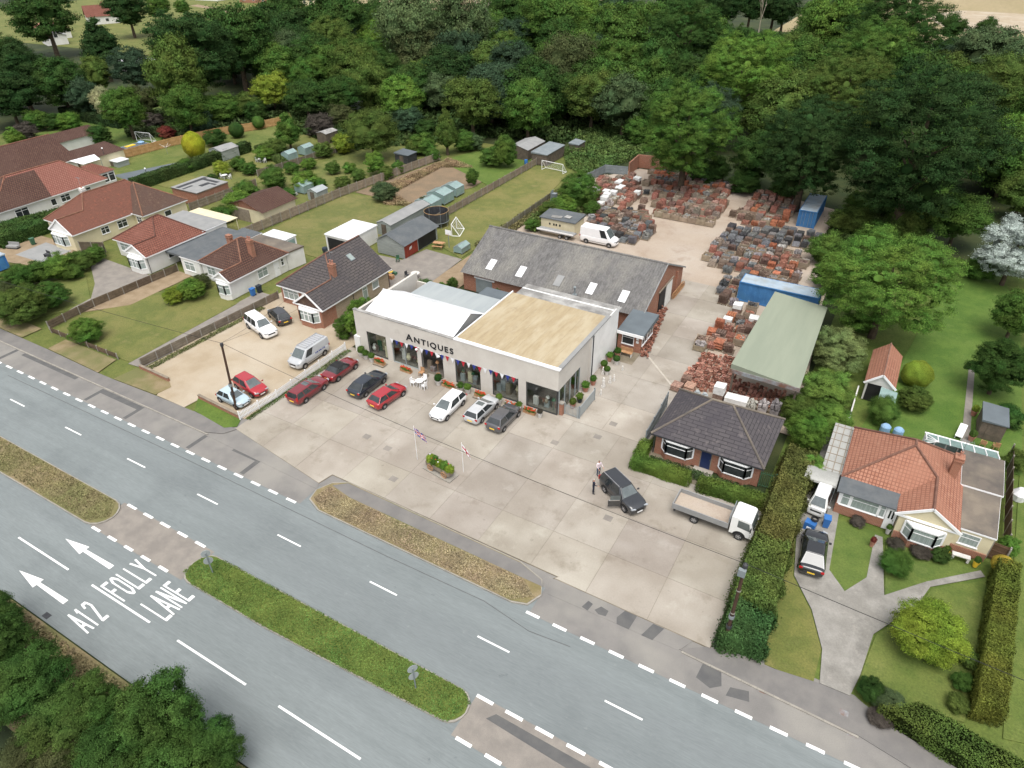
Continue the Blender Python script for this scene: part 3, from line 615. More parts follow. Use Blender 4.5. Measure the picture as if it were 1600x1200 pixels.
def bay(root, x0, x1, yf, yw, zs, zt, apron, glass='curtain_glass', side=0.55, roof=None, panes=3):
    """canted bay on a front wall (y = yw), flat front at yf"""
    pl = [(x0, yw), (x0+side, yf), (x1-side, yf), (x1, yw)]
    a = B().prism(pl, 0, zs).build('bay_apron', apron, root)
    def grow(d): return [(x0-d, yw), (x0+side-d*.5, yf-d), (x1-side+d*.5, yf-d), (x1+d, yw)]
    b = B(); b.prism(grow(.06), zs, zs+.1); b.prism(grow(.06), zt-.12, zt+.02)
    e = []
    for i in range(3):
        p, q = Vector((*pl[i], 0)), Vector((*pl[i+1], 0)); n = 1 if i != 1 else panes
        for k in range(n+1):
            c = p.lerp(q, k/n); w = .05 if 0 < k < n else .075
            b.box(c.x-w, c.x+w, c.y-w, c.y+w, zs+.1, zt-.12)
        d = (q-p).normalized(); nn = Vector((d.y, -d.x, 0))
        c = (p+q)/2+nn*.01; b.obox((c.x, c.y, zt-.5), (q-p)/2*.99, nn*.025, (0, 0, .03))
        e.append((p, q, nn))
    w = b.build('bay_window', 'upvc', root)
    for p, q, nn in e:
        g = B(); g.obox(((p+q)/2+Vector((0, 0, (zs+zt)/2))), (q-p)/2*.96, nn*.012, (0, 0, (zt-zs)/2-.1)); g.build('pane', glass, w)
    if roof:
        B().prism(grow(.15), zt+.02, zt+.14).build('bay_roof', roof, root)
    return w
def chimney(root, x, y, z0, z1, w=.75, d=.55, m='brick', pots=2):
    b = B(); b.box(x-w/2, x+w/2, y-d/2, y+d/2, z0, z1); b.box(x-w/2-.06, x+w/2+.06, y-d/2-.06, y+d/2+.06, z1-.28, z1-.14); b.box(x-w/2-.04, x+w/2+.04, y-d/2-.04, y+d/2+.04, z1, z1+.09)
    c = b.build('chimney', m, root)
    for k in range(pots):
        px = x+(k-(pots-1)/2)*.38
        B().lathe([(.11, 0), (.13, .05), (.1, .12), (.1, .38), (.13, .42), (.13, .46), (.08, .46), (.08, .3), (0, .3)], (px, y, z1+.08), 10).build('chimney_pot', 'terracotta', c).color = (1, .9, .85, 1)
    return c
def ridge(root, segs, m='ridge', r=.1, color=(1, 1, 1), name='ridge_tiles'):
    b = B()
    for p, q in segs:
        p, q = Vector(p), Vector(q); n = max(1, int((q-p).length/.45))
        for k in range(n):
            a, c = p.lerp(q, k/n), p.lerp(q, (k+1)/n); b.tube(a, c, r, 7, 0, r*.92)
    o = b.build(name, m, root); o.color = (*color, 1); return o
def lhouse(root, x0, x1, yf, yb, ybay, xb0, xr, zr, yr0, yr1, tiles, wall, ze=2.5, back='hip', gable_m=None, ridge_c=(1, 1, 1), ridge_m='ridge', front_tiles=None, ov=.32, fascia='upvc', left_tiles=None):
    """bungalow: a hipped main roof whose right slope runs on over a gabled front bay"""
    xbr = (xb0+x1)/2; zb = ze+(zr-ze)*(x1-xbr)/(x1-xr); yJ = yf+(yr0-yf)*(zb-ze)/(zr-ze)
    J = (xbr, yJ, zb); r0 = (xr, yr0, zr); r1 = (xr, yr1, zr); A = (xbr, ybay, zb)
    b = B()
    b.poly([(x1, ybay, ze), (x1, yb, ze), r1, r0, J, A], 0)
    b.poly([(x0, yf, ze), (xb0, yf, ze), J, r0], 1)
    b.poly([(xb0, yf, ze), (xb0, ybay, ze), A, J], 1)
    b.poly([(x0, yb, ze), (x0, yf, ze), r0, r1], 2)
    if back == 'hip': b.poly([(x1, yb, ze), (x0, yb, ze), r1], 0)
    rf = b.build('roof', [tiles, front_tiles or tiles, left_tiles or tiles], root)
    # eaves board and soffit
    f = B(); out = [(x0, yf), (xb0, yf), (xb0, ybay), (x1, ybay), (x1, yb), (x0, yb)]
    f.prism(out, ze-.17, ze-.006); f.build('eaves_board', fascia, rf)
    segs = [(r0, r1), ((x0, yf, ze), r0), (r0, J), (J, A)]
    if back == 'hip': segs += [((x0, yb, ze), r1), ((x1, yb, ze), r1)]
    ridge(rf, [(Vector(p)+Vector((0, 0, .03)), Vector(q)+Vector((0, 0, .03))) for p, q in segs], ridge_m, .1, ridge_c)
    # walls
    w = B(); o = ov
    w.prism([(x0+o, yf+o), (xb0+o, yf+o), (xb0+o, ybay+.12), (x1-o, ybay+.12), (x1-o, yb-o), (x0+o, yb-o)], 0, ze-.17)
    w.build('wall', wall, root)
    # front gable and its barge boards
    g = B(); zg = zb-.1
    yy = ybay+.12
    for q in ([(xb0+.1, yy, ze-.02), (x1-.1, yy, ze-.02), (xbr, yy, zg)],): g.poly(q, 0)
    g.poly([(x1-.1, yy+.2, ze-.02), (xb0+.1, yy+.2, ze-.02), (xbr, yy+.2, zg)], 0); g.build('gable', gable_m or wall, root)
    bb = B()
    for sx, xe in ((-1, xb0-.06), (1, x1+.06)):
        p, q = Vector((xe, ybay-.02, ze-.06)), Vector((xbr, ybay-.02, zb+.03)); d = (q-p).normalized()
        bb.obox((p+q)/2, (q-p)/2*1.01, (0, .035, 0), Vector((-d.z, 0, d.x))*.11*(1 if d.x > 0 else -1))
    bb.build('barge_board', 'upvc', rf)
    if back == 'gable':
        k = B(); k.poly([(x1-.1, yr1-.12, ze-.02), (x0+.1, yr1-.12, ze-.02), (xr, yr1-.12, zr-.1)]); k.poly([(x0+.1, yr1-.3, ze-.02), (x1-.1, yr1-.3, ze-.02), (xr, yr1-.3, zr-.1)]); k.build('gable', wall, root)
    return rf
def flat(root, pl, z0, z1, wall, top, trim='upvc', name='annexe', par=.0):
    w = B().prism(pl, z0, z1-.16).build(name, wall, root)
    cx = sum(p[0] for p in pl)/len(pl); cy = sum(p[1] for p in pl)/len(pl)
    g = lambda d: [(p[0]+d*(1 if p[0] > cx else -1), p[1]+d*(1 if p[1] > cy else -1)) for p in pl]
    f = B().prism(g(.1), z1-.16, z1-.02).build('eaves_board', trim, w)
    B().prism(g(.07), z1-.019, z1+.012).build('flat_roof', top, w)
    return w
def gutter_pipe(root, x, y, z1): B().tube((x, y, 0), (x, y, z1), .04, 6).build('drainpipe', 'metal_dark', root)

# ================================================================ brick bungalow with the grey tiled roof and chimney
h = thing('bungalow', 'brick bungalow with dark grey tiled roof, chimney and skylight, beside the gravel lot', 'house', (-59.4, 57, 0))
lhouse(h, -64.3, -54.5, 52.1, 62.6, 49.7, -59.0, -59.4, 6.0, 56.4, 62.7, 'tile_grey', 'brick', back='gable', ridge_c=(.8, .75, .72), gable_m='tile_plain_brown')
chimney(h, -57.1, 54.9, 3.6, 5.7)
bay(h, -58.3, -55.2, 49.25, 49.82, .75, 2.2, 'brick', 'curtain_glass')
win(h, 'S', -63.6, -61.0, .8, 2.15, 52.42, 2, 'curtain_glass')
door(h, 'S', -60.4, -59.5, 0, 2.1, 52.42, 'upvc')
B().box(-54.83, -54.8, 52.2, 62.2, 0.002, 2.32).build('side_render', 'brick_pale', h)
win(h, 'E', 57.0, 57.9, .1, 2.1, -54.8, 0, 'curtain_glass', name='glazed_door'); win(h, 'E', 58.9, 60.1, 1.05, 2.05, -54.8, 0, 'curtain_glass', transom=False)
gutter_pipe(h, -54.75, 55.3, 2.4); gutter_pipe(h, -54.75, 62.1, 2.4)
b = B(); n_ = Vector((3.5, 0, 4.9)).normalized(); c_ = Vector((-57.75, 58.9, 2.5+3.5*(57.75-54.5)/4.9))
b.obox(c_+n_*.06, (-.5*n_.z, 0, .5*n_.x), (0, .38, 0), n_*.06); s_ = b.build('skylight', 'metal_grey', h)
b = B(); b.obox(c_+n_*.125, (-.42*n_.z, 0, .42*n_.x), (0, .3, 0), n_*.01); b.build('pane', 'curtain_glass', s_)

# ================================================================ white bungalow with brown roof
h = thing('bungalow', 'white rendered bungalow with brown tiled roof and brick chimney beside the fenced lawn', 'house', (-74.5, 56, 0))
lhouse(h, -78.5, -69.8, 51.9, 59.8, 49.6, -72.9, -74.2, 5.2, 55.6, 56.3, 'tile_brown', 'render_white', ridge_c=(1.0, .9, .8))
chimney(h, -71.6, 55.4, 3.3, 5.6); chimney(h, -78.0, 57.3, 2.4, 4.3, pots=0)
flat(h, [(-81.9, 51.9), (-78.25, 51.9), (-78.25, 62.9), (-81.9, 62.9)], 0, 2.6, 'render_white', 'dark_felt', 'upvc')
flat(h, [(-78.2, 59.55), (-70.1, 59.55), (-69.7, 62.4), (-78.2, 62.4)], 0, 2.55, 'render_white', 'old_felt', 'timber_dark')
bay(h, -72.4, -70.1, 49.3, 49.72, .7, 2.15, 'render_white', 'curtain_glass', panes=1)
win(h, 'S', -81.3, -79.3, .8, 2.1, 51.9, 1, 'curtain_glass'); win(h, 'S', -77.2, -75.6, .9, 2.1, 52.22, 1, 'curtain_glass')
win(h, 'E', 54.3, 56.0, .9, 2.1, -70.12, 1, 'curtain_glass'); door(h, 'E', 57.1, 58.0, 0, 2.1, -70.12, 'upvc'); win(h, 'E', 58.4, 58.9, 1.1, 2.1, -70.12, 0)
# ================================================================ white bungalow with red roof
h = thing('bungalow', 'white rendered bungalow with red ribbed roof and grey flat roof behind', 'house', (-90.5, 56, 0))
lhouse(h, -95.6, -85.7, 51.3, 59.4, 49.4, -90.2, -90.8, 5.3, 55.3, 56.2, 'tile_red', 'render_white', ridge_c=(.55, .45, .45))
flat(h, [(-95.4, 59.1), (-86.0, 59.1), (-86.0, 63.3), (-95.4, 63.3)], 0, 2.7, 'render_white', 'light_felt', 'upvc')
b = B(); b.box(-94.4, -85.8, 63.42, 65.4, 2.55, 2.64); b.tube((-94.2, 65.2, 0), (-94.2, 65.2, 2.55), .06); b.tube((-86, 65.2, 0), (-86, 65.2, 2.55), .06); b.build('canopy', 'render_cream', h)
bay(h, -89.6, -86.3, 48.95, 49.52, .7, 2.15, 'render_white', 'curtain_glass')
win(h, 'S', -94.6, -91.6, .9, 2.1, 51.62, 2, 'curtain_glass')
win(h, 'E', 52.9, 54.7, .95, 2.1, -86.02, 1, 'glass_dark', transom=False); win(h, 'E', 59.6, 60.7, 1.0, 2.05, -86.0, 1, 'curtain_glass', transom=False)
gutter_pipe(h, -85.9, 49.7, 2.4)
g_ = B(); g_.box(-85.9, -82.05, 52.7, 62.5, 2.12, 2.2); g_.box(-85.95, -82.0, 52.6, 52.7, 1.9, 2.2); g_.build('car_port_roof', 'dark_felt', h); B().box(-85.8, -82.2, 54.2, 54.3, 0, 2.1).build('car_port_shade', 'black', h)  # black panel stands in for the shade inside the open car port
# ================================================================ cream bungalow
h = thing('bungalow', 'cream bungalow with long red and brown hipped roof and white gabled porch', 'house', (-106.5, 57, 0))
lhouse(h, -111.8, -101.7, 51.0, 65.5, 49.2, -107.4, -107.0, 5.9, 55.5, 62.6, 'tile_plain_red', 'render_cream', ridge_c=(.9, .8, .7), gable_m='upvc', front_tiles='tile_plain_red')
b = B(); ze, zr = 2.5, 5.55
b.poly([(-99.3, 59.0, ze), (-99.3, 67.2, ze), (-105.6, 63.0, zr)]); b.poly([(-107, 59.0, ze), (-99.3, 59.0, ze), (-105.6, 63.0, zr)]); b.poly([(-99.3, 67.2, ze), (-111.0, 67.2, ze), (-107, 63.4, zr), (-105.6, 63.0, zr)])
wr = b.build('wing_roof', 'tile_plain_brown', h); B().prism(rect(-108, -99.31, 59.01, 67.19), ze-.17, ze-.01).build('eaves_board', 'upvc', wr)
ridge(wr, [((-99.3, 59.0, ze+.03), (-105.6, 63, zr+.03)), ((-99.3, 67.2, ze+.03), (-105.6, 63, zr+.03))], color=(1, .9, .75))
B().prism(rect(-108, -99.6, 59.3, 66.9), 0, ze-.17).build('wing_wall', 'render_cream', h)
B().box(-101.72, -101.6, 58.7, 58.9, 2.4, 2.62).build('gutter', 'upvc', h)
chimney(h, -107.6, 56.0, 4.6, 6.4, m='render_white', pots=1)
bay(h, -106.9, -103.2, 48.8, 49.32, .6, 2.15, 'render_cream', 'curtain_glass'); win(h, 'S', -110.9, -108.6, .9, 2.1, 51.32, 1, 'curtain_glass')
win(h, 'E', 53.6, 54.9, 1.0, 2.05, -102.02, 1); win(h, 'E', 56.3, 57.9, .95, 2.1, -102.02, 1); win(h, 'S', -101.5, -100.3, 1, 2.05, 59.3, 1); win(h, 'E', 62.8, 64.0, 1.05, 1.95, -99.6, 0, transom=False)
# ================================================================ bungalow at the frame's edge with the pink roof, and the one behind it
h = thing('bungalow', 'white bungalow with half dark, half pink ribbed roof at the left edge', 'house', (-126, 58, 0))
lhouse(h, -132.0, -120.5, 48.5, 67.6, 46.5, -127.0, -126.0, 5.9, 54.5, 63.6, 'tile_pink', 'render_white', ridge_c=(1, .85, .75), front_tiles='tile_brown')
b = B(); k_ = 3.4/5.5
P_ = lambda x, y: (x, y, 2.5+k_*(-120.5-x)*(3.4/3.4)+.035)
b.poly([P_(-120.46, 46.5), P_(-120.46, 57.6), P_(-125.6, 59.0), P_(-125.6, 54.4), P_(-123.6, 51.5), P_(-123.6, 46.5)]); b.build('dark_tiles', 'tile_brown', h)
win(h, 'E', 51.5, 53.6, .4, 2.1, -120.82, 1); win(h, 'E', 57.3, 58.2, .9, 2.0, -120.82, 0, transom=False); win(h, 'E', 59.0, 60.6, .95, 2.1, -120.82, 1); win(h, 'E', 62.6, 64.4, 1.2, 2.05, -120.82, 1)
B().prism([(-130.6, 67.3), (-124.3, 67.3), (-124.3, 71.3), (-130.6, 71.3)], 0, 2.35).build('sun_room', 'upvc', h)
b = B(); b.poly([(-124, 67.4, 2.5), (-124, 71.6, 2.5), (-127.4, 69.6, 3.6), (-127.4, 67.4, 3.6)]); b.poly([(-124, 71.6, 2.5), (-131, 71.6, 2.5), (-127.4, 69.6, 3.6)]); b.poly([(-131, 71.6, 2.5), (-131, 67.4, 2.5), (-127.4, 67.4, 3.6), (-127.4, 69.6, 3.6)]); b.build('sun_room_roof', 'tile_red', h)
for a0 in (67.6, 68.9, 70.1): win(h, 'E', a0, a0+1.1, .7, 2.2, -124.3, 0)
h = thing('bungalow', 'bungalow with broad dark brown ribbed roof behind the pink roofed one', 'house', (-143, 64, 0))
lhouse(h, -150, -136.2, 56, 72.3, 53.5, -143, -143.4, 6.0, 60, 72.4, 'tile_brown', 'render_white', back='gable', ridge_c=(.9, .75, .7))
b = B(); b.box(-155.2, -149.3, 73, 85, 0, 2.6); b.build('wing_wall', 'render_white', h)
b = B(); b.poly([(-149, 73, 2.6), (-149, 85.4, 2.6), (-152.3, 85.4, 3.8), (-152.3, 73, 3.8)]); b.poly([(-155.6, 85.4, 2.6), (-155.6, 73, 2.6), (-152.3, 73, 3.8), (-152.3, 85.4, 3.8)]); b.build('wing_roof', 'tile_brown', h)
b = B(); b.box(-139.9, -134.5, 72.6, 80.4, 0, 2.3); gl = thing('garden_building', 'long cream outbuilding with brown tiled roof beside the paddling pool', 'outbuilding', (-137, 77, 0)); b.build('wall', 'render_cream', gl)
b = B(); b.poly([(-134.2, 72.3, 2.35), (-134.2, 80.7, 2.35), (-140.3, 80.7, 3.1), (-140.3, 72.3, 3.1)]); b.prism(rect(-140.2, -134.3, 72.4, 80.6), 2.3, 2.34); b.build('roof', 'tile_brown', gl)

# ================================================================ slate-grey hipped bungalow on the forecourt
h = thing('bungalow', 'brick bungalow with dark hipped roof, white bay windows and blue door behind the clipped hedge', 'house', (-8.6, 51, 0))
x0, x1, y0, y1, ze, zr = -13.5, -3.7, 47.0, 54.7, 2.5, 5.1
b = B(); r0, r1 = (-9.55, 50.9, zr), (-7.75, 50.9, zr)
b.poly([(x0, y0, ze), (x1, y0, ze), r1, r0]); b.poly([(x1, y0, ze), (x1, y1, ze), r1]); b.poly([(x1, y1, ze), (x0, y1, ze), r0, r1]); b.poly([(x0, y1, ze), (x0, y0, ze), r0])
rf = b.build('roof', 'tile_slate', h); B().prism(rect(x0, x1, y0, y1), ze-.17, ze-.006).build('eaves_board', 'metal_dark', rf)
ridge(rf, [(r0, r1)]+[((x_, y_, ze+.03), r_) for x_, y_, r_ in ((x0, y0, r0), (x0, y1, r0), (x1, y0, r1), (x1, y1, r1))], 'old_felt', .11)
B().prism(rect(-13.15, -4.0, 47.55, 54.35), 0, ze-.17).build('wall', 'brick', h)
bay(h, -12.5, -9.7, 47.05, 47.56, .75, 2.2, 'brick', 'glass_dark', side=.5, panes=1); bay(h, -7.4, -4.6, 47.05, 47.56, .75, 2.2, 'brick', 'glass_dark', side=.5, panes=1)
door(h, 'S', -9.05, -8.05, .12, 2.2, 47.55, 'blue_door', 'timber'); B().box(-9.4, -7.7, 46.7, 47.54, 0, .12).box(-9.2, -7.9, 46.4, 46.7, 0, .06).build('step', 'concrete', h)
gutter_pipe(h, -13.25, 47.5, 2.4)
# ================================================================ clay tiled house on the right
h = thing('bungalow', 'cream and brick bungalow with orange clay tiled roof and conservatory on the right', 'house', (7, 52, 0))
lhouse(h, 1.9, 10.5, 49.2, 56.5, 46.9, 6.2, 6.35, 5.15, 52.5, 53.3, 'tile_clay', 'render_cream', ridge_c=(.75, .68, .66), ov=.28)
chimney(h, 9.5, 53.0, 3.0, 4.9, w=.6, d=.7, pots=1)
B().box(2.1, 6.46, 47.65, 49.5, 0, .95).build('lower_wall', 'brick', h); B().box(2.16, 6.4, 47.7, 49.46, .95, 2.3).build('front_room_wall', 'upvc', h)
b = B(); b.prism([(1.9, 47.4), (6.3, 47.4), (6.3, 49.35), (1.9, 49.35)], 2.32, lambda x, y: 2.42 if y < 48 else 2.56); b.build('front_roof', 'dark_felt', h)
for a0, a1 in ((2.35, 3.0), (3.1, 5.1), (5.15, 5.6)): win(h, 'S', a0, a1, 1.0, 2.25, 47.7, 0, 'curtain_glass')
door(h, 'S', 5.68, 6.4, .05, 2.2, 47.62, 'upvc'); wbox(b2 := B(), 'S', 47.62, 5.85, 5.98, 1.2, 2.0, .036, .045); wbox(b2, 'S', 47.62, 6.08, 6.21, 1.2, 2.0, .036, .045); b2.build('door_glass', 'glass_dark', h)
B().box(6.5, 10.2, 46.95, 47.0, 0, .75).build('brick_base', 'brick', h)
bay(h, 7.0, 9.7, 46.4, 46.96, .75, 2.15, 'brick', 'curtain_glass', panes=1)
flat(h, [(10.35, 47.7), (12.75, 47.7), (13.0, 52.6), (10.35, 52.6)], 0, 2.5, 'render_cream', 'old_felt', 'upvc'); flat(h, [(10.35, 52.75), (13.1, 52.75), (13.2, 57.4), (10.35, 57.4)], 0, 2.7, 'brick', 'old_felt', 'upvc')
win(h, 'S', 10.7, 12.0, 1.0, 2.1, 47.7, 0, 'curtain_glass'); B().box(10.36, 12.74, 47.6, 47.69, 0, .7).build('brick_base', 'brick', h)
cv = B().box(7.5, 12.9, 57.45, 59.2, 0, .7).build('conservatory', 'upvc', h)
b = B()
for k in range(7):
    x_ = 7.5+k*.9; b.tube((x_, 59.25, 2.2), (x_, 57.45, 2.75), .05, 6); b.box(x_-.05, x_+.05, 59.15, 59.25, .7, 2.2)
for k in range(4): b.tube((7.45, 57.6+k*.5, 2.2), (8.4, 57.5, 2.75), .04, 6); b.box(7.45, 7.55, 57.6+k*.5-.04, 57.6+k*.5+.04, .7, 2.2)
b.box(7.4, 13.0, 59.13, 59.27, 2.14, 2.24); b.build('glazing_bars', 'upvc', cv)
b = B(); b.poly([(7.55, 59.2, 2.19), (12.9, 59.2, 2.19), (12.9, 57.46, 2.72), (8.3, 57.46, 2.72)]); b.poly([(7.5, 57.46, 2.18), (7.55, 59.2, 2.18), (8.3, 57.46, 2.71)]); b.poly([(7.52, 59.2, .7), (12.9, 59.2, .7), (12.9, 59.2, 2.2), (7.52, 59.2, 2.2)]); b.build('glass_roof', 'greenhouse_glass', cv)
b = B(); b.box(0.35, 2.0, 49.9, 57, 2.05, 2.12, 0)
for k in range(7): b.box(0.34, 2.0, 50.2+k*1.05, 50.26+k*1.05, 2.12, 2.15, 1)
for k in range(3): b.box(.6+k*.55, .66+k*.55, 49.9, 57, 2.12, 2.16, 1)
for y_ in (50.1, 53.4, 56.8): b.tube((.5, y_, 0), (.5, y_, 2.05), .05, 6, 1)
b.build('car_port', ['polytunnel', 'timber'], h)

# ================================================================ garage in the right-hand garden
h = thing('garage', 'white gabled garage with orange tiled roof standing in the right-hand garden', 'garage', (3, 68.5, 0))
b = B(); b.box(1.9, 4.3, 65.4, 71.8, 0, 2.1); b.poly([(1.9, 65.4, 2.1), (4.3, 65.4, 2.1), (3.1, 65.4, 3.1)]); b.poly([(4.3, 71.8, 2.1), (1.9, 71.8, 2.1), (3.1, 71.8, 3.1)]); b.build('wall', 'render_white', h)
b = B(); b.poly([(4.5, 65.2, 2.05), (4.5, 72, 2.05), (3.1, 72, 3.25), (3.1, 65.2, 3.25)]); b.poly([(1.7, 72, 2.05), (1.7, 65.2, 2.05), (3.1, 65.2, 3.25), (3.1, 72, 3.25)]); rf = b.build('roof', 'tile_clay', h); ridge(rf, [((3.1, 65.2, 3.27), (3.1, 72, 3.27))], r=.07)
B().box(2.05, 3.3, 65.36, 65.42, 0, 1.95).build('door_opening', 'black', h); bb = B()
for sx, xe in ((-1, 1.66), (1, 4.54)):
    p, q = Vector((xe, 65.17, 2.0)), Vector((3.1, 65.17, 3.25)); d = (q-p).normalized(); bb.obox((p+q)/2, (q-p)/2, (0, .03, 0), Vector((-d.z, 0, d.x))*.1)
bb.build('barge_board', 'upvc', h)
b = B(); b.obox((4.0, 64.3, 1.75), (.75, 0, -.1), (0, .9, .12), (0, 0, .03)); b.build('door', 'greenhouse_glass', h)['label'] = 'pale up-and-over door swung out'

# ================================================================ the antiques shop
shop = thing('shop', 'low antiques shop with grey rendered front, white and tan roofs beside the forecourt', 'shop', (-35.6, 55, 0))
YF = 48.1; ZP = 5.25
b = B()
OPEN = [(-46.55, -43.9), (-43.2, -39.8), (-39.3, -36.5), (-35.0, -31.95), (-30.55, -27.55), (-26.7, -23.3)]
b.box(-48.0, -23.2, YF, YF+.3, 2.95, ZP)
xs = [-48.0]+[v for o in OPEN for v in o]+[-23.2]
for i in range(0, len(xs)-2, 2): b.box(xs[i], xs[i+1], YF, YF+.3, 0, 2.95)
b.build('front_wall', 'render_grey', shop)
B().box(-48.05, -35.0, YF-.04, YF+.34, ZP, ZP+.06).build('coping', 'old_white_felt', shop); B().box(-34.99, -23.1, YF-.05, YF+.36, ZP, ZP+.13).build('coping', 'upvc', shop)
b = B(); b.box(-48.0, -47.7, YF+.31, 59.2, 0, 5.0); b.box(-47.7, -23.5, 59.0, 59.2, 0, 3.9); b.build('rear_wall', 'render_grey', shop)
b = B(); b.box(-23.5, -23.2, 53.0, 55.6, 0, 5.2); b.box(-23.5, -23.2, YF+.31, 53.0, 2.95, 5.2); b.box(-23.56, -23.14, 55.0, 55.3, 0, 5.25); b.build('side_wall', 'render_grey', shop)
b = B(); b.box(-23.52, -23.16, 55.62, 62.4, 0, 4.9); b.poly([(-23.15, 55.62, 4.9), (-23.15, 62.4, 4.9), (-23.15, 62.4, 5.35), (-23.15, 55.62, 5.25)]); b.box(-35, -23.52, 62.2, 62.4, 0, 4.7); b.build('side_wall', 'white_paint', shop)['label'] = 'white painted rear part of the side wall'
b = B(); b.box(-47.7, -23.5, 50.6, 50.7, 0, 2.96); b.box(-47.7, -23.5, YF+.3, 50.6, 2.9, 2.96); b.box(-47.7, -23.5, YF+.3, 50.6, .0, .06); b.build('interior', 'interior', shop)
for i, (a0, a1) in enumerate(OPEN):
    fm = 'metal_dark' if i != 1 else 'grey_sheet'
    f = B(); z0 = .12 if i != 2 else .02
    f.box(a0, a0+.07, YF+.06, YF+.14, z0, 2.95); f.box(a1-.07, a1, YF+.06, YF+.14, z0, 2.95); f.box(a0+.07, a1-.07, YF+.06, YF+.14, 2.87, 2.95); f.box(a0, a1, YF+.05, YF+.15, 0, z0)
    if i == 1: f.box((a0+a1)/2-.03, (a0+a1)/2+.03, YF+.06, YF+.14, z0, 2.87)
    w = f.build('shop_window' if i != 2 else 'doorway', fm, shop)
# light glass: see the display behind
gm = bpy.data.materials.new('shop_glass'); gm.use_nodes = True; nt = gm.node_tree; nt.nodes.clear()
o_ = nt.nodes.new('ShaderNodeOutputMaterial'); t_ = nt.nodes.new('ShaderNodeBsdfTransparent'); g_ = nt.nodes.new('ShaderNodeBsdfGlossy'); g_.inputs['Roughness'].default_value = .03; x_ = nt.nodes.new('ShaderNodeMixShader'); lw_ = nt.nodes.new('ShaderNodeLayerWeight'); lw_.inputs['Blend'].default_value = .5; pw_ = nt.nodes.new('ShaderNodeMath'); pw_.operation = 'POWER'; pw_.inputs[1].default_value = 4.0; nt.links.new(lw_.outputs['Facing'], pw_.inputs[0]); fr = nt.nodes.new('ShaderNodeMath'); fr.operation = 'MULTIPLY_ADD'; fr.inputs[1].default_value = .7; fr.inputs[2].default_value = .05; nt.links.new(pw_.outputs[0], fr.inputs[0])
t_.inputs['Color'].default_value = (.93, .96, .95, 1); nt.links.new(fr.outputs[0], x_.inputs[0]); nt.links.new(t_.outputs[0], x_.inputs[1]); nt.links.new(g_.outputs[0], x_.inputs[2]); nt.links.new(x_.outputs[0], o_.inputs['Surface']); MATS['shop_glass'] = gm
for i, (a0, a1) in enumerate(OPEN):
    if i == 2: continue
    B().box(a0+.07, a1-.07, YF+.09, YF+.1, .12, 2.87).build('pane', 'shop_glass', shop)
f = B(); [f.box(-23.3, -23.2, y_, y_+.08, 0, 2.95) for y_ in (48.4, 49.6, 50.8, 52.0, 52.9)]; w = f.build('side_window', 'grey_sheet', shop); B().box(-23.27, -23.25, 48.45, 52.95, .1, 2.9).build('pane', 'shop_glass', w)
# white pitched sheet roof, grey sheet roof, tan felt roof, patched strip
b = B(); zr = 6.1
b.poly([(-46.95, 48.45, 4.9), (-35.45, 48.45, 4.9), (-35.45, 52.1, zr), (-46.95, 52.1, zr)]); b.poly([(-35.45, 55.6, 4.3), (-46.95, 55.6, 4.3), (-46.95, 52.1, zr), (-35.45, 52.1, zr)])
rf = b.build('white_roof', 'white_sheet', shop); ridge(rf, [((-46.95, 52.1, zr+.02), (-35.45, 52.1, zr+.02))], 'white_sheet', .1, name='ridge_cap')
b = B(); b.poly([(-35.5, 48.45, 4.8), (-35.5, 55.5, 4.2), (-35.5, 52.1, zr-.02)]); b.poly([(-46.9, 55.5, 4.2), (-46.9, 48.45, 4.8), (-46.9, 52.1, zr-.02)]); b.build('roof_gable', 'light_felt', shop)
b = B(); b.prism([(-47.7, 48.41), (-35.4, 48.41), (-35.4, 55.0), (-47.7, 55.0)], 4.0, 4.15); b.build('gutter_deck', 'dark_felt', shop)
b = B(); b.prism([(-46.2, 55.0), (-35.0, 55.0), (-35.0, 59.6), (-46.2, 59.6)], 3.9, lambda x, y: 4.2 if y < 57 else 4.02)
b.build('sheet_roof', 'grey_sheet', shop)
tan = B().prism([(-34.9, 48.5), (-23.55, 48.5), (-23.55, 59.9), (-34.9, 59.9)], 4.9, lambda x, y: 5.3 if y < 50 else 5.18).build('felt_roof', 'tan_felt', shop)
for k in range(11): B().prism([(-34.85+k*1.03, 48.6), (-34.81+k*1.03, 48.6), (-34.81+k*1.03, 59.8), (-34.85+k*1.03, 59.8)], 5.0, lambda x, y: 5.315 if y < 50 else 5.195).build('felt_seam', 'tan_felt', tan)
B().box(-35.03, -34.9, 48.48, 60.0, 4.2, 5.33).build('kerb_trim', 'upvc', shop)
B().box(-23.56, -23.1, 48.5, 60.0, 5.2, 5.31).build('side_trim', 'light_felt', shop)
B().box(-35.0, -23.2, 59.93, 63.4, 4.55, 4.68).build('back_roof', 'old_white_felt', shop)
flat(shop, [(-40.4, 59.3), (-35.2, 59.3), (-35.2, 63.2), (-40.4, 63.2)], 0, 3.0, 'brick', 'slate_felt', 'timber_dark', name='rear_store')
B().box(-48.3, -47.55, 47.9, 48.4, 0, 2.0).build('gate_pier', 'render_white', shop)
B().tube((-23.1, 55.75, 0), (-23.1, 55.75, 5.1), .06, 8).build('drainpipe', 'metal_dark', shop)
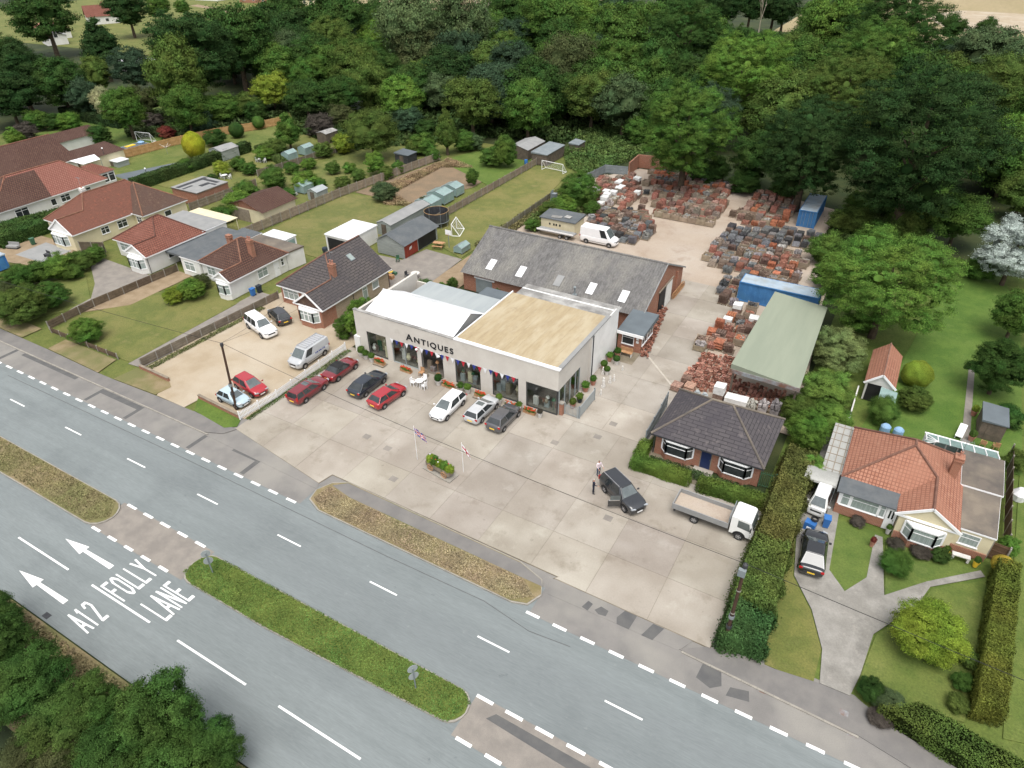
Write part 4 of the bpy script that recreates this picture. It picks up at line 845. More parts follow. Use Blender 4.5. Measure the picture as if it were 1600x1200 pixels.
# lettering
def text_mesh(s, size, name, mt, depth=.03):
    cu = bpy.data.curves.new(name, 'FONT'); cu.body = s; cu.size = size; cu.extrude = depth; cu.align_x = 'LEFT'; cu.offset = .012
    ob = bpy.data.objects.new(name, cu); col.objects.link(ob)
    dg = bpy.context.evaluated_depsgraph_get(); me = bpy.data.meshes.new_from_object(ob.evaluated_get(dg))
    col.objects.unlink(ob); bpy.data.objects.remove(ob); me.materials.clear(); me.materials.append(MATS[mt]); return me
x_ = -41.05
for ch in 'ANTIQUES':
    size = 1.12 if ch == 'A' else .92
    me = text_mesh(ch, size, 'letter', 'letter'); w = max(v.co.x for v in me.vertices)-min(v.co.x for v in me.vertices); x0 = min(v.co.x for v in me.vertices)
    sx = 1.12
    o = inst('letter', me, shop, Vector((x_-x0*sx, YF-.035, 3.48))-world_of(shop)); o.rotation_euler = (R(90), 0, 0); o.scale = (sx, 1, 1)
    x_ += w*sx+.2
# spotlights over the door
for xx in (-39.5, -36.7):
    b = B().tube((xx, YF, 2.98), (xx, YF-.4, 3.05), .025, 6).lathe([(0, .16), (.1, .12), (.15, 0), (.13, 0), (0, .08)], (xx, YF-.42, 2.92), 10); b.build('lamp', 'upvc', shop)
# side porch
h = thing('porch', 'small brick porch with slate grey roof between shop and barn', 'porch', (-21.5, 64.5, 0))
B().prism([(-23.1, 62.6), (-20.4, 62.6), (-20.4, 66.5), (-23.1, 66.5)], 0, 2.25).build('wall', 'brick', h)
B().prism([(-23.1, 62.2), (-20.05, 62.2), (-20.05, 66.9), (-23.1, 66.9)], 2.26, lambda x, y: 2.5 if y < 64 else 2.9).build('roof', 'slate_felt', h); B().box(-23.1, -20.03, 62.12, 62.19, 2.15, 2.5).build('eaves_board', 'upvc', h)
win(h, 'S', -22.6, -21.2, .8, 2.1, 62.6, 0); win(h, 'E', 62.9, 64.4, .8, 2.15, -20.4, 1); win(h, 'E', 64.6, 66.2, .8, 2.15, -20.4, 1)
for zz in (1.2, 1.6): B().box(-20.95, -20.65, 62.57, 62.61, zz, zz+.28).build('notice', 'plate_white', h)

# ================================================================ barn
h = thing('barn', 'long brick barn with mottled grey corrugated roof and square roof lights behind the shop', 'barn', (-33.8, 73.5, 0))
x0, x1, yf, yb, ze, zr, yr = -46.2, -21.7, 66.0, 81.0, 2.5, 6.0, 73.4
b = B(); b.box(x0+.2, x1-.15, 66.4, 80.7, 0, ze+.05)
for xx, s_ in ((x1-.15, 1), (x0+.2, -1)):
    t = [(xx, 66.4, ze+.05), (xx, 80.7, ze+.05), (xx, yr, zr-.12)]; b.poly(t if s_ > 0 else t[::-1])
b.build('wall', 'brick', h)
def corr(bb, p00, p10, p01, p11, n, amp, m=0):
    """corrugated sheet between two edges p00-p10 (bottom) and p01-p11 (top)"""
    p00, p10, p01, p11 = map(Vector, (p00, p10, p01, p11)); nrm = (p10-p00).cross(p01-p00).normalized()
    pr = None
    for k in range(n+1):
        t = k/n; a = p00.lerp(p10, t)+nrm*(amp if k % 2 else 0); c = p01.lerp(p11, t)+nrm*(amp if k % 2 else 0)
        if pr: bb.poly([pr[0], a, c, pr[1]], m)
        pr = (a, c)
b = B(); corr(b, (x0, yf, ze), (x1, yf, ze), (x0, yr, zr), (x1, yr, zr), 150, .05); corr(b, (x1, yb, ze), (x0, yb, ze), (x1, yr, zr), (x0, yr, zr), 150, .05)
rf = b.build('roof', 'asbestos', h); ridge(rf, [((x0, yr, zr+.02), (x1, yr, zr+.02))], 'asbestos', .16, name='ridge_cap')
slope = Vector((0, yr-yf, zr-ze)).normalized(); nrm = Vector((0, -slope.z, slope.y))
for xx, mm in ((-42.7, 1), (-38.4, 1), (-33.2, 0), (-28.9, 1), (-24.8, 1)):
    c = Vector((xx, 68.0, ze+(68.0-yf)*(zr-ze)/(yr-yf)))+nrm*.07
    b = B(); b.obox(c, (.45, 0, 0), slope*.85, nrm*.02); b.build('roof_light', 'roof_light' if mm else 'light_felt', rf)
for xx in (-40.5, -35.6, -25.3, -30.6):
    s2 = Vector((0, yr-yb, zr-ze)).normalized(); n2 = Vector((0, -s2.z, s2.y))*-1; c = Vector((xx, 75.2, zr-(75.2-yr)*(zr-ze)/(yb-yr)))+Vector((0, .03, .09)); b = B(); b.obox(c, (.5, 0, 0), s2*.8, Vector((0, .02, .04))); b.build('roof_light', 'roof_light', rf)
c = Vector((-30.4, 66.6, 2.8)); b = B(); b.lathe([(.16, 0), (.12, .3), (.1, .35), (.1, 1.0), (.17, 1.02), (.17, 1.15), (0, 1.25)], c, 10); b.box(c.x-.25, c.x+.25, c.y-.2, c.y+.25, 2.55, 3.0); b.build('flue', 'metal_grey', rf)
bb = B()
for ye in (yf-.05, yb+.05):
    p, q = Vector((x1+.05, ye, ze-.02)), Vector((x1+.05, yr, zr+.05)); d = (q-p).normalized(); bb.obox((p+q)/2, (q-p)/2, (.04, 0, 0), Vector((0, -d.z, d.y))*.1)
bb.build('barge_board', 'light_felt', rf)
B().box(-44.1, -41.7, 66.33, 66.42, 0, 2.0).build('sliding_door', 'metal_grey', h); B().box(-44.3, -41.3, 66.28, 66.4, 2.03, 2.2).build('door_rail', 'upvc', h)
for ya in (67.6, 77.9): B().box(x1-.17, x1+.12, ya-.15, ya+.15, 0, 3.2).build('buttress', 'brick', h)
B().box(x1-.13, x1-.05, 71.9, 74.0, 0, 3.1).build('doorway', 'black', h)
b = B(); b.box(x1-.05, x1+.06, 74.02, 76.0, .05, 3.0)
for k in range(5): b.box(x1+.061, x1+.085, 74.1+k*.38, 74.4+k*.38, .15, 2.9)
b.build('sliding_door', 'render_white', h)['label'] = 'white sliding door in the gable'; B().box(x1-.04, x1+.1, 71.2, 76.4, 3.12, 3.26).build('door_rail', 'timber', h)
for k in range(9):
    w_ = B(); c = Vector((x1+.28, 76.7+k*.42, .48)); ring = [c+Vector((.12*math.cos(t), .46*math.cos(t), .46*math.sin(t))) for t in [2*math.pi*j/14 for j in range(14)]]
    for j in range(14): w_.tube(ring[j], ring[(j+1) % 14], .045, 5)
    for j in range(0, 14, 2): w_.tube(c, ring[j], .03, 4)
    tag(w_.build('cart_wheel', 'wood_plain', loc=c), 'weathered wooden cart wheel in the row leaning on the barn gable', 'wheel', 'wheels leaning on the barn gable')
# green-roofed store
h = thing('open_store', 'open-sided store with flat pale green sheet roof over the chimney pots', 'canopy', (-6.6, 67, 0))
z_ = lambda x, y: 4.3-(x+9.9)*.09
B().prism([(-9.9, 58.6), (-3.4, 58.4), (-3.9, 75.9), (-9.7, 75.9)], 3.5, z_, bottom=True).build('roof', 'green_sheet', h).location.z += 0.0
b = B(); b.prism([(-9.95, 58.5), (-3.35, 58.32), (-3.35, 58.39), (-9.95, 58.58)], 3.35, 3.75); b.build('fascia', 'rust', h)
for x_, y_ in ((-9.6, 59), (-9.5, 67), (-9.5, 75.3), (-3.7, 59), (-3.9, 67), (-4.1, 75.3)): B().box(x_-.09, x_+.09, y_-.09, y_+.09, 0, 3.5).build('post', 'timber_dark', h)

# ================================================================ shipping containers
def container(x, y, L, W, rz, label, top='container_top'):
    h = thing('shipping_container', label, 'container', (x, y, 0), rz)
    b = B(); n = int(L/.28)
    for sy in (-1, 1):
        for k in range(n):
            a0, a1 = -L/2+k*L/n, -L/2+(k+1)*L/n; o = (0, .04)[k % 2]; yy = sy*(W/2-.03-o)
            b.box(a0, a1, min(yy, yy-sy*.03), max(yy, yy-sy*.03), .15, 2.5)
    n = int(W/.28)
    for sx in (-1, 1):
        for k in range(n):
            a0, a1 = -W/2+.06+k*(W-.12)/n, -W/2+.06+(k+1)*(W-.12)/n; o = (0, .04)[k % 2]; xx = sx*(L/2-.03-o); b.box(min(xx, xx-sx*.03), max(xx, xx-sx*.03), a0, a1, .15, 2.5)
    b.build('wall', 'container_blue', h, local=True)
    f = B()
    for sx in (-1, 1):
        for sy in (-1, 1): f.box(sx*L/2-.08, sx*L/2+.08, sy*W/2-.08, sy*W/2+.08, 0, 2.6)
    for zz in (.05, 2.46):
        for sy in (-1, 1): f.box(-L/2+.08, L/2-.08, sy*W/2-.05, sy*W/2+.05, zz, zz+.13)
        for sx in (-1, 1): f.box(sx*L/2-.05, sx*L/2+.05, -W/2+.08, W/2-.08, zz, zz+.13)
    f.build('frame', 'container_blue', h, local=True)
    t = B(); n = int(L/.4)
    for k in range(n): t.box(-L/2+.05+k*(L-.1)/n, -L/2+.05+(k+1)*(L-.1)/n, -W/2+.04, W/2-.04, 2.45, 2.58 if k % 2 else 2.605)
    t.build('roof', top, h, local=True)
    d = B()
    for yy in (-.75, -.3, .3, .75): d.tube((-L/2-.06, yy, .2), (-L/2-.06, yy, 2.45), .025, 6)
    d.build('door_bar', 'metal_grey', h, local=True)
container(-9.85, 81.3, 9.1, 2.44, 0, 'blue shipping container with pale blue roof behind the green-roofed store')
container(-11.7, 112.2, 8.0, 2.44, R(90), 'small blue container with rusty pale roof at the back of the yard', 'container_top')
# ================================================================ vegetation
def leaf_mesh(name, P, N, size, rng, aspect=0.62, mat='leaf', core=None, fold=0.25):
    """many small leaf-sprays: one folded four-sided face at each point P, facing about N"""
    n = len(P)
    N = N/np.linalg.norm(N, axis=1, keepdims=True)
    J = N+rng.normal(0, .55, (n, 3)); J /= np.linalg.norm(J, axis=1, keepdims=True)
    T = np.cross(J, rng.normal(0, 1, (n, 3))); T /= np.linalg.norm(T, axis=1, keepdims=True)+1e-9
    S = np.cross(J, T)
    L = (size*rng.uniform(.65, 1.35, n))[:, None]
    v = np.empty((n, 4, 3))
    v[:, 0] = P-T*L; v[:, 3] = P+S*L*aspect-J*L*fold; v[:, 2] = P+T*L; v[:, 1] = P-S*L*aspect-J*L*fold
    verts = v.reshape(-1, 3); nv = len(verts)
    nrm = np.repeat(N*.75+J*.25, 4, axis=0)
    quads = np.arange(n*4).reshape(-1, 4)
    loops = quads.reshape(-1); starts = np.arange(n)*4; tot = np.full(n, 4)
    if core is not None:
        cv, cf = core
        verts = np.vstack([verts, cv]); d = cv-cv.mean(0); nrm = np.vstack([nrm, d/(np.linalg.norm(d, axis=1, keepdims=True)+1e-9)])
        loops = np.concatenate([loops, cf.reshape(-1)+nv]); starts = np.concatenate([starts, n*4+np.arange(len(cf))*3]); tot = np.concatenate([tot, np.full(len(cf), 3)])
    me = bpy.data.meshes.new(name)
    me.vertices.add(len(verts)); me.vertices.foreach_set('co', verts.reshape(-1).astype(np.float32))
    me.loops.add(len(loops)); me.loops.foreach_set('vertex_index', loops.astype(np.int32))
    me.polygons.add(len(starts)); me.polygons.foreach_set('loop_start', starts.astype(np.int32)); me.polygons.foreach_set('loop_total', tot.astype(np.int32))
    me.polygons.foreach_set('use_smooth', np.ones(len(starts), dtype=bool))
    me.update(calc_edges=True); me.validate()
    nrm = nrm/(np.linalg.norm(nrm, axis=1, keepdims=True)+1e-9)
    me.normals_split_custom_set_from_vertices(nrm.astype(np.float32).tolist())
    me.materials.append(MATS[mat])
    return me
import bmesh as _bm
def ico(sub):
    b = _bm.new(); _bm.ops.create_icosphere(b, subdivisions=sub, radius=1); b.verts.ensure_lookup_table()
    v = np.array([q.co[:] for q in b.verts]); f = np.array([[q.index for q in p.verts] for p in b.faces]); b.free(); return v, f
ICO = ico(2)
def fib(n, rng):
    k = np.arange(n)+.5; ph = np.arccos(1-2*k/n); th = np.pi*(1+5**.5)*k+rng.uniform(0, 6.3)
    return np.stack([np.cos(th)*np.sin(ph), np.sin(th)*np.sin(ph), np.cos(ph)], 1)
def crown(name, seed, lobes=16, leaves=26000, size=.03, shape='round', mat='leaf', core=.7, spread=.62, sub=9, lr=(.3, .5), r2=(.1, .2)):
    """crown in a unit box (radius 1 in plan, -1..1 in height): boughs, sprays on each bough, leaves round each spray"""
    rng = np.random.default_rng(seed)
    D = fib(lobes, rng)+rng.normal(0, .2, (lobes, 3)); D /= np.linalg.norm(D, axis=1, keepdims=True)
    r1 = rng.uniform(lr[0], lr[1], lobes); C = D*(1-r1*.8)[:, None]*rng.uniform(.72, 1.06, lobes)[:, None]
    def squeeze(Q, rr=None):
        t = (Q[:, 2]+1)/2
        if shape == 'cone': k = np.clip(1.15-t, .1, 1)
        elif shape == 'tall': k = np.clip(np.sin(np.pi*(.2+.68*t)), .35, 1)
        else: return Q, rr
        Q[:, :2] *= k[:, None]; return Q, (rr*np.clip(k+.1, .25, 1) if rr is not None else None)
    C, r1 = squeeze(C, r1)
    C = np.vstack([C, [[0, 0, -.05], [0, 0, -.4]]]); r1 = np.concatenate([r1, [.5, .42] if shape != 'cone' else [.4, .5]])
    S, s2, own = [], [], []
    for c, r_ in zip(C, r1):
        d = fib(sub*2, rng)+rng.normal(0, .25, (sub*2, 3)); d /= np.linalg.norm(d, axis=1, keepdims=True)
        d = d[d[:, 2] > -.55][:int(sub*1.6)]
        S.append(c+d*r_*rng.uniform(.72, 1.08, (len(d), 1))); s2.append(rng.uniform(r2[0], r2[1], len(d))*(r_/.4)**.5); own.append(np.tile(c, (len(d), 1)))
    S, s2, own = np.vstack(S), np.concatenate(s2), np.vstack(own)
    deep = np.zeros(len(S))
    for c, r_ in zip(C, r1): deep += (np.linalg.norm(S-c, axis=1) < r_*.7)
    S, s2, own = S[deep < 1], s2[deep < 1], own[deep < 1]
    idx = rng.choice(len(S), leaves, p=s2**2/np.sum(s2**2))
    q = rng.normal(0, 1, (leaves, 3)); q[:, 2] = np.abs(q[:, 2])*.8-.25
    P = S[idx]+q*(s2[idx]*spread)[:, None]
    out = P/(np.linalg.norm(P, axis=1, keepdims=True)+1e-9)
    b1 = P-own[idx]; b1 /= np.linalg.norm(b1, axis=1, keepdims=True)+1e-9
    b2 = P-S[idx]; b2 /= np.linalg.norm(b2, axis=1, keepdims=True)+1e-9
    N = b1*.5+b2*.45+out*.3+np.array([0, 0, .3])
    cv, cf = [], []
    for c, r_ in zip(C, r1):
        w_ = ICO[0]*(r_*core)*(1+rng.normal(0, .09, (len(ICO[0]), 1)))+c
        cf.append(ICO[1]+sum(len(a) for a in cv)); cv.append(w_)
    return leaf_mesh(name, P, N, size, rng, mat=mat, core=(np.vstack(cv), np.vstack(cf)))
CR = {}
for k in range(4): CR['oak%d' % k] = crown('crown', 10+k, 15+3*k, 30000, .027, core=.4)
for k in range(2): CR['big%d' % k] = crown('crown', 20+k, 34, 80000, .016, sub=13, lr=(.2, .36), r2=(.07, .14), core=.32)
for k in range(2): CR['giant%d' % k] = crown('crown', 25+k, 60, 150000, .0095, sub=16, lr=(.15, .3), r2=(.045, .1), core=.25)
for k in range(2): CR['tall%d' % k] = crown('crown', 30+k, 20, 22000, .03, 'tall')
for k in range(2): CR['wisp%d' % k] = crown('crown', 40+k, 24, 26000, .024, 'tall', core=.5, spread=.8, lr=(.2, .36))
CR['cone0'] = crown('crown', 50, 26, 20000, .028, 'cone', lr=(.2, .34))
CR['pine0'] = crown('crown', 52, 18, 20000, .028, core=.55, spread=.75)
for k in range(3): CR['bush%d' % k] = crown('crown', 60+k, 12, 20000, .031, core=.66)
def egg():
    rng = np.random.default_rng(70); d = fib(22000, rng)+rng.normal(0, .01, (22000, 3)); k = np.where(d[:, 2] > 0, 1-.16*d[:, 2]**2, 1)[:, None]; P = d*np.hstack([k, k, np.ones((len(d), 1))])*(1+rng.normal(0, .025, (len(d), 1))+.03*np.sin(d[:, :1]*9+d[:, 2:]*7))
    return leaf_mesh('crown', P*.97, d+np.array([0, 0, .2]), .02, rng, mat='leaf_tight', core=(ICO[0]*.9, ICO[1]))
CR['egg0'] = egg()
CR['fine0'] = crown('crown', 72, 20, 34000, .02)
for k in range(3): CR['near%d' % k] = crown('crown', 80+k, 28, 76000, .017, sub=13, lr=(.22, .4), r2=(.07, .15), core=.34)

def trunk_mesh(seed, m='trunk'):
    """unit height, tapered, with limbs reaching up into the crown"""
    rg = random.Random(seed); b = B(); pts_ = [Vector((0, 0, -.03)), Vector((.01, .01, .3)), Vector((rg.uniform(-.03, .03), rg.uniform(-.03, .03), .62)), Vector((rg.uniform(-.05, .05), 0, .95))]
    rad = [.05, .036, .024, .008]
    for i in range(3): b.tube(pts_[i], pts_[i+1], rad[i], 8, 0, rad[i+1])
    for k in range(6):
        a = rg.uniform(0, 6.28); z = rg.uniform(.3, .62); p = Vector((0, 0, z)); q = p+Vector((math.cos(a)*.22, math.sin(a)*.22, rg.uniform(.12, .26))); b.tube(p, q, .016, 6, 0, .005)
    return b.mesh('trunk', m)
TRK = [trunk_mesh(k) for k in range(3)]
PALE_TRK = trunk_mesh(9, 'pale_bark')
COL = {'dark': (.042, .09, .021), 'deep': (.03, .066, .019), 'mid': (.07, .138, .027), 'bright': (.105, .195, .034), 'lime': (.2, .27, .036), 'olive': (.085, .135, .03),
       'pale': (.105, .155, .062), 'blue': (.044, .08, .042), 'yellow': (.34, .36, .03), 'gold': (.5, .38, .06), 'silver': (.42, .49, .44), 'brown': (.072, .088, .034), 'red': (.17, .05, .035),
       'purple': (.085, .075, .06), 'grey': (.075, .118, .05), 'cream': (.32, .32, .17)}
_cnt = [0]
def jit(c, a=.1):
    g = rnd.uniform(1-a, 1+a); return tuple(max(0, v*g*rnd.uniform(1-a*.2, 1+a*.2)) for v in c)
def tree_at(x, y, r, hh, crownkey, color, label, group=None, name='broadleaf_tree', cat='tree', lift=None, bare=None):
    """r crown radius, hh half height of crown, lift height of crown centre"""
    lift = hh*1.15 if lift is None else lift
    t = thing(name, label, cat, (x, y, 0), 0, group)
    _cnt[0] += 1
    c = inst('crown', CR[crownkey], t, (0, 0, lift), rnd.uniform(0, 6.28), (r, r*rnd.uniform(.93, 1.07), hh), jit(COL[color] if isinstance(color, str) else color))
    H = lift+hh*.55
    inst('trunk', bare or TRK[_cnt[0] % 3], t, (0, 0, 0), rnd.uniform(0, 6), (H*.9, H*.9, H))
    return t
def shrub_at(x, y, r, hh, crownkey, color, label, group=None, name='shrub', cat='shrub', lift=None):
    lift = hh*.8 if lift is None else lift
    o = bpy.data.objects.new(name, CR[crownkey]); col.objects.link(o)
    o.location = (x, y, lift); o.rotation_euler = (0, 0, rnd.uniform(0, 6.28)); o.scale = (r, r*rnd.uniform(.92, 1.08), hh); o.color = (*jit(COL[color] if isinstance(color, str) else color), 1)
    return tag(o, label, cat, group)
def seen(u, v, w, asp=1.0, tr=.25):
    """crown centred on photo point (u, v) and w photo-pixels wide -> place, radius, half height"""
    z = 4.0; r = 3.0
    for _ in range(6):
        p = G(u, v, z); d = (p-Vector((0, 0, CAM_H))).dot(FW); r = w/2*d/F_PX; hh = r*asp; z = hh*(1+tr)
    return p.x, p.y, r, hh, z
def tree(u, v, w, key, color, label, asp=1.0, tr=.3, group=None, name='broadleaf_tree', bare=None):
    x, y, r, hh, z = seen(u, v, w, asp, tr); return tree_at(x, y, r, hh, key, color, label, group, name, lift=z, bare=bare)
def shrub(u, v, w, key, color, label, asp=.8, tr=-.15, group=None, name='shrub', cat='shrub'):
    x, y, r, hh, z = seen(u, v, w, asp, tr); return shrub_at(x, y, r, hh, key, color, label, group, name, cat, lift=z)
CN = 'conifer_tree'
# ---- far left, beyond the gardens
tree(66, 20, 95, 'oak0', 'dark', 'large dark round tree between the orange roof and the top left corner')
tree(155, 68, 80, 'cone0', 'deep', 'dark pyramid-shaped tree in front of the far orange and white gables', 1.05, name=CN)
tree(198, 14, 62, 'oak1', 'deep', 'dark tree standing in the far meadow beside the white gable'); tree(246, 12, 36, 'oak2', 'mid', 'small tree in the far meadow next to the gravel lane')
tree(285, 12, 26, 'bush0', 'mid', 'small round tree by the far lane', .8); tree(-20, 100, 110, 'big0', 'dark', 'huge dark tree cut by the left edge'); tree(26, 110, 95, 'big1', 'deep', 'huge dark spreading tree left of the pyramid tree')
tree(95, 132, 75, 'oak3', 'dark', 'dark broad tree above the white hedge cover'); tree(300, 85, 135, 'big0', 'deep', 'wide dark oak behind the tall lime-green tree'); tree(368, 62, 105, 'oak1', 'dark', 'dark oak whose crown reaches the far meadow edge', 1.1)
tree(275, 118, 86, 'tall0', 'olive', 'tall light green tree behind the yellow conifer', 1.35); tree(290, 168, 78, 'wisp0', 'mid', 'weeping willow hanging over the garden fence', .9)
tree(163, 160, 36, 'tall1', 'cream', 'cream variegated tree beside the green goal lawn', 1.3); tree(196, 172, 62, 'oak2', 'mid', 'green tree behind the small goal in the left gardens', 1.1); tree(226, 158, 44, 'bush1', 'brown', 'brownish dark tree between the goal tree and the willow', 1.1)
tree(132, 150, 55, 'bush2', 'blue', 'blue-green shrubby tree above the far outbuildings'); tree(205, 108, 62, 'oak0', 'blue', 'dark blue-green tree below the far white roof'); tree(150, 116, 50, 'bush0', 'olive', 'olive tree among the dark trees on the far left'); tree(10, 150, 90, 'oak2', 'deep', 'low dark tree at the left edge above the brown roofs', .8)
for u, v, w, k, c, l in ((55, 190, 40, 'bush0', 'mid', 'green shrub behind the brown ribbed roof'), (82, 190, 34, 'bush1', 'dark', 'dark shrub between two brown roofs'), (108, 190, 36, 'bush2', 'bright', 'bright shrub above the long white outbuilding'), (20, 212, 40, 'cone0', 'bright', 'bright pointed shrub at the left edge beside the brown roof'), (40, 205, 36, 'bush1', 'purple', 'purple shrub behind the brown roof at the left'),
                       (155, 212, 40, 'bush0', 'dark', 'dark shrub by the outbuilding with the glass cover'), (240, 188, 30, 'bush1', 'purple', 'purple-grey shrub beside the willow'), (260, 207, 26, 'bush2', 'red', 'red maple shrub behind the wooden fence'), (310, 190, 55, 'bush0', 'blue', 'blue-green bush under the willow'), (345, 170, 60, 'bush2', 'mid', 'rough green bush near the garden rubbish'), (385, 165, 50, 'bush1', 'olive', 'olive bush beside the yellow-green tree'), (335, 215, 34, 'bush1', 'dark', 'dark shrub right behind the yellow conifer'), (400, 175, 40, 'bush0', 'dark', 'dark bush behind the round clipped trees')):
    shrub(u, v, w, k, c, l)
shrub(302, 226, 36, 'egg0', 'yellow', 'bright yellow egg-shaped conifer on the lawn', 1.1, .0, name='conifer_tree', cat='tree'); shrub(369, 203, 24, 'egg0', 'dark', 'round clipped dark bush in front of the wooden fence', .95, .05, name='topiary_bush', cat='bush'); shrub(403, 191, 20, 'egg0', 'mid', 'round clipped grey-green bush at the end of the wooden fence', .95, .1, name='topiary_bush', cat='bush')
# ---- the middle wood
tree(418, 50, 70, 'oak3', 'deep', 'dark oak left of the three rounded oaks'); tree(445, 35, 85, 'oak0', 'dark', 'rounded dark oak below the far red field'); tree(525, 28, 95, 'oak1', 'dark', 'largest rounded dark oak left of the pale poplars', 1.1)
tree(455, 80, 68, 'wisp0', 'grey', 'grey-brown thin tree in front of the rounded oaks', .9); tree(535, 65, 65, 'wisp1', 'blue', 'blue-green airy tree below the rounded oaks', .9); tree(512, 104, 62, 'oak2', 'mid', 'mid green round tree above the laurels'); tree(412, 95, 60, 'oak3', 'dark', 'dark tree above the yellow-green shrub')
tree(640, 30, 110, 'wisp0', 'pale', 'pale feathery poplar, left of the pair', 1.3); tree(722, 35, 95, 'wisp1', 'pale', 'pale feathery poplar beside the bare branches', 1.4); tree(588, 62, 60, 'wisp0', 'bright', 'light green airy tree at the foot of the poplars'); tree(655, 88, 95, 'wisp1', 'brown', 'olive-brown round tree in front of the poplars', .9); tree(700, 80, 60, 'oak1', 'grey', 'grey-green tree beside the olive-brown one')
tree(425, 142, 62, 'bush0', 'lime', 'yellow-green shrubby tree above the gardens', .8); tree(478, 152, 62, 'oak2', 'dark', 'dark glossy laurel, left one', .8); tree(532, 150, 66, 'oak3', 'dark', 'dark glossy laurel, right one', .8)
tree(628, 155, 68, 'oak0', 'bright', 'bright green round tree in the thicket'); tree(690, 142, 55, 'bush1', 'grey', 'grey-green tree between two round ones'); tree(738, 160, 84, 'oak1', 'olive', 'olive-green round tree behind the conifer'); tree(660, 120, 55, 'bush2', 'olive', 'low olive tree in the thicket')
tree(697, 202, 46, 'cone0', 'olive', 'light green conical conifer behind the garden lawn', 1.55, .1, name=CN); tree(580, 206, 82, 'fine0', 'olive', 'broad olive orchard tree behind the gardens', .8); shrub(640, 190, 52, 'bush0', 'blue', 'blue-green bush between orchard tree and conifer'); shrub(665, 200, 36, 'bush1', 'dark', 'dark bush left of the conifer')
tree(449, 202, 54, 'cone0', 'mid', 'broad leafy pyramid in the left gardens', 1.1, .05); shrub(500, 196, 46, 'bush2', 'purple', 'purple-grey bush beside the tin shed'); shrub(530, 182, 42, 'bush0', 'brown', 'brownish bush behind the tin shed'); shrub(557, 165, 26, 'bush1', 'silver', 'small grey-blue bush below the laurels'); shrub(537, 224, 36, 'bush2', 'lime', 'small yellow-green tree by the tin shed', .9)
shrub(790, 236, 34, 'tall0', 'mid', 'upright dark shrub on the far green lawn', 1.5, .0); shrub(427, 279, 44, 'bush0', 'mid', 'round green shrub by the white garden chairs'); shrub(476, 282, 40, 'bush1', 'bright', 'round green shrub near the greenhouses'); shrub(585, 254, 32, 'bush2', 'bright', 'young tree in the long garden', 1.1, .1); shrub(560, 275, 26, 'bush0', 'olive', 'low shrub in the long garden'); shrub(535, 285, 26, 'bush1', 'olive', 'loose bush at the greenhouse end of the long garden')
shrub(738, 277, 20, 'tall1', 'mid', 'small upright bush by the lawn fence', 1.3, 0)
for u, v, w, k, c, l in ((800, 105, 75, 'oak0', 'blue', 'dark blue-green tree at the centre of the wood'), (770, 95, 60, 'oak1', 'mid', 'mid green tree right of the bare branches'), (860, 30, 95, 'oak2', 'mid', 'light topped tree at the top centre'), (800, 25, 70, 'oak3', 'dark', 'dark tree at the top centre beside the bare branches'), (965, 62, 100, 'oak0', 'mid', 'full mid green tree in the centre of the wood'), (915, 30, 60, 'tall0', 'bright', 'brighter green crown at the top of the wood'), (1070, 52, 118, 'giant1', 'dark', 'large dark tree left of the clearing'), (1010, 40, 80, 'oak1', 'mid', 'mid green crown beside the large dark tree'), (885, 105, 95, 'pine0', 'brown', 'brownish pine in the middle of the wood'), (962, 106, 84, 'oak2', 'mid', 'round tree above the apple thicket'), (925, 155, 76, 'bush0', 'olive', 'olive apple-like tree, left of the thicket'), (1012, 130, 84, 'bush1', 'mid', 'spreading light tree in the thicket above the yard'), (975, 160, 84, 'bush2', 'grey', 'grey-green tree in the thicket above the brambles'), (825, 168, 78, 'oak3', 'mid', 'mid green tree above the pale tin roof'), (1165, 118, 135, 'giant0', 'bright', 'large bright green tree above the yard'), (1075, 205, 150, 'giant1', 'mid', 'large spreading tree overhanging the back of the brick yard'), (1180, 245, 75, 'oak0', 'dark', 'dark tree overhanging the orange pallets'), (1075, 110, 50, 'bush2', 'grey', 'small grey-green tree below the clearing'),
                         (1242, 92, 74, 'oak2', 'olive', 'olive crown right of the bright green tree'), (1310, 48, 104, 'oak3', 'bright', 'light green crown below the dark pines'), (1400, 48, 160, 'giant0', 'dark', 'dark wide crown below the tan field'), (1362, 105, 150, 'giant1', 'mid', 'mid green wide crown in the right-hand wood'), (1470, 122, 78, 'oak0', 'olive', 'olive crown in the right-hand wood'), (1320, 150, 140, 'giant0', 'olive', 'olive-dark wide crown above the giant tree'), (1440, 222, 245, 'giant1', 'deep', 'giant dark tree right of the blue container'), (1265, 232, 155, 'giant0', 'deep', 'wide dark tree directly behind the blue container'), (1540, 88, 100, 'oak1', 'grey', 'pale green tree near the tan field'), (1600, 112, 90, 'oak2', 'grey', 'grey-green tree at the right edge below the field'), (1555, 142, 105, 'fine0', 'olive', 'olive round tree at the right edge'), (1582, 225, 85, 'oak3', 'bright', 'light green tree at the right edge beside the giant one'), (1540, 48, 36, 'bush0', 'dark', 'small dark bush in the field edge'), (1490, 42, 36, 'bush1', 'dark', 'dark little tree on the field edge')):
    tree(u, v, w, k, c, l)
tree(1440, 300, 42, 'cone0', 'olive', 'small yellowish conifer in front of the giant tree', 1.3, .05, name=CN); tree(1500, 340, 95, 'oak1', 'mid', 'rounded green tree right of the rough grass', .8); shrub(1415, 355, 70, 'bush0', 'olive', 'olive scrub beside the rough grass'); shrub(1460, 330, 50, 'bush1', 'grey', 'grey twiggy bush beside the rough grass'); tree(1600, 300, 70, 'oak0', 'olive', 'olive tree at the right edge above the silver willow')
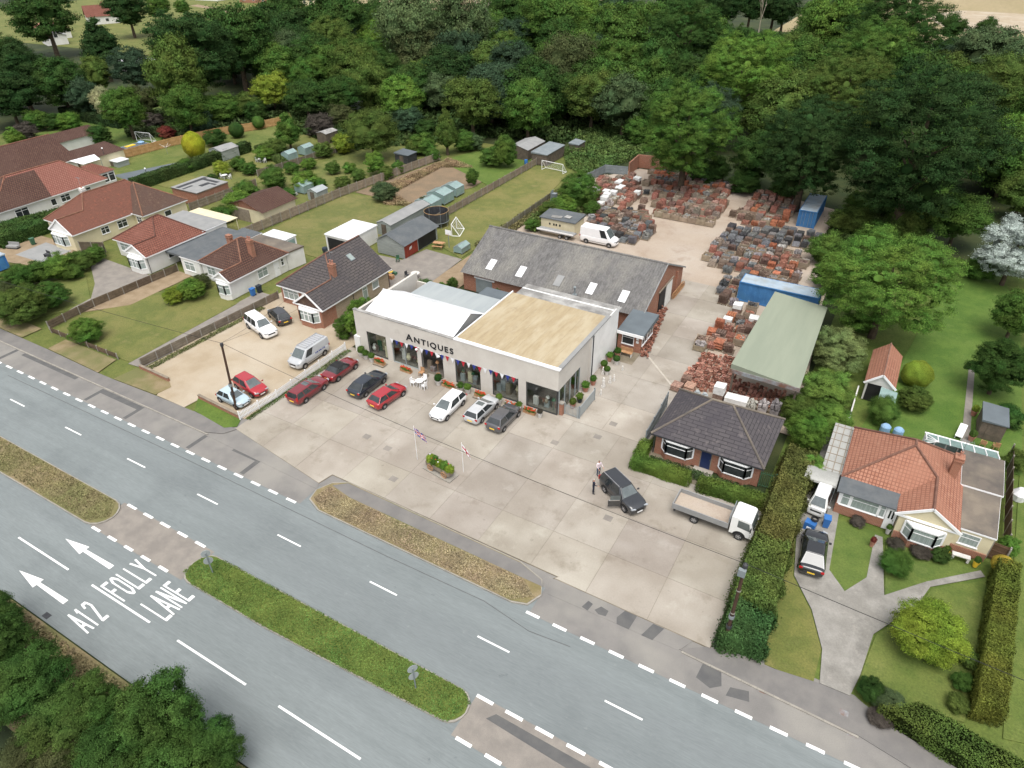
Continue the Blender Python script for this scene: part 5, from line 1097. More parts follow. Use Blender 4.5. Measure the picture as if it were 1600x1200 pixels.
tree(1390, 440, 215, 'giant0', (.095, .185, .034), 'big light green tree beside the green-roofed store', .75, .25); tree(1588, 392, 108, 'big0', 'silver', 'silvery white willow at the right edge', .95, .15); tree(1590, 490, 70, 'oak2', 'mid', 'green tree below the silver willow'); tree(1565, 572, 92, 'near1', 'dark', 'dark tree beside the right-hand garden path', 1.0, .15)
for u, v, w, k, c, l in ((1310, 548, 90, 'near1', (.17, .22, .08), 'flowering elder with cream blossoms beside the green roof'), (1290, 610, 82, 'near2', (.14, .24, .05), 'bright green bush below the flowering elder'), (1262, 672, 70, 'near0', 'bright', 'dense bush right of the slate bungalow roof'), (1300, 655, 60, 'near1', (.13, .23, .045), 'light bush beside the garage drive'), (1245, 640, 55, 'near2', 'olive', 'olive bush behind the slate bungalow'), (1270, 735, 56, 'near0', (.13, .23, .045), 'light bush next to the white awning'), (1290, 390, 60, 'bush0', 'mid', 'scrub growing over the slate stacks'), (1330, 345, 60, 'bush1', 'olive', 'tall weeds right of the back container'), (1345, 320, 50, 'bush2', 'mid', 'green weeds on the bank behind the container'), (1375, 375, 60, 'bush0', 'mid', 'mixed scrub above the big light tree'), (1300, 430, 60, 'near1', 'mid', 'scrub between the blue container and big tree')):
    shrub(u, v, w, k, c, l, .85)
shrub(1434, 584, 46, 'egg0', 'lime', 'yellow-green ball bush behind the garage', .95, -.05, name='topiary_bush', cat='bush'); shrub(1430, 624, 52, 'near1', 'olive', 'olive ball bush behind the garage'); shrub(1381, 642, 48, 'fine0', 'mid', 'round clipped bush in front of the garage', .95, -.05, name='topiary_bush', cat='bush')
shrub(1401, 880, 48, 'fine0', 'mid', 'round clipped bush on the right-hand front lawn', .85, -.1, name='topiary_bush', cat='bush'); shrub(1455, 988, 112, 'near2', 'lime', 'large yellow-green bush on the right-hand front lawn', .75, -.1); shrub(1575, 855, 34, 'near0', 'bright', 'leafy shrub by the brown side gate', 1.2, 0); shrub(1567, 882, 34, 'egg0', 'gold', 'golden clipped top at the end of the tall hedge', .9, .6, name='topiary_bush', cat='bush')
for u, v, w, k, c, l in ((1362, 1078, 44, 'near0', 'dark', 'dark shrub at the right-hand driveway mouth'), (1392, 1100, 52, 'near1', 'grey', 'grey-brown shrub on the right-hand verge corner'), (1375, 1120, 40, 'near2', 'purple', 'dull purplish shrub at the driveway corner'), (1400, 850, 30, 'near1', 'purple', 'dark low plants under the cream bay'), (1440, 862, 34, 'near2', 'purple', 'dark low plants in front of the cream bay'), (1470, 868, 30, 'near0', 'dark', 'green shrub at the right corner of the bay'), (1340, 815, 26, 'bush0', 'purple', 'low dark plants below the front windows'), (1515, 1030, 34, 'near0', 'olive', 'low row shrub beside the tall hedge, upper'), (1505, 1065, 34, 'near1', 'mid', 'low row shrub beside the tall hedge, middle'), (1498, 1100, 34, 'near2', 'olive', 'low row shrub beside the tall hedge, lower')):
    shrub(u, v, w, k, c, l, .5 if c == 'purple' else .8)
# ---- shrubs near the shop and in the front gardens
x_, y_ = -50.0, 50.6
shrub_at(x_, y_, 1.7, 2.6, 'near1', 'bright', 'tall dense shrub at the left end of the shop', lift=2.1); shrub_at(-51.4, 49.6, 1.2, 1.6, 'near2', 'mid', 'lower dense shrub between van and shop', lift=1.2); shrub_at(-50.6, 53.0, 1.5, 2.0, 'near0', 'bright', 'yellow-green shrub beside the white shop roof', lift=1.6)
shrub_at(-48.6, 61.0, 1.7, 1.7, 'near0', 'pale', 'flowering bush behind the shop roof', lift=1.4); shrub_at(-46.3, 62.0, 1.3, 1.5, 'near1', 'bright', 'bright bush behind the grey shop roof', lift=1.2); shrub_at(-40.4, 65.6, .7, .9, 'near2', 'mid', 'small bush by the barn side door', lift=.8); shrub_at(-47.5, 66.0, .8, .8, 'near1', 'olive', 'weedy bush at the barn corner', lift=.6)
for u, v, w, k, c, l in ((32, 478, 78, 'near0', 'olive', 'broad pale shrub at the left edge by the footway'), (78, 462, 56, 'near1', 'mid', 'dark green shrub in the left front garden'), (30, 437, 56, 'near2', 'mid', 'shrub at the left edge behind the pale one'), (92, 418, 50, 'bush0', 'bright', 'bright shrub in the bed by the cream house drive'), (60, 425, 46, 'bush1', 'mid', 'mid green shrub in the bed by the cream house drive'), (125, 408, 42, 'bush2', 'olive', 'shrub in the bed next to the panel fence'), (148, 398, 34, 'bush0', 'mid', 'last shrub in the bed near the white bay'), (110, 425, 34, 'bush1', 'mid', 'low shrub in the middle of the bed'), (10, 455, 40, 'bush2', 'brown', 'brownish shrub at the left edge'), (134, 517, 50, 'near0', 'bright', 'rounded shrub behind the low front fence'), (300, 452, 44, 'near1', 'bright', 'low leafy bed in the front lawn of the brown-roofed bungalow'), (270, 462, 34, 'near2', 'lime', 'yellow flowering low bed in the front lawn'), (315, 440, 30, 'near0', 'brown', 'brown grassy plants under the white bay'), (70, 340, 18, 'bush0', 'mid', 'shrub at the cream porch'), (345, 335, 36, 'bush1', 'mid', 'shrub beside the flat black garage'), (372, 318, 50, 'bush0', 'bright', 'leafy bush beside the flat black garage'), (385, 300, 44, 'bush2', 'mid', 'bush behind the brown garage roof'), (398, 330, 22, 'bush1', 'bright', 'small bush before the brown garage'), (905, 297, 66, 'near0', 'mid', 'rounded bush at the corner of football lawn and yard'), (880, 322, 44, 'near1', 'bright', 'weeds in front of the rounded yard bush'), (860, 330, 40, 'near2', 'olive', 'scrambling weeds by the block hut'), (832, 352, 26, 'near0', 'mid', 'small bush at the block hut end'), (925, 325, 30, 'near1', 'mid', 'bush between the hut and the brick pallets'), (600, 300, 40, 'bush2', 'grey', 'dry dull bush at the corner of the dug plot'), (665, 318, 26, 'bush0', 'brown', 'dry weeds on the dug plot'), (770, 245, 40, 'bush1', 'mid', 'bush at the end of the far green lawn'), (725, 222, 40, 'bush0', 'mid', 'bush behind the far green lawn'), (450, 303, 24, 'bush2', 'mid', 'bush between two greenhouses'), (740, 222, 34, 'bush2', 'grey', 'scrub behind the far green lawn'), (645, 232, 30, 'bush0', 'olive', 'loose shrub by the dark shed'), (660, 225, 44, 'bush1', 'mid', 'shrub behind the dark shed'), (1005, 205, 60, 'bush0', 'mid', 'bush at the brambles above the yard'), (1040, 240, 50, 'bush1', 'olive', 'bush left under the big spreading tree'), (1165, 285, 50, 'bush2', 'dark', 'dark bush at the back of the yard'), (1230, 290, 60, 'bush0', 'dark', 'dark bush left of the back container'), (1110, 265, 60, 'bush1', 'dark', 'dark low growth under the spreading tree')):
    shrub(u, v, w, k, c, l)
for i_, (u, v, w, c, l) in enumerate(((390, 264, 26, 'mid', 'low bush left of the nearest garden chairs'), (412, 240, 30, 'bright', 'bush by the low garden hedge end'), (372, 256, 28, 'mid', 'bush in front of the sage green shed'), (346, 264, 30, 'lime', 'light bush beside the clipped garden hedge'), (430, 229, 34, 'olive', 'bush between topiary and greenhouse pair'), (500, 287, 22, 'mid', 'small bush by the pale roofed shed'), (520, 263, 26, 'olive', 'loose bush on the long lawn, left one'), (546, 262, 22, 'bright', 'loose bush on the long lawn, middle one'), (603, 270, 26, 'olive', 'weedy bush against the long weathered fence'), (622, 262, 24, 'mid', 'weedy bush near the dark shed fence'), (482, 256, 24, 'bright', 'bush right of the greenhouse pair'), (456, 263, 24, 'mid', 'bush before the greenhouse pair'), (676, 242, 26, 'mid', 'bush at the far end of the weathered fence'), (330, 285, 30, 'dark', 'dark bush behind the flat black garage'), (290, 258, 26, 'mid', 'bush on the patio edge by the hedge'), (505, 235, 30, 'olive', 'bush before the shed with rough tin roof'), (1470, 300, 46, 'mid', 'scrub below the giant tree, right side'), (1395, 320, 50, 'dark', 'dark scrub under the giant tree'), (1530, 420, 50, 'mid', 'bush between round tree and silver willow'), (1340, 505, 44, 'mid', 'bush at the foot of the big light tree'), (1575, 650, 46, 'dark', 'dark bush beside the right-hand shed'), (1590, 720, 40, 'olive', 'bush at the right edge beside the side path'))):
    shrub(u, v, w, 'bush%d' % (i_ % 3), c, l)
# ---- near trees at the lower left, on the camera side of the road
for u, v, w, k, c, l, a in ((-12, 962, 80, 'near2', (.055, .115, .026), 'small thicket tree highest on the left edge', 1.0), (-15, 1005, 110, 'near0', (.055, .115, .026), 'thicket tree touching the left edge by the verge', 1.0), (50, 1062, 115, 'near1', (.055, .115, .026), 'thicket tree below the drain grate', .9), (130, 1105, 110, 'near2', (.055, .115, .026), 'thicket tree left of the tallest roadside one', .9), (250, 1128, 140, 'near0', (.055, .115, .026), 'tallest roadside tree at the bottom left', 1.25), (325, 1178, 110, 'near1', (.055, .115, .026), 'last tree of the roadside thicket at the bottom', 1.0), (190, 1175, 130, 'near2', 'dark', 'dark thicket tree at the bottom edge', .9), (95, 1140, 120, 'near0', (.07, .125, .03), 'olive thicket tree near the bottom left', .8), (10, 1085, 120, 'near1', (.055, .115, .026), 'thicket tree low on the left edge', .8), (60, 1190, 130, 'near2', 'brown', 'brownish scrub tree in the bottom left corner', .6), (280, 1215, 150, 'near1', (.055, .115, .026), 'thicket tree cut by the bottom edge', .9)):
    tree(u, v, w, k, c, l, a, .15, 'thicket trees along the camera side of the road')
# ---- filler trees of the wood, row upon row up to the fields
taken = [(o.location.x, o.location.y) for o in col.objects if o.type == 'EMPTY' and o.get('category') == 'tree']
n_ = 0; rg = random.Random(3); SH = {'oak': 'rounded', 'tall': 'upright', 'bush': 'low', 'wisp': 'feathery', 'big': 'broad'}
for _ in range(2600):
    x_, y_ = rg.uniform(-330, 90), rg.uniform(118, 330)
    lim_far = 300+rg.uniform(-12, 12) if x_ > -60 else (285 if x_ > -150 else 230+(x_+150)*.45)
    lo = np.interp(x_, [-330, -190, -140, -100, -70, -50, -20, 0, 20, 90], [165, 130, 132, 130, 138, 142, 133, 130, 118, 100])
    if not (lo < y_ < lim_far) or x_ < -186 or (x_ > -25 and y_ > 238): continue
    if -98 < x_ < -42 and 228 < y_: continue
    if any((x_-a)**2+(y_-b_)**2 < 7.3**2 for a, b_ in taken): continue
    taken.append((x_, y_)); n_ += 1
    r_ = rg.uniform(5.0, 7.2); hh = r_*rg.uniform(.85, 1.15)
    k = rg.choice(['oak0', 'oak1', 'oak2', 'oak3', 'tall0', 'bush0', 'wisp0', 'big0', 'big1']); c = rg.choice(['dark', 'dark', 'mid', 'deep', 'olive', 'mid', 'blue'])
    side = 'left' if x_ < -150 else ('middle' if x_ < -60 else 'right')
    nm = {'dark': 'dark green', 'mid': 'mid green', 'deep': 'very dark', 'olive': 'olive green', 'blue': 'blue-green'}[c]
    tree_at(x_, y_, r_, hh, k, c, '%s %s crown packed among others in the %s part of the wood' % (nm, SH[k[:-1]], side), 'crowded %s trees of the %s wood, %s' % (SH[k[:-1]], side, nm), lift=hh*1.02)
for x_ in range(-95, -48, 7):
    tree_at(x_+rg.uniform(-2, 2), 292+rg.uniform(-6, 6), 5.5, 6.5, 'pine0', 'deep', 'dark tall tree in the row behind the shaded clearing', 'trees behind the clearing', lift=9.5)
# bare dead branches and pale birch trunks in the clearing
def bare_tree(u, v, hgt, label, seed, spread=.5):
    rg = random.Random(seed); p = G(u, v); t = thing('dead_tree', label, 'tree', (p.x, p.y, 0)); b = B()
    def grow(p, d, l, r, n):
        q = p+d*l; b.tube(p, q, r, 6, 0, r*.7)
        if n:
            for k in range(rg.choice((2, 3))):
                e = (d+Vector((rg.uniform(-1, 1), rg.uniform(-1, 1), rg.uniform(0, .5)))*spread).normalized(); grow(q, e, l*rg.uniform(.6, .85), r*.65, n-1)
    grow(Vector((0, 0, 0)), Vector((0, 0, 1)), hgt*.34, hgt*.016, 4); b.build('trunk', 'pale_bark', t, local=True)
bare_tree(750, 118, 22, 'bare white dead tree rising in front of the wood', 2); bare_tree(1134, 52, 15, 'slim pale birch in the dark clearing, left one', 4, .35); bare_tree(1184, 58, 16, 'forked pale birch in the dark clearing', 5, .4)
c_ = sheet('meadow', [tuple(G(1085, 82)[:2]), tuple(G(1260, 88)[:2]), tuple(G(1260, 60)[:2]), tuple(G(1110, 55)[:2])], -0.03, 'lawn'); c_.color = (.6, .85, .5, 1)

# ---- hedges: clipped boxes of leaves
def hedge(name, pl, h, color, label, leafs=300, size=.07, lumpy=.06, mat='leaf_tight', z0=0.0):
    """clipped hedge over a plan polygon (convex)"""
    rng = np.random.default_rng(len(label)+int(h*10)); ar = 0
    A = np.array(pl, float); n = len(A)
    if sum(A[i][0]*A[(i+1) % n][1]-A[(i+1) % n][0]*A[i][1] for i in range(n)) < 0: A = A[::-1]
    P, N = [], []
    lo, hi = A.min(0), A.max(0)
    area = (hi-lo).prod(); q = rng.uniform(lo, hi, (int(area*leafs), 2))
    ins = np.ones(len(q), bool)
    for i in range(n):
        a, b_ = A[i], A[(i+1) % n]; ins &= ((b_[0]-a[0])*(q[:, 1]-a[1])-(b_[1]-a[1])*(q[:, 0]-a[0])) > 0
    q = q[ins]; P.append(np.c_[q, h+rng.normal(0, lumpy, len(q))+lumpy*1.2*np.sin(q[:, 0]*2.1+1)*np.cos(q[:, 1]*1.7)+lumpy*1.5*(rng.random(len(q)) > .93)]); N.append(np.tile([0, 0, 1.], (len(q), 1)))
    for i in range(n):
        a, b_ = A[i], A[(i+1) % n]; L = np.linalg.norm(b_-a); k = int(L*h*leafs); t = rng.uniform(0, 1, k); d = (b_-a)/L; nn = np.array([d[1], -d[0]])
        zz = rng.uniform(z0, h, k); bulge = rng.normal(0, lumpy, k)+lumpy*1.3*np.sin(t*L*2.3+zz*1.5)-np.clip(zz-h+.35, 0, 1)**2*1.2; p2 = a+np.outer(t, b_-a)+np.outer(bulge, nn); P.append(np.c_[p2, zz]); N.append(np.tile([nn[0], nn[1], .25], (k, 1)))
    P, N = np.vstack(P), np.vstack(N); c = np.array([*A.mean(0), 0])
    B0 = np.array([p+(A.mean(0)-p)/(np.linalg.norm(A.mean(0)-p)+1e-9)*.22 for p in A])
    cv = np.array([(p[0], p[1], z) for z in (z0, h-.14) for p in B0])-c
    cf = [(i, (i+1) % n, n+(i+1) % n) for i in range(n)]+[(i, n+(i+1) % n, n+i) for i in range(n)]+[(n, n+i, n+i+1) for i in range(1, n-1)]
    me = leaf_mesh(name, P-c, N, size, rng, mat=mat, core=(cv, np.array(cf)))
    o = bpy.data.objects.new(name, me); col.objects.link(o); o.location = c; o.color = (*(COL[color] if isinstance(color, str) else color), 1)
    return tag(o, label, 'hedge')
hedge('hedge', [(-14.3, 44.4), (-9.1, 44.5), (-9.1, 45.5), (-14.1, 45.5)], 1.15, (.1, .16, .03), 'clipped green hedge left of the slate bungalow path', 420, .045)
hedge('hedge', [(-14.5, 45.6), (-13.4, 45.6), (-13.5, 47.9), (-14.5, 47.7)], 1.1, (.1, .16, .03), 'short return of the clipped hedge beside the lane', 420, .045)
hedge('hedge', [(-8.3, 44.4), (-2.6, 44.8), (-2.6, 45.8), (-8.3, 45.4)], 1.2, (.09, .145, .028), 'clipped green hedge behind the flatbed truck', 420, .045)
hedge('hedge', [(-2.5, 30.5), (.3, 31.0), (.25, 33.8), (-2.5, 34.2)], 1.6, (.055, .11, .035), 'dark ivy end of the tall hedge by the pole', 330, .07, .12, 'leaf')
hedge('hedge', [(-2.6, 34.2), (.2, 33.8), (-.1, 40.5), (-2.6, 40.2)], 2.0, (.1, .145, .036), 'tall mottled hedge along the forecourt side', 330, .07, .14, 'leaf')
hedge('hedge', [(-2.5, 40.2), (-.1, 40.5), (-.3, 52.0), (-2.6, 52.0)], 2.0, (.125, .135, .04), 'russet tall hedge behind the truck cab', 330, .07, .14, 'leaf')
hedge('hedge', [(12.1, 33.4), (13.7, 33.6), (14.6, 46.8), (13.2, 46.6)], 1.8, (.1, .12, .022), 'tall clipped yellow-green hedge on the right boundary', 330, .055)
hedge('hedge', [(7.2, 30.7), (30, 25.5), (30, 28), (9.4, 32.2)], 1.25, (.075, .115, .025), 'clipped front hedge along the right footway', 300, .055)
hedge('hedge', [(-119.5, 70.5), (-117.4, 70.5), (-117.6, 97), (-119.4, 97)], 1.8, (.045, .075, .022), 'clipped dark hedge between two back gardens', 140, .1)
hedge('hedge', [(-120, 44.5), (-112.6, 44.5), (-112.6, 66), (-114.4, 66)], 1.7, (.04, .08, .02), 'clipped hedge left of the cream bungalow', 140, .1)
hedge('hedge', [(-117.3, 97.5), (-101.5, 91), (-101.5, 92.5), (-117, 99.5)], 1.0, (.06, .09, .025), 'low hedge behind the garden shed', 140, .1)
hedge('hedge', [(-180, 95), (-158, 95), (-158, 98), (-180, 98)], 2.2, (.03, .055, .02), 'dark hedge across the far left lawn', 90, .14)
# ---- ground cover nobody could count
def cover(name, label, pl, n, size, zmax, cols, cat='plants', seed=1, upright=.6, z0=0.0):
    rng = np.random.default_rng(seed); A = np.array(pl, float); lo, hi = A.min(0), A.max(0); q = rng.uniform(lo, hi, (n*3, 2)); m_ = len(A)
    def inside(q):
        c = np.zeros(len(q), bool); j = m_-1
        for i in range(m_):
            xi, yi, xj, yj = *A[i], *A[j]; t = ((yi > q[:, 1]) != (yj > q[:, 1])) & (q[:, 0] < (xj-xi)*(q[:, 1]-yi)/(yj-yi+1e-12)+xi); c ^= t; j = i
        return c
    q = q[inside(q)][:n]; c = np.array([*A.mean(0), 0])
    h = (np.sin(q[:, 0]*1.3+seed)*np.cos(q[:, 1]*1.1)*.5+.5)*.6+.4
    P = np.c_[q, z0+rng.uniform(.0, 1, len(q))*zmax*h]
    N = np.c_[rng.normal(0, upright, (len(q), 2)), np.ones(len(q))]
    me = leaf_mesh(name, P-c, N, size, rng, mat='leaf'); o = bpy.data.objects.new(name, me); col.objects.link(o); o.location = c; o.color = (*cols, 1)
    o['kind'] = 'stuff'; o['label'] = label; o['category'] = cat; return o
W = lambda *p: [tuple(G(*q)[:2]) for q in p]
cover('brambles', 'pale green bramble patch in the middle of the wood', W((530, 110), (580, 85), (620, 120), (650, 150), (600, 170), (545, 160)), 18000, .28, 1.7, (.1, .15, .05), seed=2)
cover('brambles', 'tangle of brambles between the goal and the brick yard', W((880, 240), (910, 205), (1000, 190), (1010, 240), (960, 262), (915, 275), (885, 262)), 18000, .18, 1.5, (.095, .155, .045), seed=3)
cover('brambles', 'weeds growing along the yard side of the football lawn', W((820, 352), (850, 325), (885, 300), (930, 300), (935, 325), (880, 345), (835, 365)), 7000, .2, 1.0, (.11, .15, .045), seed=4)
cover('brambles', 'rough weeds on the bank beside the slate stacks', W((1310, 335), (1400, 330), (1480, 400), (1300, 420), (1270, 400)), 9000, .28, 1.0, (.08, .12, .035), seed=5)
cover('undergrowth_plants', 'rough undergrowth at the edge of the wood', W((560, 235), (760, 215), (880, 225), (1010, 190), (1010, 160), (600, 150), (450, 170), (470, 210)), 26000, .45, 1.3, (.05, .085, .026), seed=6)
cover('undergrowth_plants', 'rough undergrowth behind the left gardens', W((330, 215), (440, 180), (460, 160), (300, 160), (190, 190), (200, 215), (260, 215)), 15000, .4, 1.2, (.055, .085, .03), seed=7)
cover('grass_tufts', 'short grass with clover on the central reservation', [(-39.0, 17.3), (-37.5, 16.8), (-30, 16.82), (-15.2, 17.42), (-14.6, 19.2), (-15.4, 19.75), (-37, 19.62), (-38.9, 18.9)], 26000, .045, .1, (.125, .2, .05), 'grass', 8, .8, .12)
cover('grass_tufts', 'dry grass on the left central reservation', [(-110, 16.95), (-50.2, 16.95), (-49, 18.2), (-50.2, 19.5), (-110, 19.5)], 26000, .06, .1, (.22, .2, .1), 'grass', 9, .8, .12)
cover('grass_tufts', 'dry grass on the forecourt island', [(-35.9, 28.0), (-34.6, 27.25), (-16.3, 27.2), (-15.0, 28.2), (-16.4, 29.2), (-33.3, 29.4), (-35.7, 29.7)], 22000, .05, .09, (.36, .3, .19), 'grass', 10, .8, .12)
cover('grass_tufts', 'rough grass along the near verge', [(-110, 6.5), (-20, 6.5), (-20, 9.3), (-110, 9.3)], 26000, .09, .25, (.24, .2, .11), 'grass', 11, .7, .02)
cover('dry_weeds', 'tall dry straw-coloured weeds around the dug plot', W((585, 300), (700, 250), (740, 262), (690, 262), (610, 305), (655, 325), (600, 320)), 22000, .09, .8, (.34, .26, .15), 'weeds', 12, .9)
cover('dry_weeds', 'long dry grass on the football lawn edge', W((740, 385), (800, 345), (905, 275), (915, 283), (830, 345), (760, 390)), 7000, .16, .6, (.17, .16, .07), 'weeds', 13, .9)
cover('weeds', 'weeds along the gravel lot fence', [(-66.0, 34), (-65.2, 34), (-64.6, 50), (-65.4, 50)], 3500, .07, .3, (.13, .15, .055), 'weeds', 14, .8, .02)
cover('flower_bed', 'low plants in the front bed of the slate bungalow', [(-13.3, 45.6), (-3.2, 45.9), (-3.2, 47.0), (-13.2, 46.9)], 6000, .07, .45, (.05, .085, .03), 'plants', 15, .8)
cover('weeds', 'weeds at the foot of the picket fence', [(-49.4, 33), (-48.9, 33), (-48.6, 47.5), (-49.3, 47.5)], 2600, .06, .3, (.1, .15, .05), 'weeds', 16, .8, .02)
# ================================================================ vehicles
def wheel_mesh(r, w):
    b = B(); n = 18; prof = [(r*.62, -w/2), (r*.93, -w/2), (r, -w/2+.03), (r, w/2-.03), (r*.93, w/2), (r*.62, w/2)]
    for (r0, a0), (r1, a1) in zip(prof[:-1], prof[1:]):
        for k in range(n):
            t0, t1 = 2*math.pi*k/n, 2*math.pi*(k+1)/n
            b.poly([(a0, r0*math.cos(t0), r0*math.sin(t0)), (a1, r1*math.cos(t0), r1*math.sin(t0)), (a1, r1*math.cos(t1), r1*math.sin(t1)), (a0, r0*math.cos(t1), r0*math.sin(t1))])
    rim = B()
    for sx in (-1, 1):
        q = [(sx*(w/2-.03), r*.64*math.cos(2*math.pi*k/n), r*.64*math.sin(2*math.pi*k/n)) for k in range(n)]; rim.poly(q if sx > 0 else q[::-1], 1)
        for k in range(5):
            t = 2*math.pi*k/5; c = Vector((sx*(w/2-.015), r*.32*math.cos(t), r*.32*math.sin(t))); rim.obox(c, (.012, 0, 0), (0, r*.3*math.cos(t), r*.3*math.sin(t)), (0, -r*.09*math.sin(t), r*.09*math.cos(t)), 0)
        rim.tube((sx*(w/2-.03), 0, 0), (sx*(w/2-.002), 0, 0), r*.15, 8, 0)
        for k in range(n):
            t0, t1 = 2*math.pi*k/n, 2*math.pi*(k+1)/n
            f = [(sx*(w/2-.012), r*a*math.cos(t), r*a*math.sin(t)) for a, t in ((.55, t0), (.65, t0), (.65, t1), (.55, t1))]; rim.poly(f if sx > 0 else f[::-1], 0)
    return b.mesh('tyre', 'tyre'), rim.mesh('rim', ['rim', 'metal_dark'])
WM = {}
def add_wheels(root, W, ax, r, w=.2, n='wheel'):
    if (r, w) not in WM: WM[(r, w)] = wheel_mesh(r, w)
    ty, ri = WM[(r, w)]
    for y_ in ax:
        for sx in (-1, 1):
            k = inst(n, ty, root, (sx*(W/2-w/2+.012), y_, r)); inst('rim', ri, k)
def vehicle(name, label, cat, loc, heading, color, L=4.3, W=1.78, H=1.45, hood=.95, hood_f=.72, deck=.95, wb=(1.35, -1.3), belt=.92, ws=(1.15, .22), rw=(-1.5, -2.0), roof_w=.66, wr=.31, roof=None, side_cut=None, sunroof=False, rails=False, glass_rear=True, plate='rear', group=None, van=False, estate=False):
    """+Y is forward. ws = windscreen base and top y, rw = rear window top and base y"""
    t = thing(name, label, cat, (loc[0], loc[1], .035), heading, group)
    hw = W/2
    st = [(-L/2, .78, .42, deck-.3), (-L/2+.06, .88, .28, deck-.08), (-L/2+.22, .955, .22, deck), (-L/2+.7, .99, .2, max(deck, belt-.02)), (rw[1]+.3, 1.0, .19, belt), (0, 1.0, .19, belt), (ws[0]-.1, 1.0, .19, belt-.01), (ws[0]+.12, .99, .2, hood), (L/2-.75, .975, .2, hood-.03), (L/2-.35, .93, .21, (hood+hood_f)/2+.03), (L/2-.12, .84, .24, hood_f), (L/2, .66, .3, hood_f-.14)]
    st.sort(key=lambda s: s[0])
    b = B(); rings = []
    for y_, f, zb, zt in st:
        w = hw*f; h_ = [(0, zb), (.86*w, zb), (.97*w, zb+.1), (w, zb+(zt-zb)*.5), (.985*w, zt-.14), (.93*w, zt-.035), (.8*w, zt), (0, zt+.025)]
        rings.append([Vector((x, y_, z)) for x, z in h_]+[Vector((-x, y_, z)) for x, z in h_[-2:0:-1]])
    for A_, C_ in zip(rings[:-1], rings[1:]):
        n = len(A_)
        for k in range(n): b.poly([A_[k], C_[k], C_[(k+1) % n], A_[(k+1) % n]])
    b.poly(rings[0]); b.poly(rings[-1][::-1])
    body = b.build('body', 'car_paint', t, local=True, smooth=True, weld=True); body.color = (*color, 1)
    sb = body.modifiers.new('round', 'SUBSURF'); sb.levels = 1; sb.render_levels = 1
    # cabin: lower ring at the belt, upper ring at the roof
    zb, zt = belt-.03, H
    tw = hw*roof_w/.66*.68 if not van else hw*.84
    lo = [(hw*.93, rw[1]), (hw*.95, ws[0]-.35), (hw*.84, ws[0])]; hi = [(tw, rw[0]), (tw, ws[1]-.15), (tw*.9, ws[1])]
    lw = [Vector((x, y, zb)) for x, y in lo]+[Vector((-x, y, zb)) for x, y in lo[::-1]]
    um = [Vector((x, y, zt-.05)) for x, y in hi]+[Vector((-x, y, zt-.05)) for x, y in hi[::-1]]
    ut = [Vector((v.x*.86, v.y*.97 if abs(v.y) > .2 else v.y, zt)) for v in um]
    c = B()
    for A_, C_ in ((lw, um), (um, ut)):
        for k in range(6): c.poly([A_[k], A_[(k+1) % 6], C_[(k+1) % 6], C_[k]])
    c.poly(ut)
    cab = c.build('roof', roof or 'car_paint', body, local=True, smooth=False, weld=True); cab.color = (*color, 1); bv = cab.modifiers.new('bevel', 'BEVEL'); bv.width = .075; bv.segments = 3; bv.limit_method = 'ANGLE'; bv.angle_limit = R(12)
    def pane(name, q, inset, off=.012, gm='car_glass'):
        q = [Vector(p) for p in q]; cc = sum(q, Vector())/len(q); nn = (q[1]-q[0]).cross(q[-1]-q[0]).normalized()
        if nn.dot(cc-Vector((0, cc.y*.6, .6))) < 0: nn = -nn
        g = B(); g.poly([p+(cc-p)*inset+nn*off for p in q]); g.poly([p+(cc-p)*inset+nn*(off-.008) for p in q[::-1]]); return g.build(name, gm, t, local=True)
    pane('windscreen', [lw[2], lw[3], um[3], um[2]], .09)
    if glass_rear: pane('rear_window', [lw[5], lw[0], um[0], um[5]], .12, gm='side_glass')
    for s in (1, -1):
        F = lambda v: Vector((v.x*s, v.y, v.z))
        l0, l1, l2, u0, u1 = F(lw[0]), F(lw[1]), F(lw[2]), F(um[0]), F(um[1])
        cut = [.5] if side_cut is None else side_cut
        segs = [0]+cut+[1.0]
        for a, e in zip(segs[:-1], segs[1:]):
            if van and a == 0: continue
            q = [l0.lerp(l1, a), l0.lerp(l1, e), u0.lerp(u1, e), u0.lerp(u1, a)]
            pane('side_window', q, .1, gm='side_glass')
        m_ = B(); m_.obox((s*(hw+.08), ws[0]-.3, belt+.06), (.09, 0, 0), (0, .05, .01), (0, 0, .065)); k = m_.build('door_mirror', 'car_paint', t, local=True); k.color = (*color, 1)
        y_ = L/2-.14; h_ = B(); h_.obox((s*hw*.66, L/2-.12, hood_f-.06), (.17, -.05*s*s, 0), (-.02*s, .085, 0), (0, .02, .055)); h_.build('headlight', 'head_lens', t, local=True)
        r_ = B(); r_.obox((s*hw*.8, -L/2+.08, deck-.18 if not estate else deck-.1), (.12, 0, 0), (0, .045, 0), (0, 0, .08 if not estate else .18)); r_.build('tail_light', 'red_lens', t, local=True)
        a = B(); a.box(s*(hw+.001)-.004, s*(hw+.001)+.004, -L/2+.9, L/2-.95, .5, .54); a.build('trim', 'metal_dark', t, local=True)
        for yc in wb:                                  # dark wheel arches round each wheel
            d = B()
            q = [Vector((s*(hw+.004), yc+(wr+.075)*math.cos(k*math.pi/10), wr+(wr+.06)*math.sin(k*math.pi/10))) for k in range(11)]
            d.poly(q if s < 0 else q[::-1]); d.poly([p-Vector((s*.012, 0, 0)) for p in (q[::-1] if s < 0 else q)])
            d.build('wheel_arch', 'black', t, local=True)
    p = B(); p.box(-.26, .26, -L/2-.012, -L/2+.05, .52, .63); p.build('number_plate', 'plate_yellow', t, local=True)
    p = B(); p.box(-.26, .26, L/2-.05, L/2+.012, .38, .49); p.build('number_plate', 'plate_white', t, local=True)
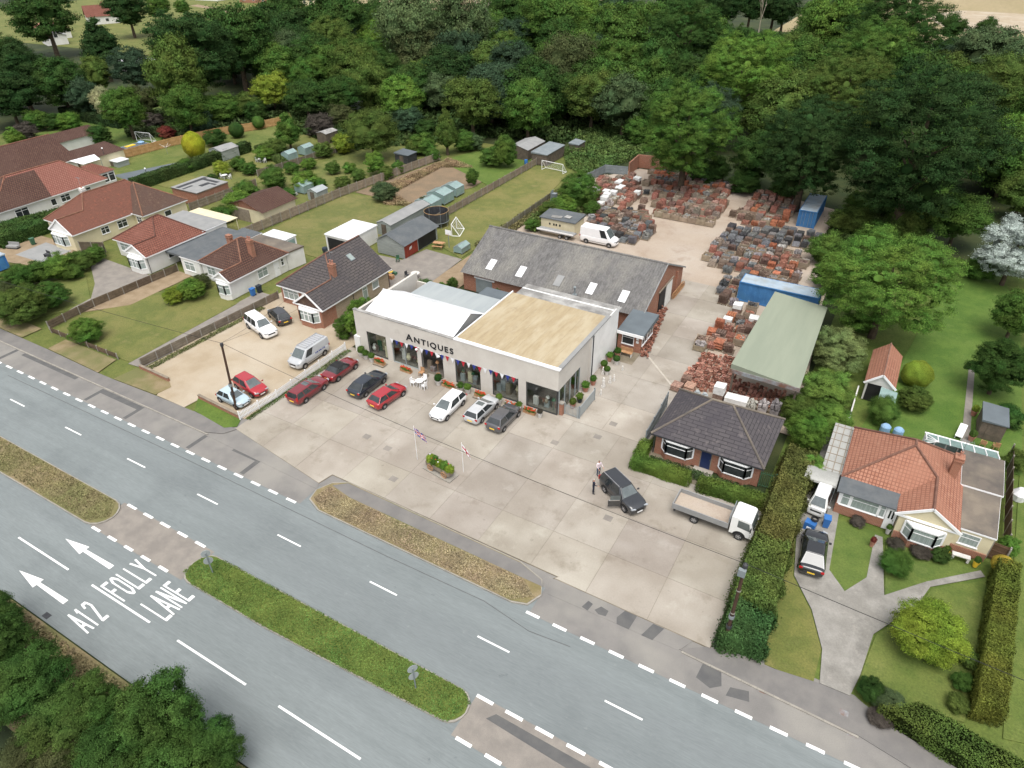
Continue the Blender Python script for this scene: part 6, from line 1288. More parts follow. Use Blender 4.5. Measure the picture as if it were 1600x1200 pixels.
    g = B(); g.box(-.42, .42, L/2-.06, L/2+.004, hood_f-.3 if hood_f > .7 else hood_f-.25, hood_f-.15); g.build('grille', 'black', t, local=True)
    if sunroof: b = B(); b.box(-.38, .38, ws[1]-.75, ws[1]-.2, H-.01, H+.012); b.build('sunroof', 'car_glass', t, local=True)
    if rails:
        b = B(); [b.tube((s*tw*.92, ws[1]-.15, H+.02), (s*tw*.92, rw[0]+.05, H+.02), .028, 6) for s in (-1, 1)]; b.build('roof_rail', 'chrome', t, local=True)
    add_wheels(t, W, wb, wr)
    return t
RED = (.32, .012, .02); MAROON = (.17, .012, .018); NAVY = (.012, .018, .028)
EST = dict(L=4.7, W=1.8, H=1.46, deck=1.0, rw=(-2.05, -2.28), estate=True, side_cut=[.34, .66])
vehicle('car', 'dark red estate car parked beside the picket fence', 'car', (-47.0, 39.1), 0, MAROON, wb=(1.3, -1.3), **{**EST, 'sunroof': True})
vehicle('car', 'maroon convertible with black soft top near the shop corner', 'car', (-46.7, 43.6), R(-1), MAROON, L=4.3, H=1.36, rw=(-.85, -1.45), deck=.95, ws=(.85, .2), roof='black')
vehicle('car', 'navy hatchback with long roofline next to the bright red car', 'car', (-42.4, 42.9), R(-1), NAVY, L=4.7, W=1.85, H=1.45, rw=(-1.3, -2.1), deck=1.0, wb=(1.45, -1.35))
vehicle('car', 'bright red hatchback parked on the forecourt facing the shop', 'car', (-39.3, 42.2), R(-6), RED, L=4.3, W=1.77, H=1.42, rw=(-1.45, -1.95), deck=.98)
vehicle('car', 'white hatchback facing the road on the forecourt', 'car', (-33.0, 43.7), R(180), (.78, .78, .78), L=4.5, W=1.8, H=1.45, rw=(-1.75, -2.1), deck=1.0, wb=(1.4, -1.35), side_cut=[.42])
vehicle('car', 'silver coupe-like estate with dark sunroof between white and grey cars', 'car', (-29.8, 44.9), R(-1), (.46, .47, .48), L=4.4, W=1.72, H=1.38, rw=(-1.75, -2.1), deck=.98, sunroof=True, wb=(1.3, -1.25))
vehicle('car', 'grey hatchback parked at the right end of the shop row', 'car', (-27.3, 44.8), R(-1), (.075, .075, .08), L=4.25, W=1.78, H=1.47, rw=(-1.5, -1.98), deck=1.02)
SUV = dict(L=4.6, W=1.86, H=1.68, belt=1.08, hood=1.06, hood_f=.85, deck=1.1, rw=(-2.0, -2.22), ws=(1.0, .35), wr=.36, side_cut=[.32, .64], rails=True, estate=True)
sv = vehicle('car', 'dark off-roader with open driver door on the forecourt', 'car', (-13.4, 40.7), math.atan2(-2.6, -1.5)+0.0, (.02, .022, .026), wb=(1.35, -1.3), **SUV)
sv.rotation_euler = (0, 0, math.atan2(-(-12.9+15.5), -1.5)); 
dd = B(); dd.box(-.03, .03, 0, 1.05, .38, 1.05); dd.box(-.02, .02, 0, .06, 1.05, 1.6); dd.box(-.02, .02, .06, .9, 1.56, 1.6); do = dd.build('door', 'car_paint', sv, local=True); do.color = (.02, .022, .026, 1); do['label'] = 'open front door'
do.location = (.95, .95, 0); do.rotation_euler = (0, 0, R(-180+62))
dg = B(); dg.box(-.035, .035, .1, 1.0, 1.0, 1.06); dg.build('door_trim', 'chrome', do, local=True); dg = B(); dg.box(-.008, .008, .06, .88, 1.07, 1.55); dg.build('side_window', 'car_glass', do, local=True)
# gravel lot
pk = vehicle('pickup', 'white pickup with hard top on the gravel lot', 'pickup', (-60.9, 45.9), math.atan2(-(3.2), -.9), (.78, .78, .78), L=5.2, W=1.9, H=1.8, belt=1.12, hood=1.1, hood_f=.92, deck=1.12, rw=(-2.3, -2.5), ws=(1.05, .45), wr=.38, wb=(1.6, -1.55), side_cut=[.3, .62], estate=True)
vehicle('car', 'black hatchback next to the white pickup', 'car', (-61.0, 48.9), math.atan2(3.4, 1.3)+R(-2), (.014, .014, .016), L=4.1, W=1.74, H=1.46, rw=(-1.35, -1.85), deck=1.0)
vehicle('car', 'red five-door hatchback on the gravel lot by the pole', 'car', (-52.8, 36.75), R(-98), (.35, .014, .022), L=4.2, W=1.76, H=1.48, rw=(-1.5, -1.9), deck=1.0)
vehicle('car', 'pale blue small hatchback beside the telegraph pole', 'car', (-52.6, 34.4), R(-92), (.42, .53, .58), L=3.6, W=1.64, H=1.4, rw=(-1.2, -1.65), deck=.92, wb=(1.15, -1.2), ws=(.85, .25))
v = vehicle('van', 'silver panel van with ladders on its roof by the picket fence', 'van', (-51.6, 44.0), R(180), (.42, .43, .44), L=4.9, W=1.95, H=1.95, belt=1.15, hood=1.15, hood_f=.9, deck=1.15, rw=(-2.36, -2.42), ws=(1.75, .95), wr=.33, wb=(1.6, -1.45), van=True, side_cut=[.72], estate=True)
b = B()
for s in (-1, 1): b.tube((s*.62, -2.2, 2.08), (s*.62, .9, 2.08), .03, 6)
for k in range(9): b.tube((-.62, -2.1+k*.36, 2.08), (.62, -2.1+k*.36, 2.08), .025, 6); 
for y_ in (-1.9, -.6, .6):
    for s in (-1, 1): b.tube((s*.66, y_, 1.88), (s*.62, y_, 2.08), .025, 6)
b.build('roof_rack', 'chrome', v, local=True)
for s in (-1, 1):
    b = B()
    for k, w_ in enumerate((.2, .12, .22, .16, .2, .14)): b.box(s*.978-.004, s*.978+.004, -1.6+k*.27, -1.6+k*.27+w_, .98, 1.12)
    b.build('lettering', 'blue_cloth', v, local=True)
# beside the barn and on the right-hand drive
vehicle('van', 'white high-roof panel van behind the barn', 'van', (-36.6, 88.0), R(-90), (.78, .78, .78), L=5.6, W=2.0, H=2.45, belt=1.25, hood=1.2, hood_f=.95, deck=1.25, rw=(-2.7, -2.78), ws=(2.0, 1.2), wr=.35, wb=(1.9, -1.7), van=True, side_cut=[.76], estate=True, glass_rear=False)
vehicle('car', 'black coupe on the right-hand driveway', 'car', (1.55, 41.9), R(5), (.012, .013, .015), L=4.6, W=1.85, H=1.42, rw=(-1.05, -1.95), deck=1.0, wb=(1.4, -1.35))
vehicle('van', 'small white camper van in front of the white awning', 'van', (1.0, 47.9), R(176), (.72, .72, .7), L=3.5, W=1.5, H=1.85, belt=1.12, hood=1.1, hood_f=.9, deck=1.1, rw=(-1.66, -1.72), ws=(1.6, 1.15), wr=.28, wb=(1.05, -1.05), side_cut=[.33, .66], estate=True)
# flatbed truck
t = thing('flatbed_truck', 'white flatbed truck with dropside body beside the clipped hedge', 'truck', (-6.0, 41.75, .035), R(-90.5)); 
b = B(); b.box(-.95, .95, -3.15, 1.25, .86, .96); b.build('load_bed', 'yard_ground', t, local=True)['label'] = 'dusty flat load bed'
for nm, q in (('drop_side', (-1.02, -.95, -3.15, 1.25)), ('drop_side', (.95, 1.02, -3.15, 1.25)), ('tail_board', (-1.02, 1.02, -3.22, -3.15)), ('head_board', (-1.02, 1.02, 1.25, 1.31))):
    b = B(); hh_ = 1.36 if nm != 'head_board' else 1.55; b.box(q[0], q[1], q[2], q[3], .84, hh_)
    b.build(nm, 'light_felt', t, local=True)
b = B(); b.box(-1.0, 1.0, 1.26, 1.3, 1.56, 2.0); b.box(-.94, .94, 1.25, 1.31, 1.62, 1.94); b = B(); [b.tube((x, 1.28, 1.5), (x, 1.28, 2.15), .03, 6) for x in (-.95, .95)]; b.tube((-.95, 1.28, 2.15), (.95, 1.28, 2.15), .03, 6); b.build('ladder_frame', 'metal_grey', t, local=True)
b = B(); b.box(-.4, .4, -3.0, 2.4, .5, .8); b.box(-.85, .85, -3.1, -2.95, .45, .6); b.build('chassis', 'metal_dark', t, local=True)
c = B(); prof = [(1.42, .5), (1.42, 2.1), (1.55, 2.2), (2.75, 2.16), (2.9, 2.08), (3.14, 1.3), (3.2, 1.15), (3.2, .5)]
for s in (-1, 1): c.poly([(s*.93, y, z) for y, z in (prof if s < 0 else prof[::-1])])
for (y0_, z0_), (y1_, z1_) in zip(prof, prof[1:]+prof[:1]): c.poly([(-.93, y0_, z0_), (.93, y0_, z0_), (.93, y1_, z1_), (-.93, y1_, z1_)])
cab = c.build('cab', 'white_paint', t, local=True)
g = B(); g.poly([(-.82, 2.945, 2.0), (-.86, 3.14, 1.36), (.86, 3.14, 1.36), (.82, 2.945, 2.0)]); g.build('windscreen', 'car_glass', cab, local=True)
for s in (-1, 1):
    g = B(); q = [(s*.94, 1.95, 1.3), (s*.94, 2.95, 1.2), (s*.94, 2.78, 1.95), (s*.94, 1.95, 2.0)]; g.poly(q if s > 0 else q[::-1]); g.poly([Vector(p)-Vector((s*.006, 0, 0)) for p in (q[::-1] if s > 0 else q)]); g.build('side_window', 'car_glass', cab, local=True)
    a = B(); q = [(s*.945, 2.2+.5*math.cos(k*math.pi/10), .42+.48*math.sin(k*math.pi/10)) for k in range(11)]; a.poly(q if s < 0 else q[::-1]); a.poly([Vector(p)-Vector((s*.01, 0, 0)) for p in (q[::-1] if s < 0 else q)]); a.build('wheel_arch', 'black', cab, local=True)
    m_ = B(); m_.box(s*1.12-.08, s*1.12+.08, 2.95, 3.02, 1.35, 1.75); m_.tube((s*.9, 3.0, 1.6), (s*1.1, 3.0, 1.6), .02, 5); m_.build('door_mirror', 'black', cab, local=True)
    h_ = B(); h_.box(s*.7-.16, s*.7+.16, 3.17, 3.22, .72, .9); h_.build('headlight', 'head_lens', cab, local=True)
b = B(); b.box(-.94, .94, 3.15, 3.26, .42, .66); b.build('bumper', 'metal_dark', cab, local=True)
add_wheels(t, 1.95, (2.2, -1.35), .36, .22)
# ================================================================ the reclamation yard: pallets, crates, pots
def pallet_mesh():
    b = B()
    for k in range(5): b.box(-.58, .58, -.58+k*.255, -.44+k*.255, .1, .13)
    for x in (-.5, 0, .5): b.box(x-.06, x+.06, -.57, .57, 0, .1)
    return b.mesh('pallet', 'timber')
def crate_mesh(h):
    b = B()
    for k in range(4):
        z = .12+k*(h-.12)/4; hh = (h-.12)/4-.03
        for s in (-1, 1): b.box(-.6, .6, s*.58-.02, s*.58+.02, z, z+hh); b.box(s*.58-.02, s*.58+.02, -.555, .555, z+.002, z+hh-.002)
    for sx in (-1, 1):
        for sy in (-1, 1): b.box(sx*.615-.035, sx*.615+.035, sy*.615-.035, sy*.615+.035, 0, h+.02)
    b.box(-.57, .57, -.57, .57, .08, .11); return b.mesh('crate', 'stone_crate')
def pile(seed, kind, h):
    rg = random.Random(seed); b = B()
    if kind == 'brick':
        b.box(-.5, .5, -.5, .5, .13, h-.2)
        for _ in range(26):
            c = Vector((rg.uniform(-.45, .45), rg.uniform(-.45, .45), h-.2+rg.uniform(0, .13))); a = rg.uniform(0, 6.3); t_ = rg.uniform(-.4, .4)
            b.obox(c, (.12*math.cos(a), .12*math.sin(a), .12*t_), (-.055*math.sin(a), .055*math.cos(a), 0), (0, 0, .04))
    elif kind == 'slate':
        n = 13
        for k in range(n):
            x = -.5+k*1.0/n; t_ = rg.uniform(-.05, .12); b.obox((x+.04, rg.uniform(-.05, .05), .13+(h-.13)/2), (.022, 0, 0), (0, rg.uniform(.42, .52), 0), (t_, 0, (h-.13)/2*rg.uniform(.86, 1.05)))
        b.box(-.48, .48, -.3, .3, .13, .13+(h-.13)*.4)
    elif kind == 'tile':
        for r_ in range(3):
            for k in range(11): 
                hh = (h-.13)/3*.9; b.obox((-.48+k*.095+.04, rg.uniform(-.03, .03), .14+r_*(h-.13)/3+hh/2), (.02, 0, 0), (0, .46, 0), (rg.uniform(-.03, .03), 0, hh/2))
    elif kind == 'stone':
        b.box(-.46, .46, -.46, .46, .1, h*.5)
        for _ in range(20):
            c = Vector((rg.uniform(-.42, .42), rg.uniform(-.42, .42), h*.5+rg.uniform(0, h*.4))); s_ = rg.uniform(.1, .22); q = Matrix.Rotation(rg.uniform(0, 6), 3, Vector((rg.uniform(-1, 1), rg.uniform(-1, 1), 1)).normalized())
            b.obox(c, q @ Vector((s_, 0, 0)), q @ Vector((0, s_*.8, 0)), q @ Vector((0, 0, s_*.6)))
    elif kind == 'pipe':
        for r_ in range(3):
            for k in range(4): b.tube((-.42+k*.27, -.5, .28+r_*.26), (-.42+k*.27, .5, .28+r_*.26), .13, 8)
    elif kind == 'wrap':
        b.prism([(-.52, -.55), (.52, -.55), (.55, -.5), (.55, .5), (.5, .55), (-.5, .55), (-.55, .5), (-.55, -.5)], .12, h*.55, 0); b.prism([(-.54, -.57), (.54, -.57), (.57, -.5), (.57, .5), (.5, .57), (-.5, .57), (-.57, .5), (-.57, -.5)], h*.56, lambda x, y: h+.04*math.sin(x*9+y*7), 1)
        return b.mesh('wrapped_stack', ['load', 'wrap'])
    return b.mesh('load', 'load')
PAL = pallet_mesh(); CRT = [crate_mesh(h) for h in (.75, .95)]
PILE = {k: [pile(s*7+len(k), k, h) for s, h in enumerate(hs)] for k, hs in {'brick': (.9, 1.1, 1.3), 'slate': (.75, .95, .85), 'tile': (.95, 1.15, .8), 'stone': (.8, 1.0, 1.15), 'pipe': (1, 1, 1), 'wrap': (1.0, 1.2, 1.3)}.items()}
LC = {'redbrick': (.4, .18, .13), 'buff': (.38, .31, .25), 'brown': (.27, .18, .14), 'orange': (.55, .21, .115), 'grey': (.29, .28, .27), 'slate': (.235, .245, .25), 'pale': (.5, .46, .42), 'dark': (.09, .09, .093), 'pink': (.45, .28, .22)}
WORDS = {'redbrick': 'red', 'buff': 'buff', 'brown': 'brown', 'orange': 'bright orange', 'grey': 'grey', 'slate': 'slate-grey', 'pale': 'pale', 'dark': 'blackish', 'pink': 'pinkish'}
KW = {'brick': 'bricks', 'slate': 'roof slates', 'tile': 'roof tiles', 'stone': 'rubble stone', 'pipe': 'clay pipes', 'wrap': 'bricks under white wrap'}
def stack(x, y, kind, colr, where, rz=None, crate=None, lift=0.0):
    crate = rnd.random() < .35 if crate is None else crate
    if kind in ('slate', 'wrap', 'tile', 'pipe'): crate = False
    t = thing({'brick': 'brick', 'slate': 'slate', 'tile': 'tile', 'stone': 'stone', 'pipe': 'pipe', 'wrap': 'wrapped'}[kind]+('_crate' if crate else '_stack'), '%s of %s %s %s' % ('crate' if crate else 'pallet', WORDS[colr], KW[kind], where), 'crate' if crate else 'pallet', (x, y, .02+lift), (rnd.choice((0, 1, 2, 3))*R(90)+rnd.uniform(-.08, .08)) if rz is None else rz, '%s: %s %s%s' % (where, colr, kind, ' crates' if crate else ''))
    if crate: inst('crate_box', rnd.choice(CRT), t, color=jit((.9, .86, .8), .15))
    else: inst('pallet_base', PAL, t, color=jit((.9, .85, .8), .15))
    o = inst('load', rnd.choice(PILE[kind]), t, color=jit(LC[colr], .22)); s_ = rnd.uniform(.85, 1.05); o.scale = (s_, s_, rnd.uniform(.7, 1.25)*(0.85 if crate else 1))
def inpoly(x, y, pl):
    c = False; j = len(pl)-1
    for i in range(len(pl)):
        if (pl[i][1] > y) != (pl[j][1] > y) and x < (pl[j][0]-pl[i][0])*(y-pl[i][1])/(pl[j][1]-pl[i][1])+pl[i][0]: c = not c
        j = i
    return c
def block(pl, dx, dy, mix, where, drop=.06):
    xs = [p[0] for p in pl]; ys = [p[1] for p in pl]; y = min(ys)+dy/2
    while y < max(ys):
        x = min(xs)+dx/2+rnd.uniform(-.15, .15)
        while x < max(xs):
            if inpoly(x, y, pl) and rnd.random() > drop:
                k, c = rnd.choice(mix(x, y)); stack(x+rnd.uniform(-.1, .1), y+rnd.uniform(-.12, .12), k, c, where)
            x += dx
        y += dy
m_warm = [('brick', 'redbrick'), ('brick', 'buff'), ('brick', 'brown'), ('tile', 'redbrick'), ('stone', 'grey'), ('tile', 'pink'), ('stone', 'buff'), ('brick', 'pink')]
block([(-48, 114.5), (-42, 117), (-39.0, 110.5), (-37.9, 104.5), (-42.7, 100.8), (-46.5, 106)], 1.22, 1.32, lambda x, y: [('wrap', 'brown'), ('brick', 'pink'), ('brick', 'redbrick'), ('brick', 'buff'), ('tile', 'pink'), ('brick', 'brown'), ('stone', 'pale'), ('tile', 'redbrick'), ('brick', 'redbrick')], 'in the left back block of the yard')
block([(-42.8, 100.4), (-35.7, 103.4), (-31.8, 97.0), (-30.6, 94.0), (-31.6, 89.6), (-33.2, 89.4), (-39.4, 92.0), (-41.5, 95)], 1.22, 1.3, lambda x, y: [('slate', 'slate'), ('slate', 'dark'), ('tile', 'brown'), ('brick', 'brown'), ('brick', 'redbrick'), ('stone', 'grey'), ('tile', 'redbrick'), ('stone', 'buff')], 'in the block beside the white van', .03)
block([(-41.5, 121.5), (-36.3, 109.5), (-33.3, 102.3), (-24.2, 102.5), (-24.3, 107.0), (-24.8, 112.5), (-25.4, 121.0), (-33, 123)], 1.24, 1.4, lambda x, y: m_warm if y < 112 else m_warm+[('brick', 'orange'), ('tile', 'orange'), ('stone', 'grey')], 'in the middle block of the yard', .05)
for k in range(7): stack(-32.6+k*1.36, 102.0, 'stone', 'buff', 'in the front row of the middle block', 0, True)
block([(-20.6, 104.6), (-21.6, 112.0), (-21.4, 119.0), (-18.0, 121), (-14.6, 118.2), (-13.9, 107.0), (-16.6, 105.4)], 1.22, 1.32, lambda x, y: m_warm+[('tile', 'orange'), ('brick', 'redbrick'), ('stone', 'pale')], 'left of the back container')
block([(-21.8, 101.6), (-21.4, 95), (-14.0, 98.5), (-8.6, 101), (-8.4, 106.5), (-13, 106.3)], 1.2, 1.22, lambda x, y: [('slate', 'slate'), ('slate', 'slate'), ('slate', 'grey'), ('tile', 'brown'), ('slate', 'dark')], 'in the slate rows of the right block', .04)
block([(-21.6, 94.8), (-21.8, 88.8), (-18.6, 87.8), (-15.3, 85.2), (-8.8, 86.5), (-8.2, 95.5), (-14, 97.8)], 1.2, 1.28, lambda x, y: [('tile', 'orange'), ('tile', 'redbrick'), ('brick', 'redbrick'), ('stone', 'grey'), ('tile', 'brown'), ('pipe', 'orange'), ('brick', 'brown'), ('stone', 'pale')] if x > -15 else [('tile', 'brown'), ('brick', 'brown'), ('stone', 'grey'), ('tile', 'redbrick'), ('slate', 'slate'), ('brick', 'buff')], 'in the orange and brown rows of the right block', .04)
for x_, y_, k, c in ((-21.6, 109.3, 'stone', 'brown'), (-22.4, 107.4, 'tile', 'brown'), (-36.9, 106.6, 'brick', 'brown'), (-38.0, 110.6, 'stone', 'dark'), (-39.6, 114.8, 'brick', 'pink')): stack(x_, y_, k, c, 'standing alone on the yard lane')
block([(-17.3, 85.2), (-15.0, 85.4), (-14.9, 79.6), (-12.6, 79.2), (-14.3, 77.9), (-16.3, 78)], 1.15, 1.2, lambda x, y: [('slate', 'slate'), ('stone', 'grey'), ('brick', 'brown'), ('tile', 'brown'), ('stone', 'dark'), ('brick', 'redbrick')], 'along the lane left of the blue container', 0)
for x_, y_, k, c in ((-13.6, 77.0, 'wrap', 'brown'), (-12.2, 78.6, 'stone', 'dark'), (-13.4, 75.2, 'stone', 'pink'), (-12.0, 76.4, 'brick', 'redbrick'), (-13.8, 73.4, 'wrap', 'pale'), (-12.4, 73.9, 'stone', 'slate'), (-11.2, 75.0, 'wrap', 'brown'), (-13.2, 71.4, 'brick', 'redbrick'), (-11.8, 71.8, 'brick', 'brown'), (-14.0, 69.8, 'pipe', 'pink'), (-12.6, 69.9, 'pipe', 'pink'), (-11.3, 70.2, 'stone', 'pale'), (-14.4, 68.1, 'stone', 'pink'), (-13.0, 68.1, 'pipe', 'pink'), (-14.9, 66.6, 'stone', 'pale')):
    stack(x_, y_, k, c, 'beside the open edge of the green roof')
for k in range(16): stack(-15.1+(k % 4)*1.05+(k//4)*.45+rnd.uniform(-.15, .15), 67.6+(k//4)*2.3+rnd.uniform(-.2, .2), rnd.choice(('tile', 'brick', 'pipe')), rnd.choice(('redbrick', 'pink', 'orange', 'brown')), 'squeezed in beside the green roof')
for x_, k, c in ((-10.4, 'wrap', 'brown'), (-9.2, 'wrap', 'brown'), (-8.15, 'wrap', 'pale'), (-7.2, 'stone', 'pale'), (-6.1, 'stone', 'pale'), (-5.0, 'stone', 'grey')):
    stack(x_, 58.0, k, c, 'in the row behind the slate bungalow', 0); col.objects[-1].scale.z *= 1.3; col.objects[-1].parent.scale = (.95, .95, 1.15)
for x_, y_ in ((-14.6, 58.0), (-14.0, 59.1), (-13.3, 58.0)): stack(x_, y_, 'tile' if y_ > 59 else 'pipe', 'pink', 'at the corner behind the slate bungalow')
for x_ in (-12.25, -11.5): 
    t = thing('metal_churn', 'ribbed pale blue metal drum behind the slate roof, %s one' % ('left' if x_ < -12 else 'right'), 'drum', (x_, 56.9, .02)); B().lathe([(0, 0), (.33, 0), (.33, .3), (.35, .33), (.33, .36), (.33, .7), (.35, .73), (.33, .76), (.33, 1.1), (.2, 1.2), (.2, 1.3), (0, 1.3)], (0, 0, 0), 14).build('drum', 'grey_sheet', t, local=True)
# terracotta chimney pots and finials standing close together
def pot_mesh(k):
    P = [[(0, 0), (.19, 0), (.2, .06), (.15, .12), (.13, .5), (.17, .54), (.17, .6), (.12, .6), (.11, .3), (0, .3)], [(0, 0), (.2, 0), (.2, .05), (.16, .1), (.15, .62), (.19, .66), (.19, .72), (.22, .74), (.19, .78), (.14, .78), (.13, .4), (0, .4)],
         [(0, 0), (.16, 0), (.19, .12), (.21, .3), (.23, .34), (.19, .36), (.17, .2), (0, .2)], [(0, 0), (.22, 0), (.22, .08), (.17, .14), (.17, .4), (.2, .44), (.2, .5), (.14, .5), (.13, .3), (0, .3)]][k]
    return B().lathe(P, (0, 0, 0), 10).mesh('chimney_pot', 'terracotta')
POT = [pot_mesh(k) for k in range(4)]
n_ = 0
for j in range(17):
    for i in range(26):
        x_ = -15.0+i*.44+rnd.uniform(-.06, .06); y_ = 58.9+j*.46+rnd.uniform(-.06, .06)
        if not inpoly(x_, y_, [(-14.9, 60.6), (-13.6, 58.9), (-11.4, 58.9), (-11.2, 59.0), (-4.6, 59.0), (-4.6, 64.4), (-9.5, 66.8), (-14.0, 66.0)]) or rnd.random() < .05: continue
        if x_ > -9.8 and y_ > 62.5 or n_ >= 290: continue
        o = inst('chimney_pot', rnd.choice(POT), None, (x_, y_, .02), rnd.uniform(0, 6), rnd.uniform(.85, 1.15), jit(rnd.choice(((1, 1, 1), (.85, .8, .78), (.6, .5, .47), (1.1, 1.1, 1.1), (.7, .6, .56), (.45, .36, .33))), .15)); o.scale.z *= .75
        n_ += 1
        wh = 'in front of the green roof' if x_ > -9.8 else 'in the open rows beside the lane'
        tag(o, 'terracotta chimney pot standing %s' % wh, 'chimney pot', 'terracotta pots %s' % wh)
# yard buildings and odds and ends
h = thing('block_hut', 'concrete block hut with broken grey sheet roof behind the barn', 'hut', (-43.5, 90.3, 0)); B().prism([(-46.5, 88.5), (-40.9, 88.5), (-40.9, 91.8), (-46.5, 91.8)], 0, 2.0).build('wall', 'render_cream', h)
B().prism([(-46.7, 88.3), (-40.7, 88.3), (-40.7, 92), (-46.7, 92)], 2.0, lambda x, y: 2.12 if y < 90 else 2.3).build('roof', 'dark_felt', h); b = B(); b.obox((-44.2, 89.2, 2.24), (.8, .1, .01), (-.05, .35, .03), (0, 0, .02)); b.obox((-42.6, 89.8, 2.3), (.5, -.1, .01), (.05, .4, .03), (0, 0, .02)); b.build('loose_sheet', 'old_white_felt', h)
for x_ in (-45.0, -44.3, -43.9, -43.3): B().box(x_-.12, x_+.12, 88.46, 88.52, 1.1, 1.4).build('vent', 'black', h)
t = thing('flat_trailer', 'long pale flat trailer parked behind the barn', 'trailer', (-43, 87.2, 0)); B().box(-46.2, -40.2, 86.6, 87.9, .75, .9).build('deck', 'light_felt', t); B().box(-46.2, -40.2, 86.55, 86.6, .9, 1.1).build('side_rail', 'upvc', t)
for x_ in (-42.4, -41.3):
    for y_ in (86.75, 87.75): k = inst('wheel', WM[(.31, .2)][0], t, Vector((x_, y_, .32))-world_of(t), R(90)); inst('rim', WM[(.31, .2)][1], k)
h = thing('back_wall', 'curved red brick wall at the back of the yard', 'wall', (-43, 121, 0)); b = B(); 
for p, q in (((-44.3, 118.2), (-44.6, 123.5)), ((-44.6, 123.5), (-38.6, 124.2)), ((-38.6, 124.2), (-38.3, 121))): p, q = Vector((*p, 0)), Vector((*q, 0)); d = (q-p).normalized(); b.obox((p+q)/2+Vector((0, 0, 1.2)), (q-p)/2, Vector((-d.y, d.x, 0))*.12, (0, 0, 1.2))
b.build('brickwork', 'brick', h)
t = thing('stacked_chairs', 'tall stack of grey folded chairs beside the football lawn', 'chairs', (-49.3, 98.3, 0)); b = B()
for k in range(9): b.obox((0, 0, .5+k*.2), (.45, 0, .02), (0, .4, 0), (0, 0, .04)); b.obox((-.4, 0, .75+k*.2), (.03, 0, 0), (0, .38, 0), (.05, 0, .25))
for sx in (-.4, .4):
    for sy in (-.35, .35): b.tube((sx, sy, 0), (sx, sy, .5), .03, 5)
b.build('seat', 'metal_grey', t, local=True)
# reclaimed red bricks and ironwork heaped along the barn gable
b = B(); rg = random.Random(4)
for _ in range(330):
    s_ = rg.random(); x_ = -19.7-1.9*s_+rg.uniform(-.45, .45); y_ = 62+11.4*s_+rg.uniform(-.3, .3); z_ = abs(rg.gauss(0, .22)); a = rg.uniform(0, 6.3); b.obox((x_, y_, .08+z_), (.14*math.cos(a), .14*math.sin(a), rg.uniform(-.08, .08)), (-.07*math.sin(a), .07*math.cos(a), 0), (0, 0, .05))
o = b.build('rubble_heap', 'load', loc=(-20.5, 67.5, 0)); o.color = (.36, .16, .11, 1); tag(o, 'heap of red clay ware along the barn and porch wall', 'rubble'); o['kind'] = 'stuff'
# ================================================================ fences, walls, gates
def panel_mesh(L, h, boards=10, m='timber'):
    b = B(); w = L/boards
    for k in range(boards): b.box(k*w, k*w+w*.94, -.012+(.008 if k % 2 else 0), .012+(.008 if k % 2 else 0), .06, h)
    for z in (.25, h*.55, h-.2): b.box(0.01, L-.01, -.045, -.013, z, z+.07)
    return b.mesh('panel', m)
PM = {}
def fence(label, path, h=1.5, step=1.9, pm='timber', post='kerb', tint=(1, 1, 1), name='fence', posts=True, cap=.08, boards=10):
    p0 = Vector((*path[0], 0)); t = thing(name, label, 'fence', p0)
    for a, c in zip(path[:-1], path[1:]):
        a, c = Vector((*a, 0)), Vector((*c, 0)); L = (c-a).length; n = max(1, round(L/step)); s = L/n; d = (c-a).normalized(); rz = math.atan2(d.y, d.x); key = (round(s, 2), h, pm, boards)
        if key not in PM: PM[key] = panel_mesh(s-.1, h, boards, pm)
        for k in range(n):
            o = inst('panel', PM[key], t, a+d*(k*s+.05)-p0, rz+rnd.uniform(-.01, .01), color=jit(tint, .12)); o.rotation_euler[0] = rnd.uniform(-.015, .015)
        if posts:
            kp = ('post', h, post)
            if kp not in PM: PM[kp] = B().box(-.05, .05, -.05, .05, -.05, h+cap).mesh('post', post)
            for k in range(n+1): inst('post', PM[kp], t, a+d*(k*s)-p0, rz)
    return t
fence('panel fence with concrete posts left of the fenced front lawn', [(-83.5, 33.9), (-84.0, 40), (-83.4, 52)], 1.05, 1.85, tint=(.62, .56, .5))
fence('grey panel fence with concrete posts left of the gravel lot', [(-66.6, 34.0), (-65.2, 52.8)], 1.05, 1.85, tint=(.85, .85, .86))
fence('low brown board fence along the footway before the front lawn', [(-82.6, 33.6), (-70.4, 33.75)], .7, 1.7, tint=(.5, .42, .36))
fence('long weathered fence between the two back lawns', [(-84.4, 64.5), (-83.4, 85), (-80.2, 110)], 1.5, 1.9, tint=(1.1, 1.08, 1.05)); fence('fence between the dug plot and the football lawn', [(-62.3, 79), (-62.1, 116)], 1.3, 1.9, tint=(1.05, 1.03, 1.0)); fence('bright new board fence in the left gardens', [(-137.2, 76), (-135.2, 92), (-133.0, 101), (-129.5, 108), (-127, 116)], 1.7, 1.8, 'timber_orange', 'timber_orange', posts=True)
fence('garden fence behind the cream bungalow', [(-100.6, 68), (-100.3, 82)], 1.4, 1.8, tint=(1.05, 1.03, 1.0)); fence('garden fence beside the greenhouses in the long gardens', [(-104.3, 86), (-101.5, 104), (-100.2, 114)], 1.2, 1.9, tint=(.72, .72, .72)); fence('dark board fence in front of the cream porch', [(-101.5, 49.6), (-98.2, 51.2), (-96.8, 50.2)], 1.5, 1.5, tint=(.55, .52, .48))
fence('rough green-grey fence between football lawn and yard', [(-50.9, 84), (-51.2, 101)], 1.2, 2.0, tint=(.75, .85, .75)); fence('grey fence closing the back left corner of the yard', [(-50.2, 106), (-48.6, 117.5), (-44.6, 118.3)], 1.6, 2.0, 'metal_grey', 'metal_grey')
